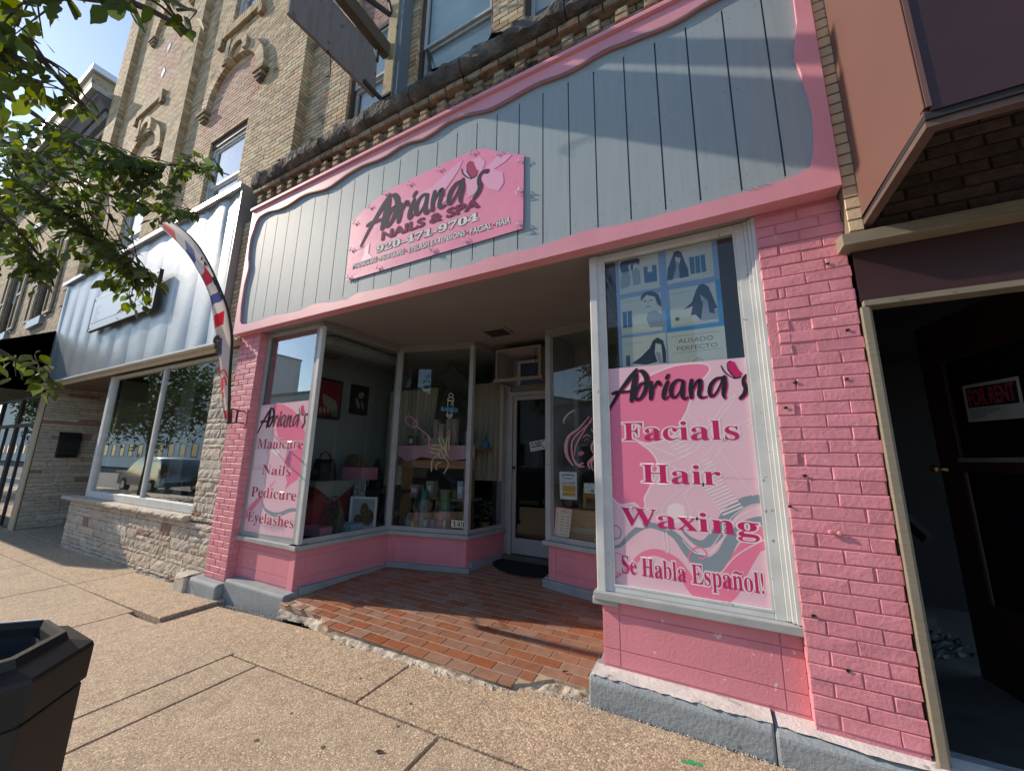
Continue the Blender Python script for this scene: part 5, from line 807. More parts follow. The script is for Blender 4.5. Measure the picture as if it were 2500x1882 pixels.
for k,(a,b) in enumerate(PIL):
    top=15 if k==0 else 13.2
    p=box('pilaster','cream_mortar',NB,a+.006,b-.006,2.512,2.64,4.9,17)
    masonry(p,'brick','cream_brick',(0,2.512,0),(1,0,0),(0,0,1),(0,-1,0),courses(a,b,5.33 if k==2 else 5.3,top,seed=k),d=.009,bev=.002,jit=.001,limit=110 if k==2 else 10,seed=50+k)
    masonry(p,'brick','cream_brick',(b-.006,2.504,0),(0,1,0),(0,0,1),(1,0,0),courses(0,.13,5.33 if k==2 else 5.3,top,L=.2,H=.067,seed=k),d=.008,bev=.002,jit=.001,limit=60 if k==2 else 0,seed=60+k,stuffname='brick_return')
def reveal(x0,x1,z0,z1,parent):
    for xs,nx in ((x0,1),(x1,-1)):
        masonry(parent,'brick','cream_brick',(xs,2.624 if nx>0 else 2.74,0),(0,1 if nx>0 else -1,0),(0,0,1),(nx,0,0),courses(0,.115,z0,z1,L=.115,H=.067),d=.008,bev=.0,limit=0,seed=4,stuffname='brick_reveal')
for (x0,x1,z0,z1) in WX:
    reveal(x0,x1,z0,z1,nw); sash(NB,x0,x1,z0+.05,z1-.08,2.68,'window_light','window_white',mid=z0+.05+(z1-z0)*.42 if z0<6 else 10.3,blind=False,pane='glass_strong',fw=.1)
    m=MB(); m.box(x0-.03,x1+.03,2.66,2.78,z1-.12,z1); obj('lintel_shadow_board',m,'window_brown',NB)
def arch(cx,zb,ro,ri,parent,d=.085,ears=True):
    a=bpy.data.objects.new('arch_hood',None); finish(a,parent,(cx,2.6,zb)); n=30; k=0
    for i in range(n):
        t0=math.pi*i/n+.006; t1=math.pi*(i+1)/n-.006
        f=lambda t,r:(cx+math.cos(t)*r,2.62,zb+math.sin(t)*r*.98)
        q=[(f(t,r)[0],f(t,r)[2]) for t,r in ((t0,ri),(t1,ri),(t1,ro),(t0,ro))]
        m=MB(); m.prism(q,'y',2.632-d,2.64); obj('brick',m,'cream_brick',a)
    for s in (-1,1):
        for k in range(3):
            z1=zb-k*.067; w=.30-.08*k; c=cx+s*((ro+ri)/2+(.02 if k==0 else -.0)); m=MB(); m.box(c-w/2,c+w/2,2.632-d-.035+.02*k,2.64,z1-.060,z1-.004); obj('corbel',m,'old_brick',a)
    # raised keystone ring
    kx,kz=cx+.08,zb+ro*.80
    for i in range(12):
        t0=R(-15+i*17.5); t1=R(-15+(i+1)*17.5)-.03; q=[(kx+math.cos(t)*r,kz+math.sin(t)*r) for t,r in ((t0,.20),(t1,.20),(t1,.34),(t0,.34))]; m=MB(); m.prism(q,'y',2.632-d-.05,2.64); obj('brick',m,'cream_brick',a)
    m=MB(); m.box(kx-.36,kx-.24,2.632-d-.06,2.64,kz-.05,kz+.40); m.box(kx-.50,kx-.36,2.632-d-.03,2.64,kz-.05,kz+.02); obj('corbel',m,'old_brick',a)
arch(-7.02,7.72,1.0,.80,NB); arch(-10.72,7.72,1.0,.80,NB); arch(-10.72,11.75,1.1,.9,NB)
for cx in (-7.15,-10.95):
    items=[(cx-.66+.067*k,9.32,.055,.2) for k in range(20)]
    masonry(NB,'brick','cream_brick',(0,2.632,0),(1,0,0),(0,0,1),(0,-1,0),items,d=.075,bev=.003,jit=.002,limit=20,seed=71)
    for q_ in (cx-.72,cx+.62): obj('bracket',MB().box(q_,q_+.12,2.55,2.64,9.14,9.30),'old_brick',NB)
for z in (10.24,10.98):
    m=MB(); m.prism([(-10.72,z-.16),(-10.62,z),(-10.72,z+.16),(-10.82,z)],'y',2.612,2.63); obj('diamond_tile',m,'diamond_tile',NB)
# metal fascia in folded sheets
mf=bpy.data.objects.new('metal_fascia',None); finish(mf,NB,(-9,2.45,2.92))
SX=[-13.02,-12.72,-12.06,-11.38,-10.70,-10.035,-9.373,-8.715,-8.0,-7.315,-6.635,-6.04,-5.665]
for a,b in zip(SX[:-1],SX[1:]):
    m=MB(); w=b-a; nx,nz=14,26; rr2=random.Random(int(-a*100)); ph=[rr2.uniform(0,6.28) for _ in range(6)]; am=rr2.uniform(.6,1.3)
    for j in range(nz+1):
        z=2.935+(5.27-2.935)*j/nz
        for i in range(nx+1):
            u=i/nx; bul=.040*math.sin(math.pi*u**1.7)*am*(.75+.25*math.sin(3*z+ph[0]))
            roll_=.0*(max(0,(u-.90)/.10)**2)
            dn=.0018*math.sin(z*9+ph[1]+u*4)*math.sin(u*7+ph[2])*max(0,1-(z-2.9)/1.4)
            m.v.append((a+w*u-.003*(u>.99),2.452-bul*.75-roll_-dn,z))
    for j in range(nz):
        for i in range(nx): q=j*(nx+1)+i; m.f.append((q,q+1,q+nx+2,q+nx+1))
    m.m=[0]*len(m.f); obj('metal_sheet',m,'metal_clad',mf,smooth=True,recalc=False)
m=MB(); m.box(-13.03,-5.655,2.385,2.60,5.262,5.31); m.box(-13.03,-5.655,2.375,2.388,5.235,5.31); obj('top_trim',m,'metal_trim',mf)
m=MB(); m.box(-13.03,-5.655,2.385,2.62,2.905,2.935); obj('drip_edge',m,'frame_white',mf)
m=MB(); m.box(-5.66,-5.64,2.40,2.64,2.91,5.3); obj('end_plate',m,'metal_clad',mf)
m=MB(); m.box(-5.62,-5.26,2.50,2.64,2.86,4.7); obj('corner_wall',m,'cream_mortar',NB)
masonry(NB,'brick','cream_brick',(0,2.50,0),(1,0,0),(0,0,1),(0,-1,0),courses(-5.62,-5.27,2.9,4.72,seed=3),d=.008,bev=.002,limit=0,seed=77,stuffname='corner_brick')
m=MB(); m.box(-5.66,-5.25,2.40,2.64,2.87,2.935); obj('corner_cap',m,'veneer',NB,bevel=.008)
m=MB(); m.box(-13.0,-5.27,2.46,4.7,2.925,2.96); obj('soffit',m,'cream_paint',NB)
m=MB(); m.box(-13.0,-5.66,2.462,2.50,2.84,2.925); obj('soffit_beam',m,'cream_paint',NB)
# stone veneer
sv=bpy.data.objects.new('stone_bay',None); finish(sv,NB,(-7.8,2.52,0))
m=MB(); m.box(-10.02,-5.27,2.54,2.75,-.3,.675); m.box(-5.84,-5.27,2.542,2.75,.675,2.86); m.box(-9.98,-9.9,2.75,4.6,-.3,2.9); obj('stone_backing',m,'veneer_mortar',sv)
masonry(sv,'stone','veneer',(0,2.538,0),(1,0,0),(0,0,1),(0,-1,0),[i for i in ashlar(-10.04,-5.28,-.16,.665,5) if i[1]>-.3],d=.013,bev=.005,jit=.0028,limit=190,grid=.035,seed=81,alt='veneer_red',altp=.04)
masonry(sv,'stone','veneer',(0,2.540,0),(1,0,0),(0,0,1),(0,-1,0),ashlar(-5.83,-5.27,.69,2.86,6,Ls=(.18,.56)),d=.013,bev=.005,jit=.0028,limit=60,grid=.035,seed=82,alt='veneer_red',altp=.1)
x=-10.2
for w in (1.55,1.5,1.3):
    m=MB(); n=int(w/.05); pf=[(2.62,.672),(2.47,.674),(2.445,.69),(2.44,.715),(2.46,.738),(2.62,.742)]
    for i in range(n+1):
        for k,(yy,zz) in enumerate(pf): m.v.append((x+w*i/n,yy+(rl.uniform(-.008,.012) if 0<k<5 else 0),zz+(rl.uniform(-.005,.005) if k in(2,3) else 0)))
    for i in range(n):
        for k in range(5): q=i*6+k; m.f.append((q,q+6,q+7,q+1))
    m.f+= [tuple(range(6)),tuple(n*6+k for k in range(6))]; m.m=[0]*len(m.f); obj('sill_stone',m,'veneer',sv); x+=w+.006
# big shop window
m=MB(); y=2.60
m.box(-9.58,-9.46,y-.03,y+.05,.745,2.84); m.box(-7.535,-7.475,y-.015,y+.04,.85,2.80); m.box(-5.90,-5.845,y-.02,y+.05,.745,2.84); m.box(-9.46,-5.90,y-.03,y+.05,.745,.85); m.box(-9.46,-5.90,y-.02,y+.05,2.80,2.84)
bw=obj('shop_window',m,'frame_white',NB,bevel=.006)
m=MB(); m.box(-9.47,-5.89,y+.012,y+.018,.84,2.81); obj('pane',m,'glass_strong',bw)
m=MB(); m.box(-9.46,-9.40,2.70,4.4,.6,2.8); m.box(-9.9,-5.3,4.40,4.45,.3,2.9); m.box(-9.9,-5.3,2.66,4.4,.70,.74); obj('display_room',m,'cream_paint',NB)
m=MB(); 
for k,(x,w) in enumerate(((-8.55,.55),(-6.4,.5))):
    for i in range(16): a=x+w*i/16; b=x+w*(i+1)/16; y0=3.25+.03*math.sin(i*1.9); y1=3.25+.03*math.sin((i+1)*1.9); m.quad((a,y0,.76),(b,y1,.76),(b,y1,2.8),(a,y0,2.8))
obj('drape',m,'paper_cream',NB,recalc=False)
# recessed doorway walls
rw=bpy.data.objects.new('doorway_wall',None); finish(rw,NB,(-13,3.2,0))
m=MB(); m.box(-13.36,-13.022,2.56,4.7,-.3,2.93); m.box(-13.0,-9.9,4.6,4.7,-.2,2.93); obj('stone_backing',m,'veneer_mortar',rw)
masonry(rw,'stone','veneer',(-13.02,2.58,0),(0,1,0),(0,0,1),(1,0,0),ashlar(.0,2.0,-.12,2.92,9,Ls=(.16,.6)),d=.018,bev=.004,jit=.002,limit=140,grid=.06,seed=83,alt='veneer_red',altp=.06)
m=MB(); m.box(-13.34,-13.0,2.535,2.56,-.13,2.93); obj('jamb_face',m,'cream_paint',NB)
m=MB(); m.box(-11.9,-10.9,4.56,4.6,-.1,2.1); obj('door',m,'board_black',NB)
# ---- objects on and in it
t=thing('mailbox','black wall mailbox with hinged lid on the stone side wall of the recessed doorway','mailbox',(-12.98,3.03,1.35))
m=MB(); m.prism([(-12.995,1.37),(-12.995,1.90),(-12.90,1.79),(-12.875,1.74),(-12.86,1.42),(-12.90,1.37)],'y',2.87,3.19); obj('box_body',m,'black_plastic',t,bevel=.008)
m=MB(); m.prism([(-12.99,1.93),(-12.88,1.80),(-12.862,1.73),(-12.872,1.73),(-12.89,1.79),(-12.99,1.905)],'y',2.86,3.20); obj('lid',m,'black_plastic',t)
m=MB(); m.box(-12.868,-12.858,3.02,3.04,1.66,1.70); obj('catch',m,'dark_iron',t)
t=thing('wall_sign','faded pale rectangular metal sign bolted to the blue metal shopfront','sign',(-9,2.38,3.75))
m=MB(); m.box(-10.42,-7.68,2.34,2.385,3.75,4.42); obj('panel',m,'sign_face',t,bevel=.004)
m=MB(); m.box(-10.43,-10.418,2.335,2.388,3.745,4.425); m.box(-7.682,-7.665,2.335,2.388,3.745,4.425); m.box(-10.418,-7.682,2.335,2.388,3.74,3.752); obj('edge_channel',m,'dark_iron',t)
m=MB(); m.box(-10.33,-7.8,2.336,2.3385,3.90,4.34); obj('paint_patch',m,'faded_ink',t)
text('lettering','E',"sign_face",t,-10.22,-10.02,3.94,4.22,2.3345,offset=.02,bolds=False); text('lettering','IC',"sign_face",t,-8.45,-8.12,3.96,4.24,2.3345,offset=.02,bolds=False); text('lettering','AL',"sign_face",t,-8.08,-7.86,3.96,4.24,2.3345,offset=.02,bolds=False)
m=MB()
for x in (-10.36,-9.05,-7.74):
    for z in (3.80,4.37): m.lathe((0,0,0),[(.001,0),(.01,.001),(.01,.004),(.001,.005)],6); n=24; 
    for z in (3.80,4.37):
        m.box(x-.008,x+.008,2.333,2.34,z-.008,z+.008)
m.v=m.v; mm=MB()
for x in (-10.36,-9.05,-7.74):
    for z in (3.80,4.37): mm.box(x-.008,x+.008,2.331,2.34,z-.008,z+.008)
obj('bolt',mm,'dark_iron',t,kind='stuff')
t=thing('handbag','small black framed handbag standing in the neighbouring shop window','bag',(-7.1,2.9,.76))
m=MB(); m.prism([(-7.29,.77),(-7.26,1.02),(-6.98,1.02),(-6.95,.77)],'y',2.86,2.94); obj('bag_body',m,'black_cloth',t,bevel=.01)
m=MB(); m.box(-7.25,-6.99,2.855,2.86,.80,.98); obj('front_panel',m,'paper_cream',t)
m=MB(); m.tube([(-7.20,2.9,1.02),(-7.19,2.9,1.10),(-7.12,2.9,1.14),(-7.05,2.9,1.10),(-7.04,2.9,1.02)],.010,6); obj('handle',m,'black_cloth',t)
t=thing('carton','plain pale cardboard box standing inside the neighbouring shop window','box',(-7.9,3.1,.74))
obj('carton_body',MB().box(-8.05,-7.75,2.95,3.2,.745,1.08),'paper_cream',t); obj('flap',MB().box(-8.05,-7.75,2.93,2.948,.98,1.085),'paper_white',t)
t=thing('satellite_dish','pale satellite dish on a bracket above the metal shopfront','dish',(-10.6,2.3,5.35))
m=MB(); prof=[(.001,0),(.12,.01),(.22,.04),(.28,.075)]; m.lathe((0,0,0),prof+[(.275,.085)],20); mm=MB(); mm.v=[(-10.75+v[0],2.35-v[2]*1.2+.4*v[1]*.3,5.62+v[1]) for v in m.v]; mm.f=m.f[:-1]; mm.m=m.m[:-1]; obj('dish_face',mm,'frame_white',t,smooth=True)
m=MB(); m.tube([(-10.75,2.4,5.31),(-10.75,2.42,5.6)],.02); m.tube([(-10.75,2.35,5.45),(-10.8,2.0,5.5),(-10.85,1.95,5.58)],.012); obj('bracket',m,'metal_trim',t)
# ================================================================= FAR LEFT BUILDING, BLACK AWNING
FB=thing('shuttered_building','lower brick building with dark cornice and louvred shutters behind the tree','building',(-18,2.6,-.2))
fx=[(-20.0,-18.75,5.05,7.35),(-16.35,-15.35,5.0,7.3),(-15.25,-14.15,8.6,10.1),(-19.0,-17.8,8.6,10.1),(-13.95,-13.75,5,7.3)]
fw_=obj('wall',holed(-30,-13.63,2.632,3.6,2.7,11.3,fx[:4]),'cream_mortar',FB)
al=courses(-23,-13.66,4.3,10.6,ex=fx[:4],seed=7)
masonry(fw_,'brick','cream_brick',(0,2.632,0),(1,0,0),(0,0,1),(0,-1,0),al,d=.008,bev=0,jit=0,limit=0,seed=91,stuffname='brickwork')
m=MB(); 
for pf in ([(2.62,10.25),(2.50,10.30),(2.45,10.42),(2.62,10.44)],[(2.62,10.46),(2.42,10.50),(2.30,10.66),(2.24,10.70),(2.24,10.80),(2.62,10.82)]): m.prism(pf,'x',-30,-13.64)
obj('cornice',m,'cornice_grey',FB)
m=MB(); m.prism([(2.62,10.83),(2.12,10.86),(2.10,10.98),(2.15,11.0),(2.62,11.02)],'x',-30,-13.66); obj('gutter',m,'window_light',FB)
for (x0,x1,z0,z1) in fx[:4]:
    w=sash(FB,x0,x1,z0,z1,2.68,'window_brown','window_light',blind=True,pane='glass_strong',fw=.06)
    m=MB(); m.box(x0-.12,x1+.12,2.60,2.66,z1+.02,z1+.42); obj('lintel',m,'lintel',FB); m=MB(); m.box(x0-.1,x1+.1,2.54,2.66,z0-.24,z0-.02); obj('window_sill',m,'metal_clad',FB)
    for xa in ((x0-.62,x1+.06) if z0<8 else ()):
        m=MB(); m.box(xa,xa+.05,2.56,2.60,z0,z1); m.box(xa+.5,xa+.55,2.56,2.60,z0,z1); m.box(xa+.05,xa+.5,2.56,2.60,z0,z0+.07); m.box(xa+.05,xa+.5,2.56,2.60,z1-.07,z1); m.box(xa+.05,xa+.5,2.56,2.60,(z0+z1)/2-.04,(z0+z1)/2+.04)
        k=z0+.1
        while k<z1-.12: m.add([(xa+.05,2.565,k),(xa+.5,2.565,k),(xa+.5,2.59,k+.035),(xa+.05,2.59,k+.035)],[(0,1,2,3)]); k+=.05
        obj('shutter',m,'lintel',FB)
m=MB(); m.box(-30,-13.37,2.60,2.66,-.5,2.8) if False else None
for a,b in ((-14.9,-13.4),(-16.6,-14.95),(-19.5,-16.65)):
    f=MB(); f.box(a,a+.06,2.56,2.64,-.35,2.78); f.box(b-.06,b,2.56,2.64,-.35,2.78); f.box(a+.06,b-.06,2.56,2.64,-.35,-.12); f.box(a+.06,b-.06,2.56,2.64,2.05,2.13); f.box(a+.06,b-.06,2.56,2.64,2.72,2.78); f.box((a+b)/2-.025,(a+b)/2+.025,2.565,2.635,-.12,2.05)
    w=obj('glass_door',f,'dark_iron',FB,bevel=.004); obj('pane',MB().box(a+.05,b-.05,2.59,2.597,-.2,2.74),'glass_strong',w)
m=MB(); m.box(-30,-13.4,5.5,5.6,-.6,2.8); m.box(-30,-13.38,2.64,5.6,2.79,2.9); obj('interior_backing',m,'dark_room',FB)
t=thing('black_awning','black fabric awning over the glass shopfront at the far left','awning',(-16,2.0,2.8))
AP=[(2.60,4.28),(2.42,4.17),(1.74,3.765),(1.00,3.32),(.98,2.78),(2.60,2.78)]
m=MB(); m.add([(-13.02,y,z) for y,z in AP],[tuple(range(6))]); m.prism(AP,'x',-13.05,-13.02); obj('end_panel',m,'black_canvas',t)
for k in range(6):
    a=-13.06-1.5*k; m=MB(); m.prism([(y,z) for y,z in AP[:5]]+[(1.01,2.79),(1.03,3.30),(2.60,4.24)],'x',a-1.49,a); obj('cover_panel',m,'black_canvas',t)
t=thing('background_building','tall brick building standing behind the shuttered building','building',(-27,5,-.3))
m=MB(); m.box(-34,-22.2,3.4,14,-.4,17.4); obj('wall',m,'old_brick',t); m=MB(); m.box(-34.1,-22.0,3.3,14.1,17.42,17.7); obj('coping',m,'metal_trim',t)
# ================================================================= RIGHT NEIGHBOUR
RB=thing('maroon_shop_building','dark brick shop at the right with maroon panels and a deep unlit doorway','shop',(2.5,2.6,.1))
m=MB(); m.box(.745,4.6,2.56,3.0,2.60,8); obj('wall',m,'dark_fill',RB)
rb=bpy.data.objects.new('brick_wall',None); finish(rb,RB,(2,2.56,2.75))
masonry(rb,'brick','dark_brick',(0,2.56,0),(1,0,0),(0,0,1),(0,-1,0),courses(.82,3.2,2.76,3.8,L=.215,H=.068,j=.012,seed=5),d=.010,bev=.004,jit=.002,limit=150,seed=95)
# cream painted brick edge strip
es=box('edge_strip','cream_mortar',RB,.742,.80,2.43,2.56,2.70,6.2)
items=[];z=2.71;k=0
while z<6.0: items.append((.742,z,.060,.058)); z+=.0665
masonry(es,'brick','cream_paint',(0,2.43,0),(1,0,0),(0,0,1),(0,-1,0),items,d=.008,bev=.003,jit=.0015,limit=60,seed=97)
m=MB(); m.box(.806,.86,2.47,2.56,3.9,6.2); obj('flashing',m,'metal_trim',RB)
m=MB(); m.prism([(2.40,2.625),(2.40,2.69),(2.60,2.745),(2.60,2.625)],'x',.70,3.2); obj('door_beam',m,'wood_beige',RB,bevel=.003)
m=MB(); m.box(.76,3.2,2.50,2.56,2.335,2.624); obj('maroon_panel',m,'maroon_dark',RB)
m=MB(); m.box(.765,3.2,2.47,2.56,2.305,2.334); obj('panel_trim',m,'wood_beige',RB)
m=MB(); m.box(.752,.785,2.475,2.56,.15,2.304); m.box(.785,.80,2.50,2.56,.15,2.304); obj('door_jamb',m,'wood_beige',RB,bevel=.003)
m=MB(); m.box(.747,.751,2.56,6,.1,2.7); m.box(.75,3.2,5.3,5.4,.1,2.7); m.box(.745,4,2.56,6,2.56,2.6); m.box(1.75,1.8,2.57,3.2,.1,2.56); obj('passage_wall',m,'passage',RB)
DP=(1.442,3.84); DU=(.178,-.984); DN=(-.984,-.178)
m=MB(); ob(m,DP,DU,DN,0,.19,-.045,0,.15,2.50); ob(m,DP,DU,DN,.19,.80,-.045,0,2.2,2.50); ob(m,DP,DU,DN,.19,.80,-.045,0,1.46,1.52); ob(m,DP,DU,DN,.19,.80,-.045,0,.15,.66); ob(m,DP,DU,DN,.80,.92,-.045,0,.15,2.50)
dd=obj('door',m,'maroon_dark',RB,bevel=.004)
m=MB(); ob(m,DP,DU,DN,.185,.86,.001,.014,1.522,1.55); obj('door_rail',m,'wood_beige',dd)
m=MB(); ob(m,DP,DU,DN,.205,.225,.001,.010,.66,1.455); obj('door_moulding',m,'frame_brown',dd)
m=MB(); ob(m,DP,DU,DN,.19,.80,-.03,-.02,.66,1.46); ob(m,DP,DU,DN,.19,.80,-.03,-.02,1.52,2.2); obj('pane',m,'black_pane',dd)
m=MB(); m.lathe((0,0,0),[(.001,0),(.025,.003),(.012,.02),(.012,.04),(.028,.05),(.030,.065),(.02,.08),(.001,.085)],12); mm=MB(); bu,bn=Vector((*DU,0)),Vector((*DN,0)); kp=Vector((*DP,1.472))+bu*.05; mm.v=[tuple(kp+bu*v[0]+bn*v[2]+Vector((0,0,v[1]))) for v in m.v]; mm.f=m.f; mm.m=m.m; obj('door_knob',mm,'brass',dd,smooth=True)
m=MB(); m.bar((.95,5.2,1.9),(1.40,4.1,.95),.05,.07); obj('stair_rail',m,'passage',RB)
for k in range(5): obj('stair_tread',MB().box(.76,1.5,4.5+.2*k,4.72+.2*k,.14+.17*k,.30+.17*k),'dark_concrete',RB)
t=thing('maroon_canopy','boxy maroon metal canopy hung over the doorway at the upper right','canopy',(1.6,2.1,2.75))
SP=[(2.588,2.76),(2.556,4.02),(2.222,3.97),(1.741,4.6),(1.745,3.31),(1.757,2.785)]
SP=[(2.588,2.76),(2.556,4.02),(1.741,5.2),(1.757,2.785)]
m=MB(); m.prism(SP,'x',.80,.815); obj('side_panel',m,'maroon',t)
m=MB(); m.box(.8155,3.4,1.745,1.757,2.785,5.2); obj('front_panel',m,'maroon_dark',t)  # front face in darker maroon, standing for its weak grazing sun
m=MB(); m.box(.797,.80,1.742,1.775,2.80,5.2); m.box(.803,.818,1.738,1.7445,2.80,5.2); obj('corner_strip',m,'maroon',t)
m=MB(); m.box(.80,.835,1.76,2.58,2.735,2.758); m.box(.835,3.4,1.76,1.80,2.735,2.758); m.box(.80,.81,1.752,2.59,2.758,2.784); m.box(.81,3.4,1.752,1.76,2.758,2.784)
m2=MB(); m2.box(.80,.81,1.752,2.59,2.7585,2.784); m2.box(.81,3.4,1.752,1.76,2.7585,2.784); obj('gap_strip',m2,'board_black',t)
m3=MB(); m3.box(.802,.84,1.762,2.58,2.732,2.758); m3.box(.84,3.4,1.762,1.80,2.732,2.758); obj('bottom_frame',m3,'frame_brown',t)
m=MB(); m.box(.815,3.4,1.78,2.60,5.1,5.2); obj('canopy_top',m,'maroon_dark',t)
t=thing('for_rent_sign','white and black for rent notice with red capitals taped on the dark door pane','sign',(1.53,3.33,1.77))
def dq(u,z,n=.004): return Vector((*DP,0))+bu*u+bn*n+Vector((0,0,z))
q=[dq(.327,2.012),dq(.706,1.998),dq(.695,1.766),dq(.321,1.775)]
m=MB(); m.add(q+[p-bn*.002 for p in q],[(0,1,2,3),(7,6,5,4),(0,4,5,1),(1,5,6,2),(2,6,7,3),(3,7,4,0)]); obj('sheet',m,'rent_paper',t)
m=MB(); m.add([dq(.350,1.992,.005),dq(.690,1.977,.005),dq(.683,1.851,.005),dq(.344,1.864,.005)],[(0,1,2,3)]); obj('black_field',m,'black_ink',t)
text('lettering','FOR RENT','rent_red',t,.362,.672,1.872,1.972,0,offset=.02,bolds=False,P0=dq(0,0,.006),U=bu,V=Vector((0,0,1)))
text('lettering','920 279 5345','grey_text',t,.36,.56,1.828,1.848,0,bolds=False,P0=dq(0,0,.006),U=bu,V=Vector((0,0,1)))
m=MB()
for z,a,b in ((1.815,.36,.52),(1.800,.36,.46)):
    for k in range(12): u=a+(b-a)*k/12; m.add([dq(u,z+.003*(k%2),.006),dq(u+.011,z+.003*((k+1)%2),.006),dq(u+.011,z+.004+.003*((k+1)%2),.006),dq(u,z+.004+.003*(k%2),.006)],[(0,1,2,3)])
obj('handwriting',m,'grey_text',t,kind='stuff')
t=thing('newspaper_pile','crumpled grey newspapers lying on the floor past the dark door','newspaper',(1.35,4.3,.16))
for k in range(4):
    m=MB(); n=10; rn=random.Random(k)
    for i in range(n+1):
        for j in range(5): m.v.append((1.28+.028*i+.015*j-.02*k,3.98+.05*j+.09*k+.02*i,.165+.010*k+.008*math.sin(i*1.3+k)+.010*math.sin(j*2+k)+rn.uniform(0,.012)))
    for i in range(n):
        for j in range(4): q=i*5+j; m.f.append((q,q+1,q+6,q+5))
    m.m=[0]*len(m.f); obj('sheet',m,'newsprint',t,recalc=False)
# ================================================================= BANNER
t=thing('shop_banner','pink vinyl banner tied to the grey boards with the salon name, phone number and services','banner',(-2.2,2.39,3.28))
bo=[(-3.232,3.278),(-1.186,3.286),(-1.187,3.953),(-1.55,4.165),(-1.62,4.198),(-1.70,4.212),(-2.1,4.205),(-2.45,4.188),(-2.70,4.175),(-2.79,4.160),(-3.0,4.08),(-3.236,3.962)]
by=2.412
def by_(x,z): return by+.008*math.sin(x*7+z*3)*math.sin(z*9)
b=bmesh.new(); vs=[b.verts.new((x,by,z)) for x,z in bo]; b.faces.new(vs)
for ax in range(24):
    x=-3.2+ax*.085; bmesh.ops.bisect_plane(b,geom=b.verts[:]+b.edges[:]+b.faces[:],plane_co=(x,0,0),plane_no=(1,0,0))
for az in range(10):
    z=3.33+az*.09; bmesh.ops.bisect_plane(b,geom=b.verts[:]+b.edges[:]+b.faces[:],plane_co=(0,0,z),plane_no=(0,0,1))
me=bpy.data.meshes.new('sheet')
for v in b.verts: v.co.y=by+.0010*math.sin(v.co.x*9)*math.sin(v.co.z*7)
bmesh.ops.recalc_face_normals(b,faces=b.faces); b.to_mesh(me); b.free(); me.materials.append(MATS['banner_pink']); finish(bpy.data.objects.new('sheet',me),t)
yb=by-.0022
def bfly(x,z,s,fl=1): return [(x+fl*s*a,z+s*c) for a,c in ((0,0),(.25,.5),(.9,1.1),(1.3,1.0),(1.1,.4),(.6,.1),(.75,-.35),(.5,-.8),(.2,-.7),(0,-.3),(-.25,-.75),(-.6,-.6),(-.55,-.1),(-1.0,.0),(-1.3,.5),(-.8,.75),(-.2,.3))]
m=MB(); flat([(-2.42,3.96),(-2.15,4.0),(-1.95,4.1),(-1.80,4.16),(-1.85,4.06),(-1.98,3.92),(-2.05,3.85),(-1.9,3.82),(-2.05,3.76),(-2.25,3.80),(-2.35,3.88)],yb,m); obj('pale_butterfly_print',m,'banner_light',t); m=MB(); flat([(-1.80,4.02),(-1.74,4.10),(-1.62,4.12),(-1.56,4.04),(-1.60,3.93),(-1.52,3.99),(-1.42,4.06),(-1.30,4.0),(-1.36,3.96),(-1.47,3.93),(-1.38,3.86),(-1.37,3.76),(-1.42,3.70),(-1.52,3.76),(-1.58,3.84),(-1.66,3.76),(-1.73,3.74),(-1.74,3.84)],yb-.3*.0002,m); obj('pale_butterfly_print',m,'banner_light',t); m=MB(); flat([(-2.98,3.60),(-2.92,3.63),(-2.93,3.52),(-2.86,3.45),(-2.96,3.44),(-3.03,3.45),(-2.99,3.52)],yb-.3*.0004,m)
obj('pale_butterfly_print',m,'banner_light',t)
brushword(t,-3.054,3.634,1.512,1.44,yb-.3*.0006,'banner_ink','banner_wine')
T=lambda nm,body,mat,x0,x1,z0,z1,y,off,sh=0.,bs=True,par=None: text(nm,body,mat,par or t,x0,x1,z0,z1,y,offset=off,shear=sh,bolds=bs)
T('lettering_edge','NAILS & SPA','banner_ink',-2.752,-1.612,3.612,3.700,yb-.0016,.05,0,False); T('lettering','NAILS & SPA','banner_wine',-2.752,-1.612,3.612,3.700,yb-.0021,.028,0,False)
T('lettering_edge','920-471-9704','banner_ink',-2.812,-1.618,3.488,3.566,yb-.3*.001,.05); T('lettering','920-471-9704','banner_white',-2.812,-1.618,3.488,3.566,yb-.0009,.02)
xs=[('MANICURE',-3.14,-2.80),('PEDICURE',-2.745,-2.44),('EYELASH EXTENSIONS',-2.385,-1.745),('FACIAL',-1.69,-1.475),('HAIR',-1.43,-1.303)]
for s_,a,c in xs:
    zo=3.392-.0126*(a+3.14); T('lettering_edge',s_,'banner_ink',a,c,zo,zo+.055,yb-.0004,.05,0,False); T('lettering',s_,'banner_white',a,c,zo,zo+.055,yb-.0009,.022,0,False)
for x in (-2.772,-2.412,-1.717,-1.452): obj('butterfly_mark',flat(bfly(x,3.414-.0126*(x+3.14),.013),yb-.001),'banner_wine',t)
gm_=[(-3.19,3.93),(-2.98,4.05),(-2.78,4.14),(-2.45,4.13),(-2.08,4.15),(-1.71,4.18),(-1.44,4.06),(-1.23,3.91),(-3.20,3.62),(-3.2,3.31),(-2.78,3.32),(-2.1,3.33),(-1.75,3.33),(-1.23,3.63),(-1.23,3.33)]
for k,(x,z) in enumerate(gm_):
    m=MB(); mm=MB(); m.lathe((0,0,0),[(.012,0),(.014,.003),(.010,.004),(.006,.002)],10); mm.v=[(x+v[0],by-.007-v[2],z+v[1]) for v in m.v]; mm.f=m.f; mm.m=m.m
    mm.tube([(x,by-.012,z),(x+.012,by-.018,z+.012),(x+.02,by-.008,z+.028)],.0028,5); mm.tube([(x,by-.012,z),(x-.014,by-.015,z-.012)],.0028,5)
    obj('grommet',mm,'frame_white',t,smooth=True)
m=MB()
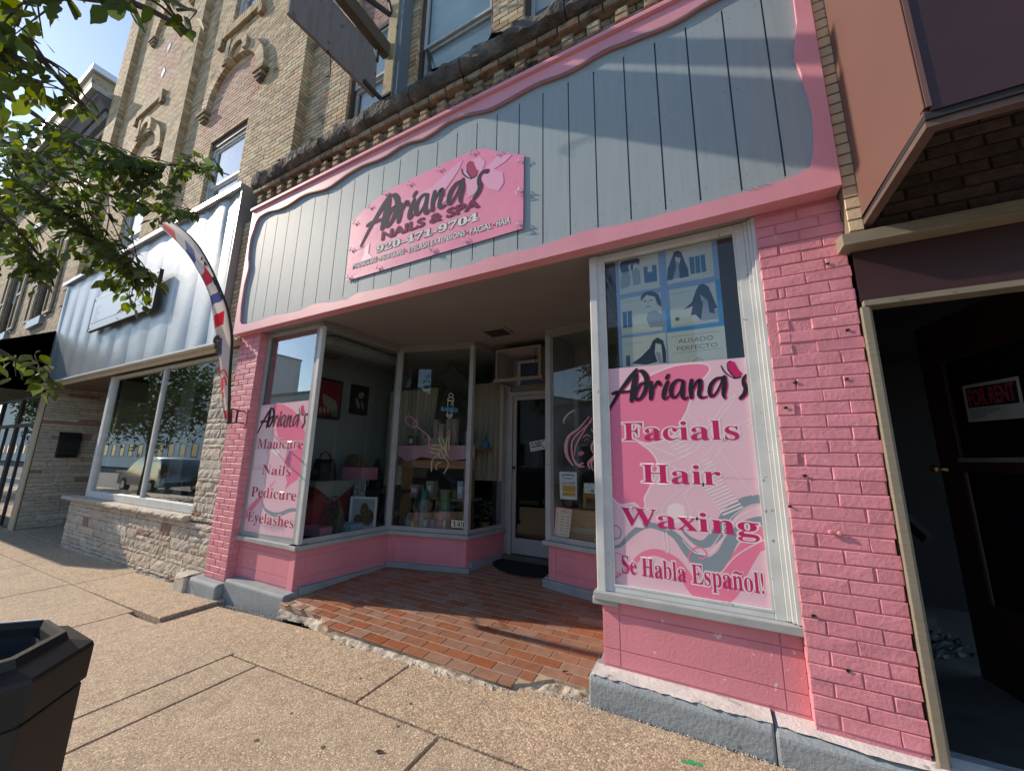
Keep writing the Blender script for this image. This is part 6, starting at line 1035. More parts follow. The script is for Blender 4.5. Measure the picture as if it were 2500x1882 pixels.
for (x,z) in ((-1.23,3.63),(-1.23,3.33),(-2.1,3.33)):
    for k in range(7): a=rr.uniform(0,6.28); l=rr.uniform(.02,.055); m.tube([(x,by-.012,z),(x+math.cos(a)*l*.6,by-.02-rr.random()*.01,z+math.sin(a)*l*.6),(x+math.cos(a)*l,by-.01,z+math.sin(a)*l-.01)],.0022,4)
obj('knotted_string',m,'paper_white',t)
m=MB(); m.tube([(-3.2,by-.010,3.62),(-3.08,by-.010,3.62),(-3.0,by-.003,3.621)],.0016,4); obj('rope_crease',m,'banner_light',t)
# ================================================================= RIGHT WINDOW POSTER
yq=2.572
t=thing('window_poster','large pink poster listing Facials, Hair and Waxing on the outside of the right window','poster',(-.19,2.57,.73))
obj('sheet',MB().add([(-.632,yq,2.122),(.256,yq,2.114),(.260,yq,.733),(-.628,yq,.727),(-.632,yq+.003,2.122),(.256,yq+.003,2.114),(.260,yq+.003,.733),(-.628,yq+.003,.727)],[(0,1,2,3),(7,6,5,4),(0,4,5,1),(1,5,6,2),(2,6,7,3),(3,7,4,0)]),'poster_pink',t)
def art(parent,name,mat,polys,y): 
    m=MB()
    for k,p in enumerate(polys): flat(p,y-.00004*k,m)
    return obj(name,m,mat,parent)
def lines(parent,name,mat,ls,w,y,sm=4):
    m=MB()
    for k,p in enumerate(ls): ribbon(m,p,[w]*len(p),y-.00003*k,sm=sm)
    return obj(name,m,mat,parent)
lines(t,'blob_outline','pale_ink',[PR['blob']+[PR['blob'][0]]],.010,yq-.2*.0008)
art(t,'blob_print','rose_ink',[smooth_line(PR['blob']+[PR['blob'][0]],3)[:-1]],yq-.2*.0005)
lines(t,'scissors_print','pale_ink',PR['scis'],.0055,yq-.2*.0012,1); art(t,'oval_print','pale_ink',[PR['oval']],yq-.2*.0011); lines(t,'comb_print','pale_ink',PR['comb'],.009,yq-.2*.0013,1)
def wavs(key,mat,y,parent):
    m=MB()
    for k,(p,w) in enumerate(PR[key]): ribbon(m,p,w,y-.0001*k,sm=6)
    obj('wave_print',m,mat,parent)
wavs('grey','slate_ink',yq-.2*.0015,t); wavs('pink','rose_ink',yq-.2*.0018,t); wavs('white','pale_ink',yq-.2*.0021,t)
for mt,k in (('slate_ink','g'),('rose_ink','p')):
    m=MB()
    for i,(p,w,c) in enumerate(PR['curl']):
        if c==k: ribbon(m,p,w,yq-.2*.0023-.0001*i,sm=5)
    obj('curl_print',m,mt,t)
for i,(x,z) in enumerate(((.30,0),)): pass
lines(t,'seam','dust_rose',[[(-.630,1.42),(.258,1.405)]],.0022,yq-.2*.0027,1)
brushword(t,-.606,1.821,.854,.854,yq-.2*.003,'black_ink','magenta_ink')
for s_,x0,x1,z0,z1 in (('Facials',-.508,.154,1.625,1.745),('Hair',-.400,.041,1.362,1.478),('Se Habla Español!',-.549,.200,.778,.915)):
    if 'ñ' in s_:
        s2=s_.replace('ñ','n')
        T('lettering_edge',s2,'pale_ink',x0,x1,z0,z1,yq-.2*.0042,.055,par=t); T('lettering',s2,'magenta_ink',x0,x1,z0,z1,yq-.2*.0054,0,par=t)
    else: T('lettering_edge',s_,'pale_ink',x0,x1,z0,z1,yq-.2*.0042,.05,par=t); T('lettering',s_,'magenta_ink',x0,x1,z0,z1,yq-.2*.0054,0,par=t)
T('lettering_edge','Waxing','pale_ink',-.545,.204,1.066,1.205,yq-.2*.0042,.045,par=t); T('lettering','Waxing','magenta_ink',-.545,.204,1.066,1.205,yq-.2*.0054,0,par=t)
m=MB(); ribbon(m,[(.062,.893),(.076,.902),(.090,.893),(.106,.902)],[.006,.011,.011,.006],yq-.2*.0055,.004); obj('lettering_edge',m,'pale_ink',t); m=MB(); ribbon(m,[(.062,.893),(.076,.902),(.090,.893),(.106,.902)],[.006,.011,.011,.006],yq-.2*.0062); obj('lettering',m,'magenta_ink',t)
# ================================================================= LEFT WINDOW POSTER
yl=2.590
t=thing('window_poster','narrow pink poster listing Manicure, Nails, Pedicure and Eyelashes on the left window','poster',(-4.3,2.59,.65))
obj('sheet',MB().add([(-4.772,yl,2.078),(-3.845,yl,2.092),(-3.832,yl,.662),(-4.768,yl,.652),(-4.772,yl+.003,2.078),(-3.845,yl+.003,2.092),(-3.832,yl+.003,.662),(-4.768,yl+.003,.652)],[(0,1,2,3),(7,6,5,4),(0,4,5,1),(1,5,6,2),(2,6,7,3),(3,7,4,0)]),'poster_pink',t)
clampx=lambda P:[(min(max(p[0],-4.768),-3.838),p[1]) for p in P]
art(t,'grey_print','pale_ink',[clampx(p) for p in PL['grey']],yl-.2*.0004); art(t,'blob_print','rose_ink',[clampx(PL['blob'])],yl-.2*.0007); art(t,'pale_print','paper_white',[PL['pale']],yl-.2*.0009)
for key,mt,yy in (('brush','rose_ink',.0011),('lash','slate_ink',.0013),('white','pale_ink',.0015)):
    m=MB()
    for k,(p,w) in enumerate(PL[key]): ribbon(m,[(q[0],q[1]) for q in clampx(p)],w,yl-.2*yy-.0001*k,sm=4)
    obj(key+'_print' if key!='white' else 'line_print',m,mt,t)
m=MB()
for k in range(34):
    x=-4.42+.012*k+rr.uniform(-.004,.004); z=.79-.03*math.sin(k/34*math.pi); ribbon(m,[(x,z),(x+.01+.0012*(k-17),z-.05-.05*rr.random())],[.006,.001],yl-.2*.0018,sm=1,tips=False)
obj('eyelash_print',m,'slate_ink',t)
brushword(t,-4.757,1.744,.900,.91,yl-.2*.003,'black_ink','magenta_ink')
for s_,x0,x1,z0,z1 in (('Manicure',-4.713,-3.875,1.565,1.680),('Nails',-4.550,-4.028,1.278,1.388),('Pedicure',-4.705,-3.882,1.028,1.140),('Eyelashes',-4.708,-3.872,.728,.868)):
    T('lettering_edge',s_,'pale_ink',x0,x1,z0,z1,yl-.2*.0042,.045,par=t); T('lettering',s_,'wine_ink',x0,x1,z0,z1,yl-.2*.0054,0,par=t)
lines(t,'seam','dust_rose',[[(-4.768,1.375),(-3.838,1.39)]],.002,yl-.2*.0028,1)
# ================================================================= HAIR PRODUCT POSTER inside the glass
ya=2.596
t=thing('hair_poster','pale blue advertising poster with women and products above the large pink poster','poster',(-.19,2.6,2.13))
obj('sheet',MB().add([(-.520,ya,2.94),(.136,ya,2.94),(.133,ya,2.02),(-.518,ya,2.02)],[(0,1,2,3)]),'photo_edge',t,recalc=False)
m=MB()
for a,b,c,d in ((-.495,-.225,2.665,2.925),(-.175,.105,2.675,2.925),(-.495,-.225,2.36,2.63),(-.170,.105,2.37,2.635),(-.495,-.21,2.05,2.34)): m.quad((a,ya-.2*.0006,c),(b,ya-.2*.0006,c),(b,ya-.2*.0006,d),(a,ya-.2*.0006,d))
obj('picture_field',m,'photo_white',t,recalc=False)
m=MB(); m.quad((-.200,ya-.2*.0004,2.025),(.132,ya-.2*.0004,2.025),(.133,ya-.2*.0004,2.335),(-.200,ya-.2*.0004,2.335)); obj('title_field',m,'photo_white',t,recalc=False)
m=MB(); 
for q in (((-.198,2.338),(.134,2.338),(.134,2.362),(-.198,2.362)),((.108,2.36),(.134,2.36),(.134,2.65),(.108,2.65)),((-.198,2.36),(-.176,2.36),(-.176,2.50),(-.198,2.50))): m.quad(*[(p[0],ya-.2*.0008,p[1]) for p in q])
obj('blue_border',m,'cyan_ink',t,recalc=False)
cl=lambda P:[(min(max(x,-.515),.13),min(max(z,2.03),2.92)) for x,z in P]
art(t,'dress_print','photo_mid',[cl(p) for p in PA['body']],ya-.2*.0010); art(t,'face_print','photo_white',[cl(p) for p in PA['face']],ya-.2*.0016); art(t,'hair_print','photo_dark',[cl(p) for p in PA['hair']],ya-.2*.0022); art(t,'product_print','photo_blue',[cl(p) for p in PA['prod']],ya-.2*.0014)
m=MB()
for p in PA['face']:
    cx=sum(q[0] for q in p)/len(p); cz=sum(q[1] for q in p)/len(p); h=(max(q[1] for q in p)-min(q[1] for q in p))
    for s in (-1,1): ribbon(m,[(cx+s*h*.17-h*.08,cz+h*.12),(cx+s*h*.17+h*.08,cz+h*.12)],[h*.05]*2,ya-.2*.0025,sm=1)
    ribbon(m,[(cx-h*.1,cz-h*.22),(cx,cz-h*.24),(cx+h*.1,cz-h*.21)],[h*.05]*3,ya-.2*.0025,sm=2); ribbon(m,[(cx,cz+.05*h),(cx+.03*h,cz-.08*h)],[h*.02]*2,ya-.2*.0025,sm=1)
obj('features_print',m,'photo_dark',t)
t2=t; T('lettering','ALISADO','grey_text',-.136,.066,2.254,2.284,ya-.2*.0010,0,0,False,t); T('lettering','PERFECTO','grey_text',-.146,.088,2.205,2.233,ya-.2*.0010,0,0,False,t)
lines(t,'rule','grey_text',[[(-.180,2.304),(.110,2.304)],[(-.178,2.190),(.112,2.192)]],.0022,ya-.2*.001,1)
m=MB(); ribbon(m,[(-.028+.028*math.cos(a*.5236),2.115+.028*math.sin(a*.5236)) for a in range(13)],[.006]*13,ya-.2*.001,sm=1,tips=False); ribbon(m,[(-.085,2.08),(-.06,2.10),(-.045,2.06)],[.008]*3,ya-.2*.0011,sm=2); ribbon(m,[(.03,2.08),(.005,2.10),(-.01,2.06)],[.008]*3,ya-.2*.0011,sm=2); obj('emblem',m,'photo_mid',t)
m=MB()
for x0,x1,z in ((-.45,-.30,2.668),(-.16,.02,2.678),(-.48,-.30,2.368),(-.15,.05,2.38),(-.47,-.28,2.60),(-.16,-.03,2.60),(-.45,-.26,2.335),(-.48,-.36,2.29)):
    ribbon(m,[(x0,z),(x1,z+.004)],[.0035]*2,ya-.2*.0011,sm=1)
obj('small_print',m,'photo_mid',t)
# ================================================================= SMALL NOTICES ON THE SIDE GLASS
def sheet3(name,label,cat,P,mat,shift=(0,0,0),group=None):
    P=[Vector(p) for p in P]; c=sum(P,Vector())/4; t=thing(name,label,cat,tuple(c),group)
    n=(P[1]-P[0]).cross(P[3]-P[0]).normalized(); n=n if n.dot(CAM-c)>0 else -n
    o=obj('sheet',MB().add([p for p in P]+[p-n*.0015 for p in P],[(0,1,2,3),(7,6,5,4),(0,4,5,1),(1,5,6,2),(2,6,7,3),(3,7,4,0)]),mat,t)
    def f(u,v,k=1): # u right 0..1, v down 0..1
        a=P[0].lerp(P[1],u); b=P[3].lerp(P[2],u); return a.lerp(b,v)+n*.0008*k
    return t,f,n
def pq(mb,f,u0,u1,v0,v1,k=1): mb.add([f(u0,v0,k),f(u1,v0,k),f(u1,v1,k),f(u0,v1,k)],[(0,1,2,3)])
t,f,n=sheet3('paper_notice','white notice with blue arched heading and orange block taped inside the narrow glass','notice',FE['notice'],'paper_white')
m=MB(); pq(m,f,.16,.92,.50,.72); pq(m,f,.16,.92,.745,.88); obj('orange_block',m,'yellow_print',t,recalc=False)
m=MB()
for k in range(8): u=.14+.09*k; a=.09-.035*math.sin((u-.14)/.72*math.pi); pq(m,f,u,u+.088,a+.02,a+.075)
obj('arched_heading',m,'blue_print',t,recalc=False)
m=MB(); pq(m,f,.16,.84,.22,.24); pq(m,f,.3,.7,.255,.27)
for k in range(5): pq(m,f,.12,.45,.36+.022*k,.368+.022*k); pq(m,f,.52,.9,.36+.022*k,.368+.022*k)
obj('small_print',m,'grey_text',t,recalc=False)
t,f,n=sheet3('paper_card','small pale card with a blue corner stuck inside the narrow glass','card',FE['card'],'paper_white')
m=MB(); pq(m,f,.62,.86,.62,.92); obj('blue_corner',m,'cyan_ink',t,recalc=False); m=MB(); pq(m,f,.38,.60,.12,.17); pq(m,f,.2,.45,.42,.47); pq(m,f,.2,.5,.76,.81); obj('small_print',m,'grey_text',t,recalc=False)
t,f,n=sheet3('hours_card','tall pink and white price and hours card leaning at the foot of the narrow glass','card',FE['hours'],'paper_cream')
m=MB(); pq(m,f,0,.16,.0,1); pq(m,f,.16,1,0,.06); pq(m,f,.8,1,.06,.2); obj('pink_margin',m,'decal_pink',t,recalc=False)
m=MB()
for k in range(6): pq(m,f,.38,.58,.28+.1*k,.30+.1*k,2); pq(m,f,.70,.92,.28+.1*k,.30+.1*k,2)
pq(m,f,.35,.75,.10,.12,2); pq(m,f,.3,.8,.16,.175,2); pq(m,f,.05,.3,.93,.95,2); pq(m,f,.4,.9,.90,.915,2); obj('small_print',m,'grey_text',t,recalc=False)
t,f,n=sheet3('number_plate','cream house number plate 149 at the corner of the bay glass','sign',PLATE,'paper_cream')
P=[Vector(p) for p in PLATE]; U=(P[1]-P[0]); V=(P[0]-P[3]); text('lettering','149','black_ink',t,.10,.92,.14,.86,0,offset=.0,bolds=True,P0=P[3]+n*.001,U=U,V=V)
def cl_sign(P,dy): return [Vector((p[0],p[1]+dy,p[2])) for p in P]
CS=[(-2.126,4.583,1.713),(-1.848,4.583,1.762),(-1.842,4.583,1.638),(-2.104,4.583,1.591)]
t,f,n=sheet3('closed_sign','tilted white closed sign with a clock hanging inside the door glass','sign',CS,'paper_white')
P=[Vector(p) for p in CS]; text('lettering','CLOSED','black_ink',t,.05,.62,.36,.88,0,offset=.03,bolds=False,P0=P[3]+n*.001,U=P[1]-P[0],V=P[0]-P[3])
m=MB(); pq(m,f,.66,.98,.06,.86); obj('clock_field',m,'black_ink',t,recalc=False)
c=f(.82,.46,2); ux=(P[1]-P[0]).normalized(); uz=(P[0]-P[3]).normalized(); m=MB(); m.add([c+ux*.048*math.cos(k*.3927)+uz*.048*math.sin(k*.3927) for k in range(16)],[tuple(range(16))]); obj('clock_face',m,'paper_white',t)
m=MB(); m.bar(c+n*.001,c+n*.001+uz*.036,.004,.001); m.bar(c+n*.001,c+n*.001-ux*.026,.004,.001); obj('clock_hand',m,'black_ink',t)
m=MB(); pq(m,f,.05,.58,.80,.84); pq(m,f,.05,.4,.90,.92); obj('small_print',m,'grey_text',t,recalc=False)
# face decal and comb decal
def ribbon3(mb,pts,ws,nrm):
    q=smooth_line([(*p,w) for p,w in zip(pts,ws)],5); L=[];Rr=[]
    for i,p in enumerate(q):
        a=Vector(q[max(i-1,0)][:3]); b=Vector(q[min(i+1,len(q)-1)][:3]); d=(b-a).normalized(); s=nrm.cross(d)*(max(p[3],.0015)/2); v=Vector(p[:3]); L.append(v+s); Rr.append(v-s)
    n=len(q); mb.add(L+Rr,[(i,i+1,i+n+1,i+n) for i in range(n-1)])
Uf,Nf,Lf=UN(PE_,PG_); NF=Vector((*Nf,0))
t=thing('face_decal','pink line drawing of a long haired woman with roses on the narrow glass','decal',(-1.1,3.2,1.35))
m=MB()
for k,(p,w) in enumerate(FE['hair']): ribbon3(m,[Vector(a)+NF*(.0006*k) for a in p],[x*1.15+.006 for x in w],NF)
obj('hair_shadow',m,'wine_ink',t,recalc=False)
m=MB()
for k,(p,w) in enumerate(FE['hair']): ribbon3(m,[Vector(a)+NF*(.006+.0006*k) for a in p],w,NF)
obj('hair_line',m,'decal_pink',t,recalc=False)
m=MB(); m.add([Vector(p)+NF*.004 for p in FE['lips']],[tuple(range(7))]); 
obj('lips',m,'decal_red',t)
m=MB()
for p in FE['roses']: m.add([Vector(a)+NF*.005 for a in p],[tuple(range(len(p)))])
obj('rose',m,'decal_red',t)
m=MB()
for p,w in FE['eye']: ribbon3(m,[Vector(a)+NF*.005 for a in p],w,NF)
obj('eye_line',m,'decal_grey',t,recalc=False)
t=thing('comb_decal','pale grey comb drawing above the woman on the narrow glass','decal',tuple(FE['comb'][3])); 
m=MB(); P=[Vector(p)+NF*.004 for p in FE['comb']]; a0,a1,b0,b1=P[0],P[4],P[2],P[3]
spine=[P[0],P[6],P[5],P[4]]; ribbon3(m,spine,[.016,.02,.02,.012],NF)
for k in range(9):
    u=k/8; s=P[0].lerp(P[6],min(1,u*2)) if u<.5 else P[6].lerp(P[4],(u-.5)*2); e=P[2].lerp(P[3],u); m.bar(s,s.lerp(e,.85),.006,.001)
obj('comb_body',m,'decal_grey',t)
# ================================================================= NEON SIGNS (unlit) in the bay
def neon(name,label,parts):
    t=thing(name,label,'neon sign',tuple(NEON[parts[0][0]][0][0]))
    for key,mat,rad,nm in parts:
        m=MB()
        for s in NEON[key]: m.tube([Vector(p) for p in (smooth_line([tuple(q) for q in s],3) if len(s)>2 and key!='blue' else s)],rad,5)
        obj(nm,m,mat,t,smooth=True)
    return t
neon('nail_neon_sign','unlit neon sign of a hand with pink nails and polish brush in the bay',[('pink','neon_pink',.008,'pink_tube'),('yellow','neon_yellow',.0085,'yellow_tube')])
neon('barber_neon_sign','unlit neon barber pole sign with blue BARBER letters hanging in the bay window',[('white','neon_white',.0055,'pole_tube'),('blue','neon_blue',.0065,'letter_tube'),('cord','decal_grey',.002,'cord')])
# ================================================================= AIR CONDITIONER CAGE
t=thing('ac_cage','empty wooden air conditioner box hung by chains over the entrance door','box frame',(-2.07,4.3,2.45))
x0,x1,z0,z1,y0,y1=-2.395,-1.755,2.455,2.885,4.10,4.60
m=MB(); m.box(x0,x0+.032,y0,y0+.03,z0+.04,z1); m.box(x1-.036,x1,y0,y0+.03,z0+.04,z1); m.box(x0+.032,x1-.036,y0,y0+.03,z1-.032,z1); m.box(x0-.03,x1+.02,y0-.005,y0+.03,z0,z0+.04); obj('front_frame',m,'wood_beige',t,bevel=.003)
m=MB(); m.box(x0+.002,x0+.014,y0+.03,y1-.002,z0+.04,z1-.002); m.box(x1-.014,x1-.002,y0+.03,y1-.002,z0+.04,z1-.002); m.box(x0+.014,x1-.014,y0+.03,y1-.002,z1-.014,z1-.002); obj('side_panel',m,'door_alu',t)
m=MB(); m.box(x0,x0+.03,y0+.03,y1-.002,z0+.005,z0+.035); m.box(x1-.03,x1,y0+.03,y1-.002,z0+.005,z0+.035); m.box(x0+.03,x1-.03,y1-.04,y1-.01,z0+.005,z0+.035); obj('bottom_rail',m,'wood_beige',t)
m=MB(); m.box(-2.25,-2.205,4.45,4.47,2.47,2.80); m.box(-2.205,-1.80,4.45,4.47,2.765,2.80); m.box(-2.02,-1.95,4.44,4.45,2.755,2.80); obj('inner_frame',m,'frame_paint',t)
obj('inner_cover',MB().box(-2.205,-1.80,4.455,4.465,2.47,2.765),'photo_dark',t)
for x in (x0-.015,x1-.06):
    m=MB(); P=[(x,y0-.01,z0+.02),(x+.004,y0-.012,z0+.12),(x-.02,y0+.02,z0+.28),(x-.03,y0+.06,2.98)]
    for k in range(24):
        u=k/23; i=min(2,int(u*3)); q=Vector(P[i]).lerp(Vector(P[i+1]),u*3-i); m.bar(q,q+Vector((0,0,.018)),.010 if k%2 else .004,.004 if k%2 else .010)
    obj('chain',m,'rust',t)
# door mat
t=thing('door_mat','black half round rubber mat in front of the entrance door','mat',(-2.0,4.35,.22))
m=MB(); n=20; pts=[(-2.02+.52*math.cos(math.pi+math.pi*k/n),4.50+.42*math.sin(math.pi+math.pi*k/n)) for k in range(n+1)]
m.add([(x,y,zt(y)+.002) for x,y in pts]+[(x,y,zt(y)+.014) for x,y in pts],[tuple(range(n,-1,-1)),tuple(range(n+1,2*n+2))]+[(i,(i+1)%(n+1),n+1+(i+1)%(n+1),n+1+i) for i in range(n+1)]); obj('mat_body',m,'mat_rubber',t)
m=MB()
for k in range(12): yy=4.12+.03*k; h=(.42**2-(4.5-yy)**2); w=.52*math.sqrt(max(0,h))/.42*.92; m.box(-2.02-w,-2.02+w,yy,yy+.008,zt(yy)+.014,zt(yy)+.018)
obj('ribs',m,'mat_rubber',t,kind='stuff')
# ================================================================= DISPLAY GOODS
def framed(name,label,y0,y1,z0,z1,mat1,cols):
    t=thing(name,label,'picture',(-4.88,(y0+y1)/2,z0)); m=MB(); fw=.03
    m.box(-4.895,-4.86,y0,y0+fw,z0,z1); m.box(-4.895,-4.86,y1-fw,y1,z0,z1); m.box(-4.895,-4.86,y0+fw,y1-fw,z0,z0+fw); m.box(-4.895,-4.86,y0+fw,y1-fw,z1-fw,z1); obj('frame',m,'black_cloth',t)
    obj('picture_sheet',MB().box(-4.89,-4.875,y0+fw,y1-fw,z0+fw,z1-fw),mat1,t); m={c:MB() for c,_ in cols}
    for k,(c,e) in enumerate(cols): m[c].prism([(y0+fw+(y1-y0-2*fw)*min(.98,max(.02,u)),z0+fw+(z1-z0-2*fw)*min(.98,max(.02,v))) for u,v in e],'x',-4.8745+.0004*k,-4.874+.0004*k)
    for c in m: obj('print',m[c],c,t)
ell=lambda cx,cy,a,b,an: [(cx+a*math.cos(k*.785)*math.cos(an)-b*math.sin(k*.785)*math.sin(an),cy+a*math.cos(k*.785)*math.sin(an)+b*math.sin(k*.785)*math.cos(an)) for k in range(8)]
framed('wall_picture','larger framed picture of manicured red hands on the grey side wall',3.354,3.775,2.02,2.60,'red_cloth',[('cream_bag',ell(.35+.12*k,.45-.03*k,.09,.2,.5)) for k in range(5)]+[('cream_bag',ell(.2+.17*k,.15+.02*k,.07,.1,.2)) for k in range(4)]+[('bottle_teal',ell(.85,.12,.13,.1,0))])
framed('wall_picture','smaller framed picture of hands with dark nails on the grey side wall',3.945,4.275,2.14,2.60,'board_black',[('cream_bag',ell(.4,.35,.1,.25,.6)),('cream_bag',ell(.6,.7,.22,.14,.2)),('cream_bag',ell(.75,.3,.06,.2,.5))])
t=thing('tube_light','long white fluorescent lamp fitting on the ceiling of the left bay','lamp',(-4.05,3.4,2.85))
obj('fitting',MB().box(-4.22,-3.96,2.86,4.0,2.83,2.93),'frame_paint',t,bevel=.01)
# bags and frames on the platform (top at z .60)
def bag(name,label,x,y,z,w,d,h,mat,handle=True,slump=.15,n=10,seed=1):
    t=thing(name,label,'bag',(x,y,z)); rg=random.Random(seed); m=MB(); nz=6
    for j in range(nz+1):
        v=j/nz; sc=1-slump*v**2
        for i in range(n):
            a=2*math.pi*i/n; c,s=math.cos(a),math.sin(a); q=lambda c:math.copysign(abs(c)**.55,c)
            m.v.append((x+w/2*q(c)*sc*(1+rg.uniform(-.04,.04)),y+d/2*q(s)*(1-v*.75)*(1+rg.uniform(-.05,.05)),z+h*v*(1+.03*math.sin(a*2))))
    for j in range(nz):
        for i in range(n): m.f.append((j*n+i,j*n+(i+1)%n,(j+1)*n+(i+1)%n,(j+1)*n+i))
    m.f.append(tuple(range(n))[::-1]); m.f.append(tuple(nz*n+i for i in range(n))); m.m=[0]*len(m.f); obj('bag_body',m,mat,t,smooth=True)
    if handle:
        m=MB(); m.tube([(x-w*.28,y,z+h*.97),(x-w*.22,y,z+h*1.25),(x,y,z+h*1.38),(x+w*.22,y,z+h*1.25),(x+w*.28,y,z+h*.97)],.009,6); obj('handle',m,mat,t)
        m=MB(); m.box(x-.02,x+.02,y-d*.2,y-d*.2+.02,z+h*.55,z+h*.62); obj('clasp',m,'brass',t)
    return t
t=thing('display_stand','box stand draped in red cloth with a grey cloth corner in the left bay','stand',(-4.5,3.35,.6))
m=MB(); m.box(-4.82,-4.30,3.10,3.62,.602,1.17); obj('red_drape',m,'red_cloth',t,bevel=.02); m=MB(); m.add([(-4.84,3.08,1.185),(-4.27,3.08,1.185),(-4.27,3.64,1.185),(-4.84,3.64,1.185),(-4.26,3.07,1.12),(-4.27,3.35,.93),(-4.26,3.65,1.13),(-4.50,3.07,1.14),(-4.6,3.07,1.15)],[(0,1,2,3),(1,4,5,6,2),(0,8,7,4,1)]); obj('cloth',m,'grey_cloth',t,recalc=False)
bag('handbag','black handbag with a chain rim standing on the draped stand',-4.52,3.35,1.19,.40,.2,.26,'black_cloth',True,.05,seed=2)
bag('handbag','shiny brown handbag lying behind the black handbag on the stand',-4.42,3.75,1.35,.36,.2,.17,'brown_bag',False,.3,seed=3)
obj_=thing('display_box','pink box under the shiny brown handbag','box',(-4.4,3.8,1.2)); obj('box_body',MB().box(-4.55,-4.18,3.66,3.95,1.18,1.345),'pink_box',obj_)
bag('handbag','snakeskin handbag on the platform floor in the left bay',-4.12,3.25,.602,.34,.2,.30,'snake_bag',True,.25,seed=4)
bag('handbag','cream handbag standing upright at the back of the left bay',-3.98,4.05,1.12,.30,.12,.26,'cream_bag',False,.05,seed=5)
bag('handbag','dark pointed handbag leaning beside the cream handbag',-4.25,4.0,1.05,.2,.12,.40,'black_cloth',False,.7,seed=6)
obj_=thing('display_table','dark low table carrying bags at the back of the left bay','table',(-4.1,4.05,.6)); obj('tabletop',MB().box(-4.45,-3.72,3.86,4.3,1.02,1.06),'board_black',obj_)
for x in (-4.42,-3.78):
    for y in (3.9,4.24): obj('leg',MB().box(x,x+.04,y,y+.04,.602,1.02),'board_black',obj_)
t=thing('photo_frame','white framed portrait photograph standing in the left bay window','picture',(-3.92,3.52,.602))
U=Vector((.95,.25,0)).normalized(); N_=Vector((U.y,-U.x,0)); P=Vector((-4.08,3.46,.66)); 
def fb(mb,u0,u1,n0,n1,z0,z1): q=[P+U*u+N_*n for u,n in ((u0,n0),(u1,n0),(u1,n1),(u0,n1))]; mb.add([(v.x,v.y,z0) for v in q]+[(v.x,v.y,z1) for v in q],[(0,3,2,1),(4,5,6,7),(0,1,5,4),(1,2,6,5),(2,3,7,6),(3,0,4,7)])
m=MB(); fb(m,0,.025,0,.02,.62,1.0); fb(m,.345,.37,0,.02,.62,1.0); fb(m,.025,.345,0,.02,.62,.645); fb(m,.025,.345,0,.02,.975,1.0); obj('frame',m,'paper_white',t)
m=MB(); fb(m,.02,.35,-.006,.004,.64,.98); obj('photograph',m,'photo_mid',t); m=MB(); 
for k,(u,z,a,b) in enumerate(((.20,.84,.06,.09),(.25,.76,.09,.10),(.12,.72,.06,.07))): m.add([P+U*(u+a*math.cos(j*.6283))+N_*(.006+.0006*k)+Vector((0,0,z+b*math.sin(j*.6283)-P.z)) for j in range(10)],[tuple(range(10))])
obj('print',m,'brown_bag',t)
for nm,lb,x,y,mt,w in (('gift_box','pale blue box lying in front of the framed portrait',-3.98,3.36,'paper_blue',.30),('gift_box','pale pink box lying left of the pale blue box',-4.08,3.02,'pink_box',.32)):
    t=thing(nm,lb,'box',(x,y,.602)); obj('box_body',MB().box(x-w/2,x+w/2,y-.08,y+.08,.602,.70),mt,t,bevel=.004); obj('window_print',MB().box(x-.06,x+.05,y-.0815,y-.0805,.62,.67),'grey_cloth',t)
t=thing('umbrella_bundle','bundle of slim pale wrapped stems leaning in the left bay','ornament',(-4.0,3.6,.6))
for k in range(5): x=-4.26+.045*k; obj('stem',MB().tube([(x,3.62,.61),(x+.01,3.64,.9),(x+.005,3.66,1.22+.05*(k%3))],[.012,.022,.003],6),'cello',t)
# wooden shelf table seen through the centre pane
t=thing('wooden_counter','wooden counter with pink cloth standing behind the centre glass of the bay','table',(-3.2,4.25,.6))
obj('tabletop',MB().box(-4.05,-2.62,4.08,4.46,1.60,1.64),'wood_shelf',t); obj('rail',MB().box(-3.85,-2.72,4.06,4.10,1.36,1.46),'wood_shelf',t)
m=MB(); m.prism([(-4.02,1.655),(-2.64,1.655),(-2.64,1.50),(-3.0,1.46),(-3.5,1.50),(-3.75,1.44),(-4.0,1.55)],'y',4.055,4.06); obj('pink_cloth',m,'dust_rose',t)
for x in (-3.86,-2.82): obj('leg',MB().box(x,x+.10,4.10,4.2,.602,1.36),'wood_shelf',t)
obj('lower_shelf',MB().box(-3.85,-2.75,4.12,4.45,.95,.98),'wood_shelf',t)
k=0
for x,h,w,lb in ((-3.62,.27,.07,'tall pale box at the left end of the boxes on the counter'),(-3.40,.42,.07,'tallest left pale box on the counter'),(-3.30,.36,.08,'lower pale box beside the tallest left one'),(-3.18,.42,.07,'tall pale box right of the middle on the counter'),(-3.08,.42,.07,'tall pale box at the right end of the row on the counter')):
    t=thing('product_box',lb,'box',(x,4.25,1.641)); obj('box_body',MB().box(x-w/2,x+w/2,4.2,4.27,1.641,1.60+h),'cream_bag',t); obj('stripe',MB().box(x-w/2+.01,x+w/2-.01,4.198,4.1995,1.66+h*.3,1.67+h*.3),'grey_cloth',t)
t=thing('sign_block','low white block under the row of pale boxes on the counter','box',(-3.35,4.15,1.641)); obj('block_body',MB().box(-3.5,-3.12,4.10,4.18,1.641,1.76),'cream_bag',t,bevel=.004)
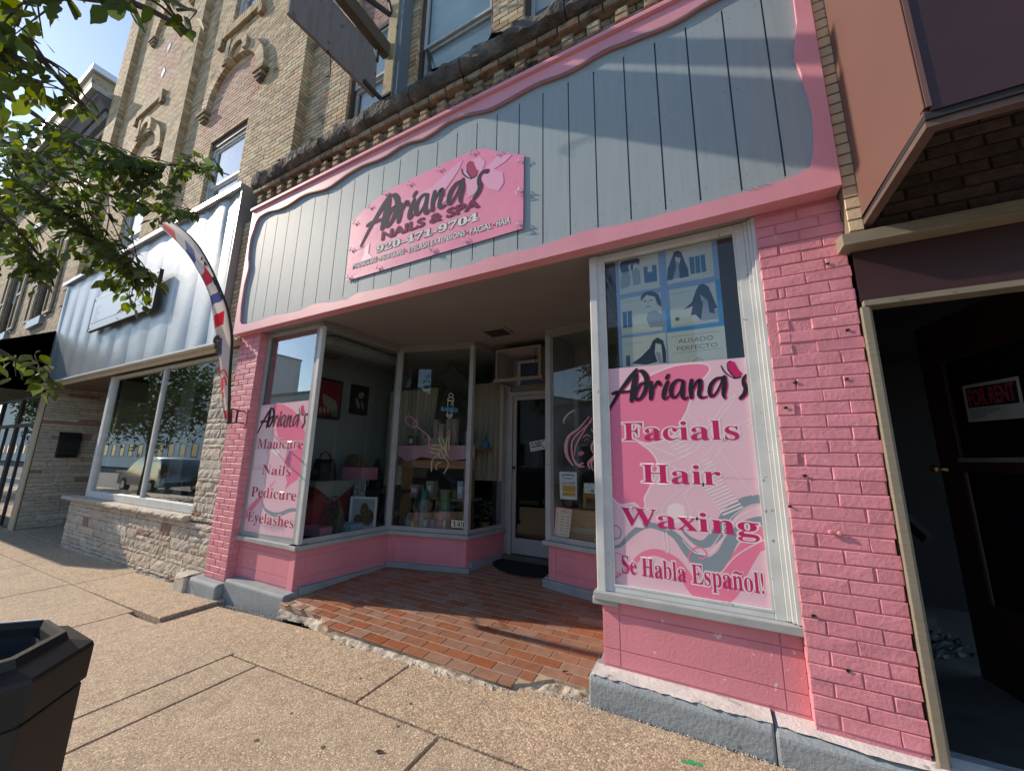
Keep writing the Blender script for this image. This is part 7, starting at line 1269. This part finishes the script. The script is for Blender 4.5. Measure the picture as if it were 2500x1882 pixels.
for x,mt,lb,h in ((-2.86,'bottle_silver','slim silver spray bottle on the counter near the post',.27),(-2.78,'bottle_silver','second silver spray bottle on the counter nearest the post',.24)):
    t=thing('spray_bottle',lb,'bottle',(x,4.2,1.641)); obj('bottle_body',MB().lathe((x,4.2,1.641),[(.025,0),(.027,.02),(.027,h*.75),(.012,h*.82),(.012,h*.9)],12),mt,t,smooth=True); obj('cap',MB().lathe((x,4.2,1.641+h*.9),[(.014,0),(.014,.03),(.004,.035)],10),'grey_cloth',t)
t=thing('perfume_bottle','blue stoppered glass bottle on the shelf beside the door','bottle',(-2.66,4.35,1.641)); obj('bottle_body',MB().lathe((-2.66,4.35,1.641),[(.05,0),(.055,.03),(.04,.07),(.012,.09),(.012,.12)],14),'bottle_blue',t,smooth=True); obj('stopper',MB().lathe((-2.66,4.35,1.76),[(.008,0),(.02,.02),(.008,.045)],10),'bottle_teal',t)
t=thing('black_tapered_sheet','black tapered sheet below a tilted black rectangle behind the counter','cape',(-3.2,4.36,1.66))
obj('tapered_sheet',MB().prism([(-3.62,1.66),(-2.98,1.66),(-2.98,2.35),(-3.12,2.50),(-3.36,2.48)],'y',4.34,4.36),'black_cloth',t)  # unclear dark outline in the glass, built as a flat black sheet
t=thing('tilted_sheet','black rectangular sheet set at a slant over the black tapered one','board',(-3.15,4.3,2.3))
obj('board_sheet',MB().prism([(-3.475,2.66),(-3.262,2.84),(-2.84,2.44),(-3.06,2.27)],'y',4.30,4.325),'board_black',t,bevel=.004)  # upper part of the same unclear outline, a flat black sheet
# wrapped gift towers and plants on the low platform
for x,y,lb,mt in ((-3.42,4.06,'tiered green gift tower wrapped in cellophane, left one','bottle_teal'),(-3.10,4.10,'tiered green gift tower wrapped in cellophane, right one','green_jar')):
    t=thing('gift_tower',lb,'gift',(x,y,.602))
    for k in range(4): r_0=.13-.022*k; obj('tier',MB().lathe((x,y,.61+.115*k),[(r_0,0),(r_0*1.06,.02),(r_0*.92,.09),(r_0*.95,.11)],16),mt if k>1 else 'pink_box',t,smooth=True)
    obj('rim',MB().lathe((x,y,.83),[(.118,0),(.12,.006),(.1,.008)],16),'cello',t); m=MB(); rg=random.Random(int(-x*10))
    for k in range(24): a=rg.uniform(0,6.28); m.add([(x+math.cos(a)*.15,y+math.sin(a)*.15,.61),(x+math.cos(a+.35)*.15,y+math.sin(a+.35)*.15,.61),(x+math.cos(a+.1)*.06,y+math.sin(a+.1)*.06,1.04),(x+math.cos(a)*.10,y+math.sin(a)*.10,1.12+rg.uniform(0,.08))],[(0,1,2),(0,2,3)])
    obj('cellophane',m,'glass',t,recalc=False)
for k,(x,y,s) in enumerate(((-2.72,4.12,.16),(-2.62,4.3,.15))):
    t=thing('potted_plant',('dark leafy plant with a red heart ornament by the door pane','second dark leafy plant standing behind the heart ornament')[k],'plant',(x,y,.602))
    obj('pot',MB().lathe((x,y,.602),[(.05,0),(.07,.1),(.075,.11)],12),'brown_bag',t); m=MB(); rg=random.Random(k)
    for j in range(120):
        a=rg.uniform(0,6.28); e=rg.uniform(.1,1.4); l=s*rg.uniform(.4,1); c=Vector((x+math.cos(a)*math.cos(e)*l,y+math.sin(a)*math.cos(e)*l,.74+math.sin(e)*l*1.6)); u=Vector((rg.uniform(-1,1),rg.uniform(-1,1),rg.uniform(-1,1))).normalized()*.025; w=u.orthogonal().normalized()*.012; m.add([c-u,c+w,c+u,c-w],[(0,1,2,3)])
    obj('foliage',m,'leaf_far',t,recalc=False)
    if k==0: obj('heart',MB().prism([(x+.01+.028*a,1.13+.028*b_) for a,b_ in ((0,-1),(.7,-.2),(1,.4),(.6,.9),(.15,.7),(0,.45),(-.15,.7),(-.6,.9),(-1,.4),(-.7,-.2))],'y',y-.16,y-.152),'decal_red',t); obj('pick',MB().tube([(x+.01,y-.155,1.11),(x,y,.72)],.003,5),'rust',t)
for k,(x,y,r_0,h,mt) in enumerate(((-3.55,3.92,.035,.13,'bottle_teal'),(-3.26,3.93,.04,.11,'cello'),(-3.0,3.98,.035,.15,'bottle_silver'),(-2.9,4.04,.03,.12,'pink_box'),(-3.62,4.02,.03,.16,'cream_bag'),(-2.86,3.98,.035,.10,'brown_bag'),(-3.16,3.95,.028,.12,'bottle_blue'),(-3.42,3.88,.03,.09,'yellow_box'))):
    t=thing('glass_jar','small lidded jar among the goods at the foot of the centre glass','jar',(x,y,.602),'small jars at the foot of the bay glass')
    obj('jar_body',MB().lathe((x,y,.602),[(r_0*.9,0),(r_0,.01),(r_0,h*.8),(r_0*.7,h*.9)],12),mt,t,smooth=True); obj('lid',MB().lathe((x,y,.602+h*.9),[(r_0*.75,0),(r_0*.78,.02),(r_0*.6,.024)],12),'grey_cloth',t)
for k,(x,z,w,h,mt,lb) in enumerate(((-3.66,.981,.16,.14,'pink_box','pink carton at the left end of the lower counter shelf'),(-3.40,.981,.12,.20,'cream_bag','cream carton in the middle of the lower counter shelf'),(-3.12,.981,.20,.10,'yellow_box','flat orange carton on the lower counter shelf'),(-2.90,.981,.09,.22,'paper_blue','narrow blue carton at the right end of the lower counter shelf'),(-3.78,1.641,.10,.16,'brown_bag','brown carton at the far left of the counter top'))):
    t=thing('shelf_carton',lb,'box',(x,4.2,z)); obj('box_body',MB().box(x-w/2,x+w/2,4.14,4.24,z,z+h),mt,t,bevel=.003); obj('label_print',MB().box(x-w*.3,x+w*.3,4.1375,4.1392,z+h*.3,z+h*.7),'paper_white',t)
# clutter in the right bay and inside the door
t=thing('yellow_carton','yellow printed carton on the platform behind the narrow glass','box',(-1.1,3.85,.661)); obj('box_body',MB().box(-1.28,-.92,4.15,4.35,.98,1.20),'yellow_box',t,bevel=.01); obj('label_print',MB().box(-1.24,-.98,4.146,4.1495,1.0,1.09),'brown_bag',t)
t=thing('wooden_crate','low brown crate under the yellow carton','crate',(-1.0,3.85,.66)); obj('crate_body',MB().box(-1.40,-.8,4.05,4.4,.662,.978),'wood_shelf',t); obj('slat',MB().box(-1.40,-.8,4.035,4.05,.74,.80),'cream_bag',t)
t=thing('paper_stack','white papers lying at the bottom of the narrow glass','paper',(-.95,3.3,.66)); obj('paper_sheet',MB().box(-1.10,-.92,3.95,4.1,.662,.72),'paper_white',t)
t=thing('wooden_box','pale wooden box on the floor inside the entrance door','box',(-1.8,5.0,.24)); obj('box_body',MB().box(-2.05,-1.55,4.95,5.3,.245,.72),'cream_bag',t); obj('lid',MB().box(-2.07,-1.53,4.93,5.32,.72,.75),'wood_shelf',t)
t=thing('wall_board','pale framed board on the wall inside the entrance','board',(-2.5,5.6,1.3)); obj('board_sheet',MB().box(-2.75,-2.45,5.6,5.62,1.3,1.8),'paper_cream',t); obj('inner_print',MB().box(-2.66,-2.54,5.592,5.598,1.35,1.6),'green_jar',t)
# ================================================================= FLAG
t=thing('feather_flag','curved feather flag with red, white and blue barber stripes on the left pink pier','flag',(-4.62,2.4,1.8))
FL=[(Vector(a),Vector(b)) for a,b in FLAG][::-1]
fl_=[]
for a,b in FL: fl_.append((a,b))
LQ=smooth_line([tuple(a) for a,b in fl_],6); RQ=smooth_line([tuple(b) for a,b in fl_],6); n=len(LQ)
def fpt(s,u,off=0): 
    i=min(n-2,int(s*(n-1))); f=s*(n-1)-i; a=Vector(LQ[i]).lerp(Vector(LQ[i+1]),f); b=Vector(RQ[i]).lerp(Vector(RQ[i+1]),f); p=a.lerp(b,u); p.y+= .03*math.sin(u*5+s*9)*(.3+.7*math.sin(min(1,s*1.2)*3.1)) -off; return p
M_=230; NU=16; grp={}
for i in range(M_):
    for j in range(NU):
        s0,s1,u0,u1=i/M_,(i+1)/M_,j/NU,(j+1)/NU
        cells=[(s0,s1,u0,u1)]
        for (a,b,c,d) in cells:
            ph=((a+b)/2)*14.5-((c+d)/2)*.8
            stripe=int(math.floor(ph*1.0))%4; uu=(c+d)/2
            if uu>.62: mt='flag_white'
            else: mt={0:'flag_white',1:'flag_red',2:'flag_white',3:'flag_blue'}[stripe]
            if (a+b)/2<.22 and not (.035<(a+b)/2<.075): mt='flag_white' if (a+b)/2>.02 else 'flag_blue'
            elif (a+b)/2<.075: mt='flag_red'
            grp.setdefault((mt,0 if mt=='flag_white' else (int(math.floor(ph)) if (a+b)/2>=.22 else -1 if (a+b)/2>.02 else -2)),MB()).add([fpt(a,c),fpt(b,c),fpt(b,d),fpt(a,d)],[(0,1,2,3)])
for (mt,k) in sorted(grp): obj({'flag_white':'white_cloth','flag_red':'red_stripe','flag_blue':'blue_stripe'}[mt],grp[(mt,k)],mt,t,recalc=False,smooth=True)
m=MB(); m.tube([fpt(k/40,1.0)+Vector((.012,0,0)) for k in range(41)],[.016-.009*k/40 for k in range(41)],6); obj('pole',m,'dark_iron',t,smooth=True)
m=MB(); m.tube([fpt(k/40,0) for k in range(41)],.004,5); obj('hem',m,'decal_grey',t)
def fribbon(mb,pts,w,off=.004):
    q=smooth_line([(s,u,0) for s,u in pts],5); L=[];Rr=[]
    for i,p in enumerate(q):
        c=fpt(p[0],p[1],off); a=fpt(*q[max(0,i-1)][:2],off); b=fpt(*q[min(len(q)-1,i+1)][:2],off); d=(b-a).normalized(); nn=(c-CAM).normalized(); s=d.cross(nn).normalized()*w/2; L.append(c+s); Rr.append(c-s)
    k=len(q); mb.add(L+Rr,[(i,i+k,i+k+1,i+1) for i in range(k-1)])
for (pts,w) in (([(.56,.70),(.585,.68),(.59,.92),(.57,.97),(.555,.90),(.56,.70)],.03),([(.60,.70),(.62,.68),(.625,.94),(.605,.97),(.595,.90),(.60,.70)],.03),([(.53,.95),(.50,.98)],.03),([(.30,.12),(.315,.5),(.30,.55)],.05),([(.275,.15),(.285,.55)],.05),([(.25,.2),(.26,.6)],.05),([(.70,.72),(.71,.86),(.69,.9)],.012),([(.73,.72),(.735,.9)],.012)):
    m=MB(); fribbon(m,pts,w); obj('grey_lettering',m,'flag_grey',t,recalc=False)
m=MB(); 
for (pts,w) in (([(.135,.15),(.155,.3),(.135,.45),(.155,.6)],.014),([(.155,.55),(.165,.8),(.145,.9)],.014),([(.175,.4),(.185,.75),(.165,.95)],.012),([(.125,.3),(.13,.5),(.115,.55)],.012)): fribbon(m,pts,w)
obj('red_script',m,'flag_red',t,recalc=False)
m=MB(); m.tube([(-4.60,2.22,1.83),(-4.63,2.22,1.99),(-4.88,2.43,2.0),(-4.90,2.50,2.0)],.008,6); m.tube([(-4.87,2.40,2.0),(-4.87,2.40,1.85)],.011,6); m.tube([(-4.60,2.22,1.83),(-4.87,2.40,1.86),(-4.88,2.50,1.86)],.008,6); obj('bracket',m,'rust',t)
m=MB(); m.box(-4.93,-4.84,2.488,2.496,1.82,2.03); obj('bracket_plate',m,'pink_mortar',t)
# ================================================================= BIN
t=thing('litter_bin','black and brown eight sided litter bin with an open lid at the lower left','bin',(-2.22,.30,0))
cx,cy=-2.0,.321; A0=R(0)
def octa(r,z,c=.30,cxx=cx,cyy=cy): 
    pts=[]
    for k in range(4):
        a=A0+k*math.pi/2
        for s in (-1,1):
            x=r; y=s*r*c*1.4; pts.append((cxx+x*math.cos(a)-y*math.sin(a),cyy+x*math.sin(a)+y*math.cos(a),z))
    return pts
def loft(rings,mat,name,parent,cap0=True,cap1=True,bev=0):
    m=MB(); k=len(rings[0])
    for r_ in rings: m.v+=r_
    for i in range(len(rings)-1):
        for j in range(k): m.f.append((i*k+j,i*k+(j+1)%k,(i+1)*k+(j+1)%k,(i+1)*k+j))
    if cap0: m.f.append(tuple(range(k))[::-1])
    if cap1: m.f.append(tuple((len(rings)-1)*k+j for j in range(k)))
    m.m=[0]*len(m.f); return obj(name,m,mat,parent,bevel=bev)
rb_=.283; zb_=zg(cx,cy)
loft([octa(rb_*.93,zb_),octa(rb_*.965,.760)],'bin_panel','bin_body',t,bev=.004)
loft([octa(rb_*.99,.772),octa(rb_*1.0,.868),octa(rb_*.985,.880),octa(rb_*.80,.900),octa(rb_*.77,.925),octa(rb_*.72,.928),octa(rb_*.69,.91),octa(rb_*.67,.80)],'black_plastic','lid',t,cap0=False,cap1=False)
loft([octa(rb_*.94,.758),octa(rb_*.94,.774),octa(rb_*.5,.776)],'board_black','shadow_gap',t,cap0=False,cap1=False)
loft([octa(rb_*.66,.89),octa(rb_*.60,.66),octa(rb_*.1,.64)],'board_black','liner',t,cap0=False,cap1=True)
m=MB(); P=octa(rb_*.72,.931); m.bar(P[3],P[4],.006,.003); obj('worn_edge',m,'metal_trim',t)
# ================================================================= TREE
def leafmesh(c,dirv,nrm,L,rg):
    d=dirv.normalized(); s=d.cross(nrm).normalized(); n=s.cross(d); w=L*rg.uniform(.29,.37); fold=rg.uniform(.05,.22); cv=rg.uniform(-.05,.16)
    rows=[(0,.0,0),(.14,.62,.0),(.38,1.0,.0),(.66,.74,-.02),(.86,.30,-.05),(1.06,0,-.10)]; V=[];F=[]
    for i,(t,ww,dr) in enumerate(rows):
        mid=c+d*(t*L)+n*(-cv*L*t*t)
        if ww==0: V.append([mid])
        else: V.append([mid+s*w*ww+n*fold*w*ww,mid,mid-s*w*ww+n*fold*w*ww])
    vs=[];idx=[]
    for r_ in V: idx.append(list(range(len(vs),len(vs)+len(r_)))); vs+=r_
    F.append((idx[0][0],idx[1][0],idx[1][1])); F.append((idx[0][0],idx[1][1],idx[1][2]))
    for i in range(1,4): F.append((idx[i][0],idx[i+1][0],idx[i+1][1],idx[i][1])); F.append((idx[i][1],idx[i+1][1],idx[i+1][2],idx[i][2]))
    F.append((idx[4][0],idx[5][0],idx[4][1])); F.append((idx[4][1],idx[5][0],idx[4][2])); return vs,F
t=thing('street_tree','leafy linden tree whose branches hang into the upper left of the view','tree',(-3.4,-1.7,zg(-3.4,-1.7)))
rg=random.Random(77); tb=Vector((-3.4,-1.7,zg(-3.4,-1.7)))
m=MB(); m.tube([tb+Vector((0,0,-.05)),tb+Vector((.02,0,.4)),tb+Vector((.05,.02,1.5)),tb+Vector((0,.05,2.6)),tb+Vector((-.02,.1,3.6)),tb+Vector((.1,.1,5.2)),tb+Vector((.15,.1,6.8))],[.17,.13,.115,.10,.085,.05,.012],12); obj('trunk',m,'bark',t,smooth=True)
for L_ in LIMBS:
    P=[Vector(p) for p in L_]; st=tb+Vector((0,.08,max(1.9,P[0].z-.9))); pts=[tuple(st),tuple(st.lerp(P[0],.5)+Vector((0,0,.12)))]+[tuple(p) for p in P]; q=smooth_line(pts,3); m=MB(); m.tube(q,[.020*(1-i/len(q))+.003 for i in range(len(q))],7); obj('branch',m,'bark',t,smooth=True)
tw=MB(); leaves=[]
for a in TWIGS:
    A_,B_=Vector(a[:3]),Vector(a[3:]); mid=A_.lerp(B_,.5)+Vector((rg.uniform(-.03,.03),rg.uniform(-.03,.03),.03)); P=[tuple(A_),tuple(mid),tuple(B_)]; q=smooth_line(P,4); tw.tube(q,[.0045*(1-.75*i/len(q)) for i in range(len(q))],4)
    Lt=(B_-A_).length; n=max(4,int(Lt/.038)); 
    for k in range(n):
        u=.12+.88*k/(n-1); p=Vector(q[min(len(q)-1,int(u*(len(q)-1)))]).lerp(Vector(q[min(len(q)-1,int(u*(len(q)-1))+1)]),(u*(len(q)-1))%1)
        side=1 if k%2 else -1; ax=(B_-A_).normalized(); out_=ax.cross(Vector((0,0,1))).normalized()*side
        d=(ax*.45+out_*.6+Vector((rg.uniform(-.3,.3),rg.uniform(-.3,.3),-.75+rg.uniform(-.35,.3)))).normalized(); nr=(Vector((rg.uniform(-.5,.5),rg.uniform(-.5,.5),1))).normalized()
        if abs(nr.dot(d))>.95: nr=Vector((1,0,.2))
        L=rg.uniform(.048,.080); leaves.append((p+d*.02,d,nr,L))
obj('twig',tw,'bark',t,kind='stuff')
leaves.sort(key=lambda l:(l[0]-CAM).length/l[3]*(1 if l[0].y>.05 else 3)); rest=MB()
for k,(c,d,nr,L) in enumerate(leaves):
    vs,F=leafmesh(c,d,nr,L,rg)
    if k<300:
        o_=MB(); o_.add([v-c for v in vs],F); me=bpy.data.meshes.new('leaf'); me.from_pydata([tuple(v) for v in o_.v],[],F); me.materials.append(MATS['leaf']); me.polygons.foreach_set('use_smooth',[True]*len(me.polygons)); finish(bpy.data.objects.new('leaf',me),t,c)
    else: rest.add(vs,F)
obj('foliage',rest,'leaf',t,kind='stuff',recalc=False,smooth=True)
# upper crown above the view
cr_=MB(); 
for k in range(2600):
    a=rg.uniform(0,6.28); e=rg.uniform(-1,1); r_=rg.uniform(.5,1)**.5; c=tb+Vector((math.cos(a)*1.9*r_*math.sqrt(1-e*e),-.25+math.sin(a)*1.5*r_*math.sqrt(1-e*e),5.6+1.5*e*r_))
    if c.y>.0: continue
    d=Vector((rg.uniform(-1,1),rg.uniform(-1,1),-.8)).normalized(); vs,F=leafmesh(c,d,Vector((.2,.3,1)),rg.uniform(.07,.11),rg); cr_.add(vs,F)
obj('crown',cr_,'leaf',t,kind='stuff',recalc=False)
# ================================================================= ACROSS THE STREET (seen in the glass)
for k,(x,w,h,mt,lb) in enumerate(((-150,98,15,'pale_wall','added very long pale block across the street screening low sky from the glass'),(-47,22,7.5,'pale_wall','long pale rendered building across the street'),(-24.5,15,6.2,'pale_wall','lower pale warehouse across the street'),(-9,9,9.5,'old_brick','brick building across the street'),(.5,16,6.0,'pale_wall','wide pale building across the street facing the salon'))):  # first one is added, unseen, to screen the yellow low sky from reflections
    t=thing('street_building',lb,'building',(x+w/2,-18,-.4)); m=obj('wall',MB().box(x,x+w-.4,-28,-18,-.6,h),mt,t); obj('parapet',MB().box(x-.05,x+w-.35,-28.1,-17.9,h+.002,h+.25),'lintel',t)
    n=int(w/3)
    for i in range(n):
        a=x+1+3*i; f=MB(); f.box(a,a+1.6,-17.99,-17.93,.9,1.0); f.box(a,a+1.6,-17.99,-17.93,2.6,2.7); f.box(a,a+.1,-17.99,-17.93,1.0,2.6); f.box(a+1.5,a+1.6,-17.99,-17.93,1.0,2.6); w_=obj('window',f,'window_light',t); obj('pane',MB().box(a+.1,a+1.5,-17.985,-17.97,1.0,2.6),'car_glass',w_)
def car(name,label,x,y,mat,L=4.8,H=1.72,W=1.9,suv=True):
    z=zg(max(-58,x),-3)-.17; t=thing(name,label,'car',(x,y,z)); m=MB(); hb=.95
    prof=[(-L/2,.35),(-L/2+.02,.78),(-L/2+.25,.92),(-L/2+1.0,1.02),(-L/2+1.55,H-.1),(-L/2+2.0,H),(L/2-1.1,H-.02),(L/2-.55,H-.12),(L/2-.15,1.05),(L/2,.85),(L/2-.02,.35)]
    lay=[(-W/2,.94),(-W/2+.06,1.0),(W/2-.06,1.0),(W/2,.94)]
    for (yy,s) in lay:
        for (px,pz) in prof: m.v.append((x+px*(1 if s==1 else .985),y+yy*(1 if pz<1.1 else .86),z+pz*(1 if s==1 else .99)))
    n=len(prof)
    for i in range(3):
        for j in range(n): m.f.append((i*n+j,i*n+(j+1)%n,(i+1)*n+(j+1)%n,(i+1)*n+j))
    m.f.append(tuple(range(n))[::-1]); m.f.append(tuple(3*n+j for j in range(n))); m.m=[0]*len(m.f); obj('body',m,mat,t,smooth=True)
    for s in (-1,1):
        yy=y+s*(W/2*.86+.004); g=MB()
        for a,b in ((-L/2+1.55,-.05),(.0,L/2-1.6),(L/2-1.5,L/2-.75)): g.prism([(x+a-(.35 if a<-.5 else 0),z+1.06),(x+b+(.2 if b>1.2 else 0),z+1.06),(x+b,z+H-.16),(x+a,z+H-.16)],'y',yy-.002,yy+.012*s)
        obj('side_window',g,'car_glass',t)
        for wx in (-L/2+.85,L/2-.9):
            wv=MB(); wv.lathe((0,0,0),[(.20,-.1),(.33,-.1),(.345,-.05),(.345,.05),(.33,.1),(.20,.1)],20); q=MB(); q.v=[(x+wx+v[0],y+s*(W/2-.08)+v[2],z+.34+v[1]) for v in wv.v]; q.f=wv.f; q.m=wv.m; wo=obj('wheel',q,'tyre',t,smooth=True); rv=MB(); rv.lathe((0,0,0),[(.02,-.105),(.2,-.11),(.21,.0),(.2,.11),(.02,.105)],14); q=MB(); q.v=[(x+wx+v[0],y+s*(W/2-.08)+v[2],z+.34+v[1]) for v in rv.v]; q.f=rv.f; q.m=rv.m; obj('rim',q,'chrome',wo)
    g=MB(); g.box(x+L/2-.03,x+L/2+.012,y-W/2+.08,y-W/2+.3,z+.85,z+1.02); obj('tail_lamp',g,'lamp_red',t); g=MB(); g.box(x+L/2-.03,x+L/2+.012,y+W/2-.3,y+W/2-.08,z+.85,z+1.02); obj('tail_lamp',g,'lamp_red',t)
    g=MB(); g.box(x+L/2-.02,x+L/2+.03,y-W/2+.1,y+W/2-.1,z+.42,z+.56); obj('bumper',g,'tyre',t)
car('parked_car','black sport utility car parked along the kerb far down the street',-25,-4.1,'car_black')
car('parked_car','grey car parked along the kerb behind the viewer',-6.5,-4.1,'car_grey',H=1.5)
car('parked_car','black car parked at the kerb opposite the doorway',3.2,-4.1,'car_black',H=1.55)
for k,(x,y,lb) in enumerate(((-21.5,-2.2,'street tree at the kerb beside the black car'),(-31,-2.2,'farthest street tree at the kerb down the street'))):
    t=thing('street_tree',lb,'tree',(x,y,zg(x,y))); z=zg(x,y); m=MB(); m.tube([(x,y,z-.05),(x+.05,y,z+1.2),(x,y+.05,z+2.4),(x+.1,y,z+4),(x,y,z+5.5)],[.16,.12,.11,.08,.03],10); obj('trunk',m,'bark',t,smooth=True)
    for j in range(6): a=j*1.05; obj('branch',MB().tube([(x,y,z+2.2+.2*j),(x+math.cos(a)*.9,y+math.sin(a)*.9,z+3+.25*j),(x+math.cos(a)*1.9,y+math.sin(a)*1.7,z+3.6+.3*j)],[.05,.035,.012],6),'bark',t)
    m=MB(); rg=random.Random(k)
    for j in range(5200):
        a=rg.uniform(0,6.28); e=rg.uniform(-1,1); r_=rg.uniform(.12,1)**.45; cl_=1+.25*math.sin(a*3+e*4); c=Vector((x+math.cos(a)*2.6*r_*math.sqrt(1-e*e)*cl_,y+math.sin(a)*2.4*r_*math.sqrt(1-e*e),z+4.3+2.2*e*r_*cl_)); u=Vector((rg.uniform(-1,1),rg.uniform(-1,1),rg.uniform(-1,1))).normalized()*.10; w=u.orthogonal().normalized()*.065; m.add([c-u,c+w,c+u,c-w],[(0,1,2,3)])
    obj('crown',m,'leaf_far',t,kind='stuff',recalc=False)
t=thing('street_lamp','dark metal lamp post standing at the kerb down the street','lamp post',(-16.5,-2.4,-.2)); obj('pole',MB().tube([(-16.5,-2.4,-.25),(-16.5,-2.4,3.6)],[.07,.05],10),'dark_iron',t); obj('lantern',MB().lathe((-16.5,-2.4,3.6),[(.06,0),(.16,.1),(.18,.4),(.05,.55)],12),'frame_white',t)
t=thing('sale_bunting','faded red cloth strip caught in the leaves above the feather flag','cloth',(-5.2,1.5,4.0)); obj('cloth',MB().add([(-5.35,1.52,4.14),(-5.15,1.50,4.02),(-5.10,1.5,3.96),(-5.30,1.53,4.05)],[(0,1,2,3)]),'flag_red',t,recalc=False)
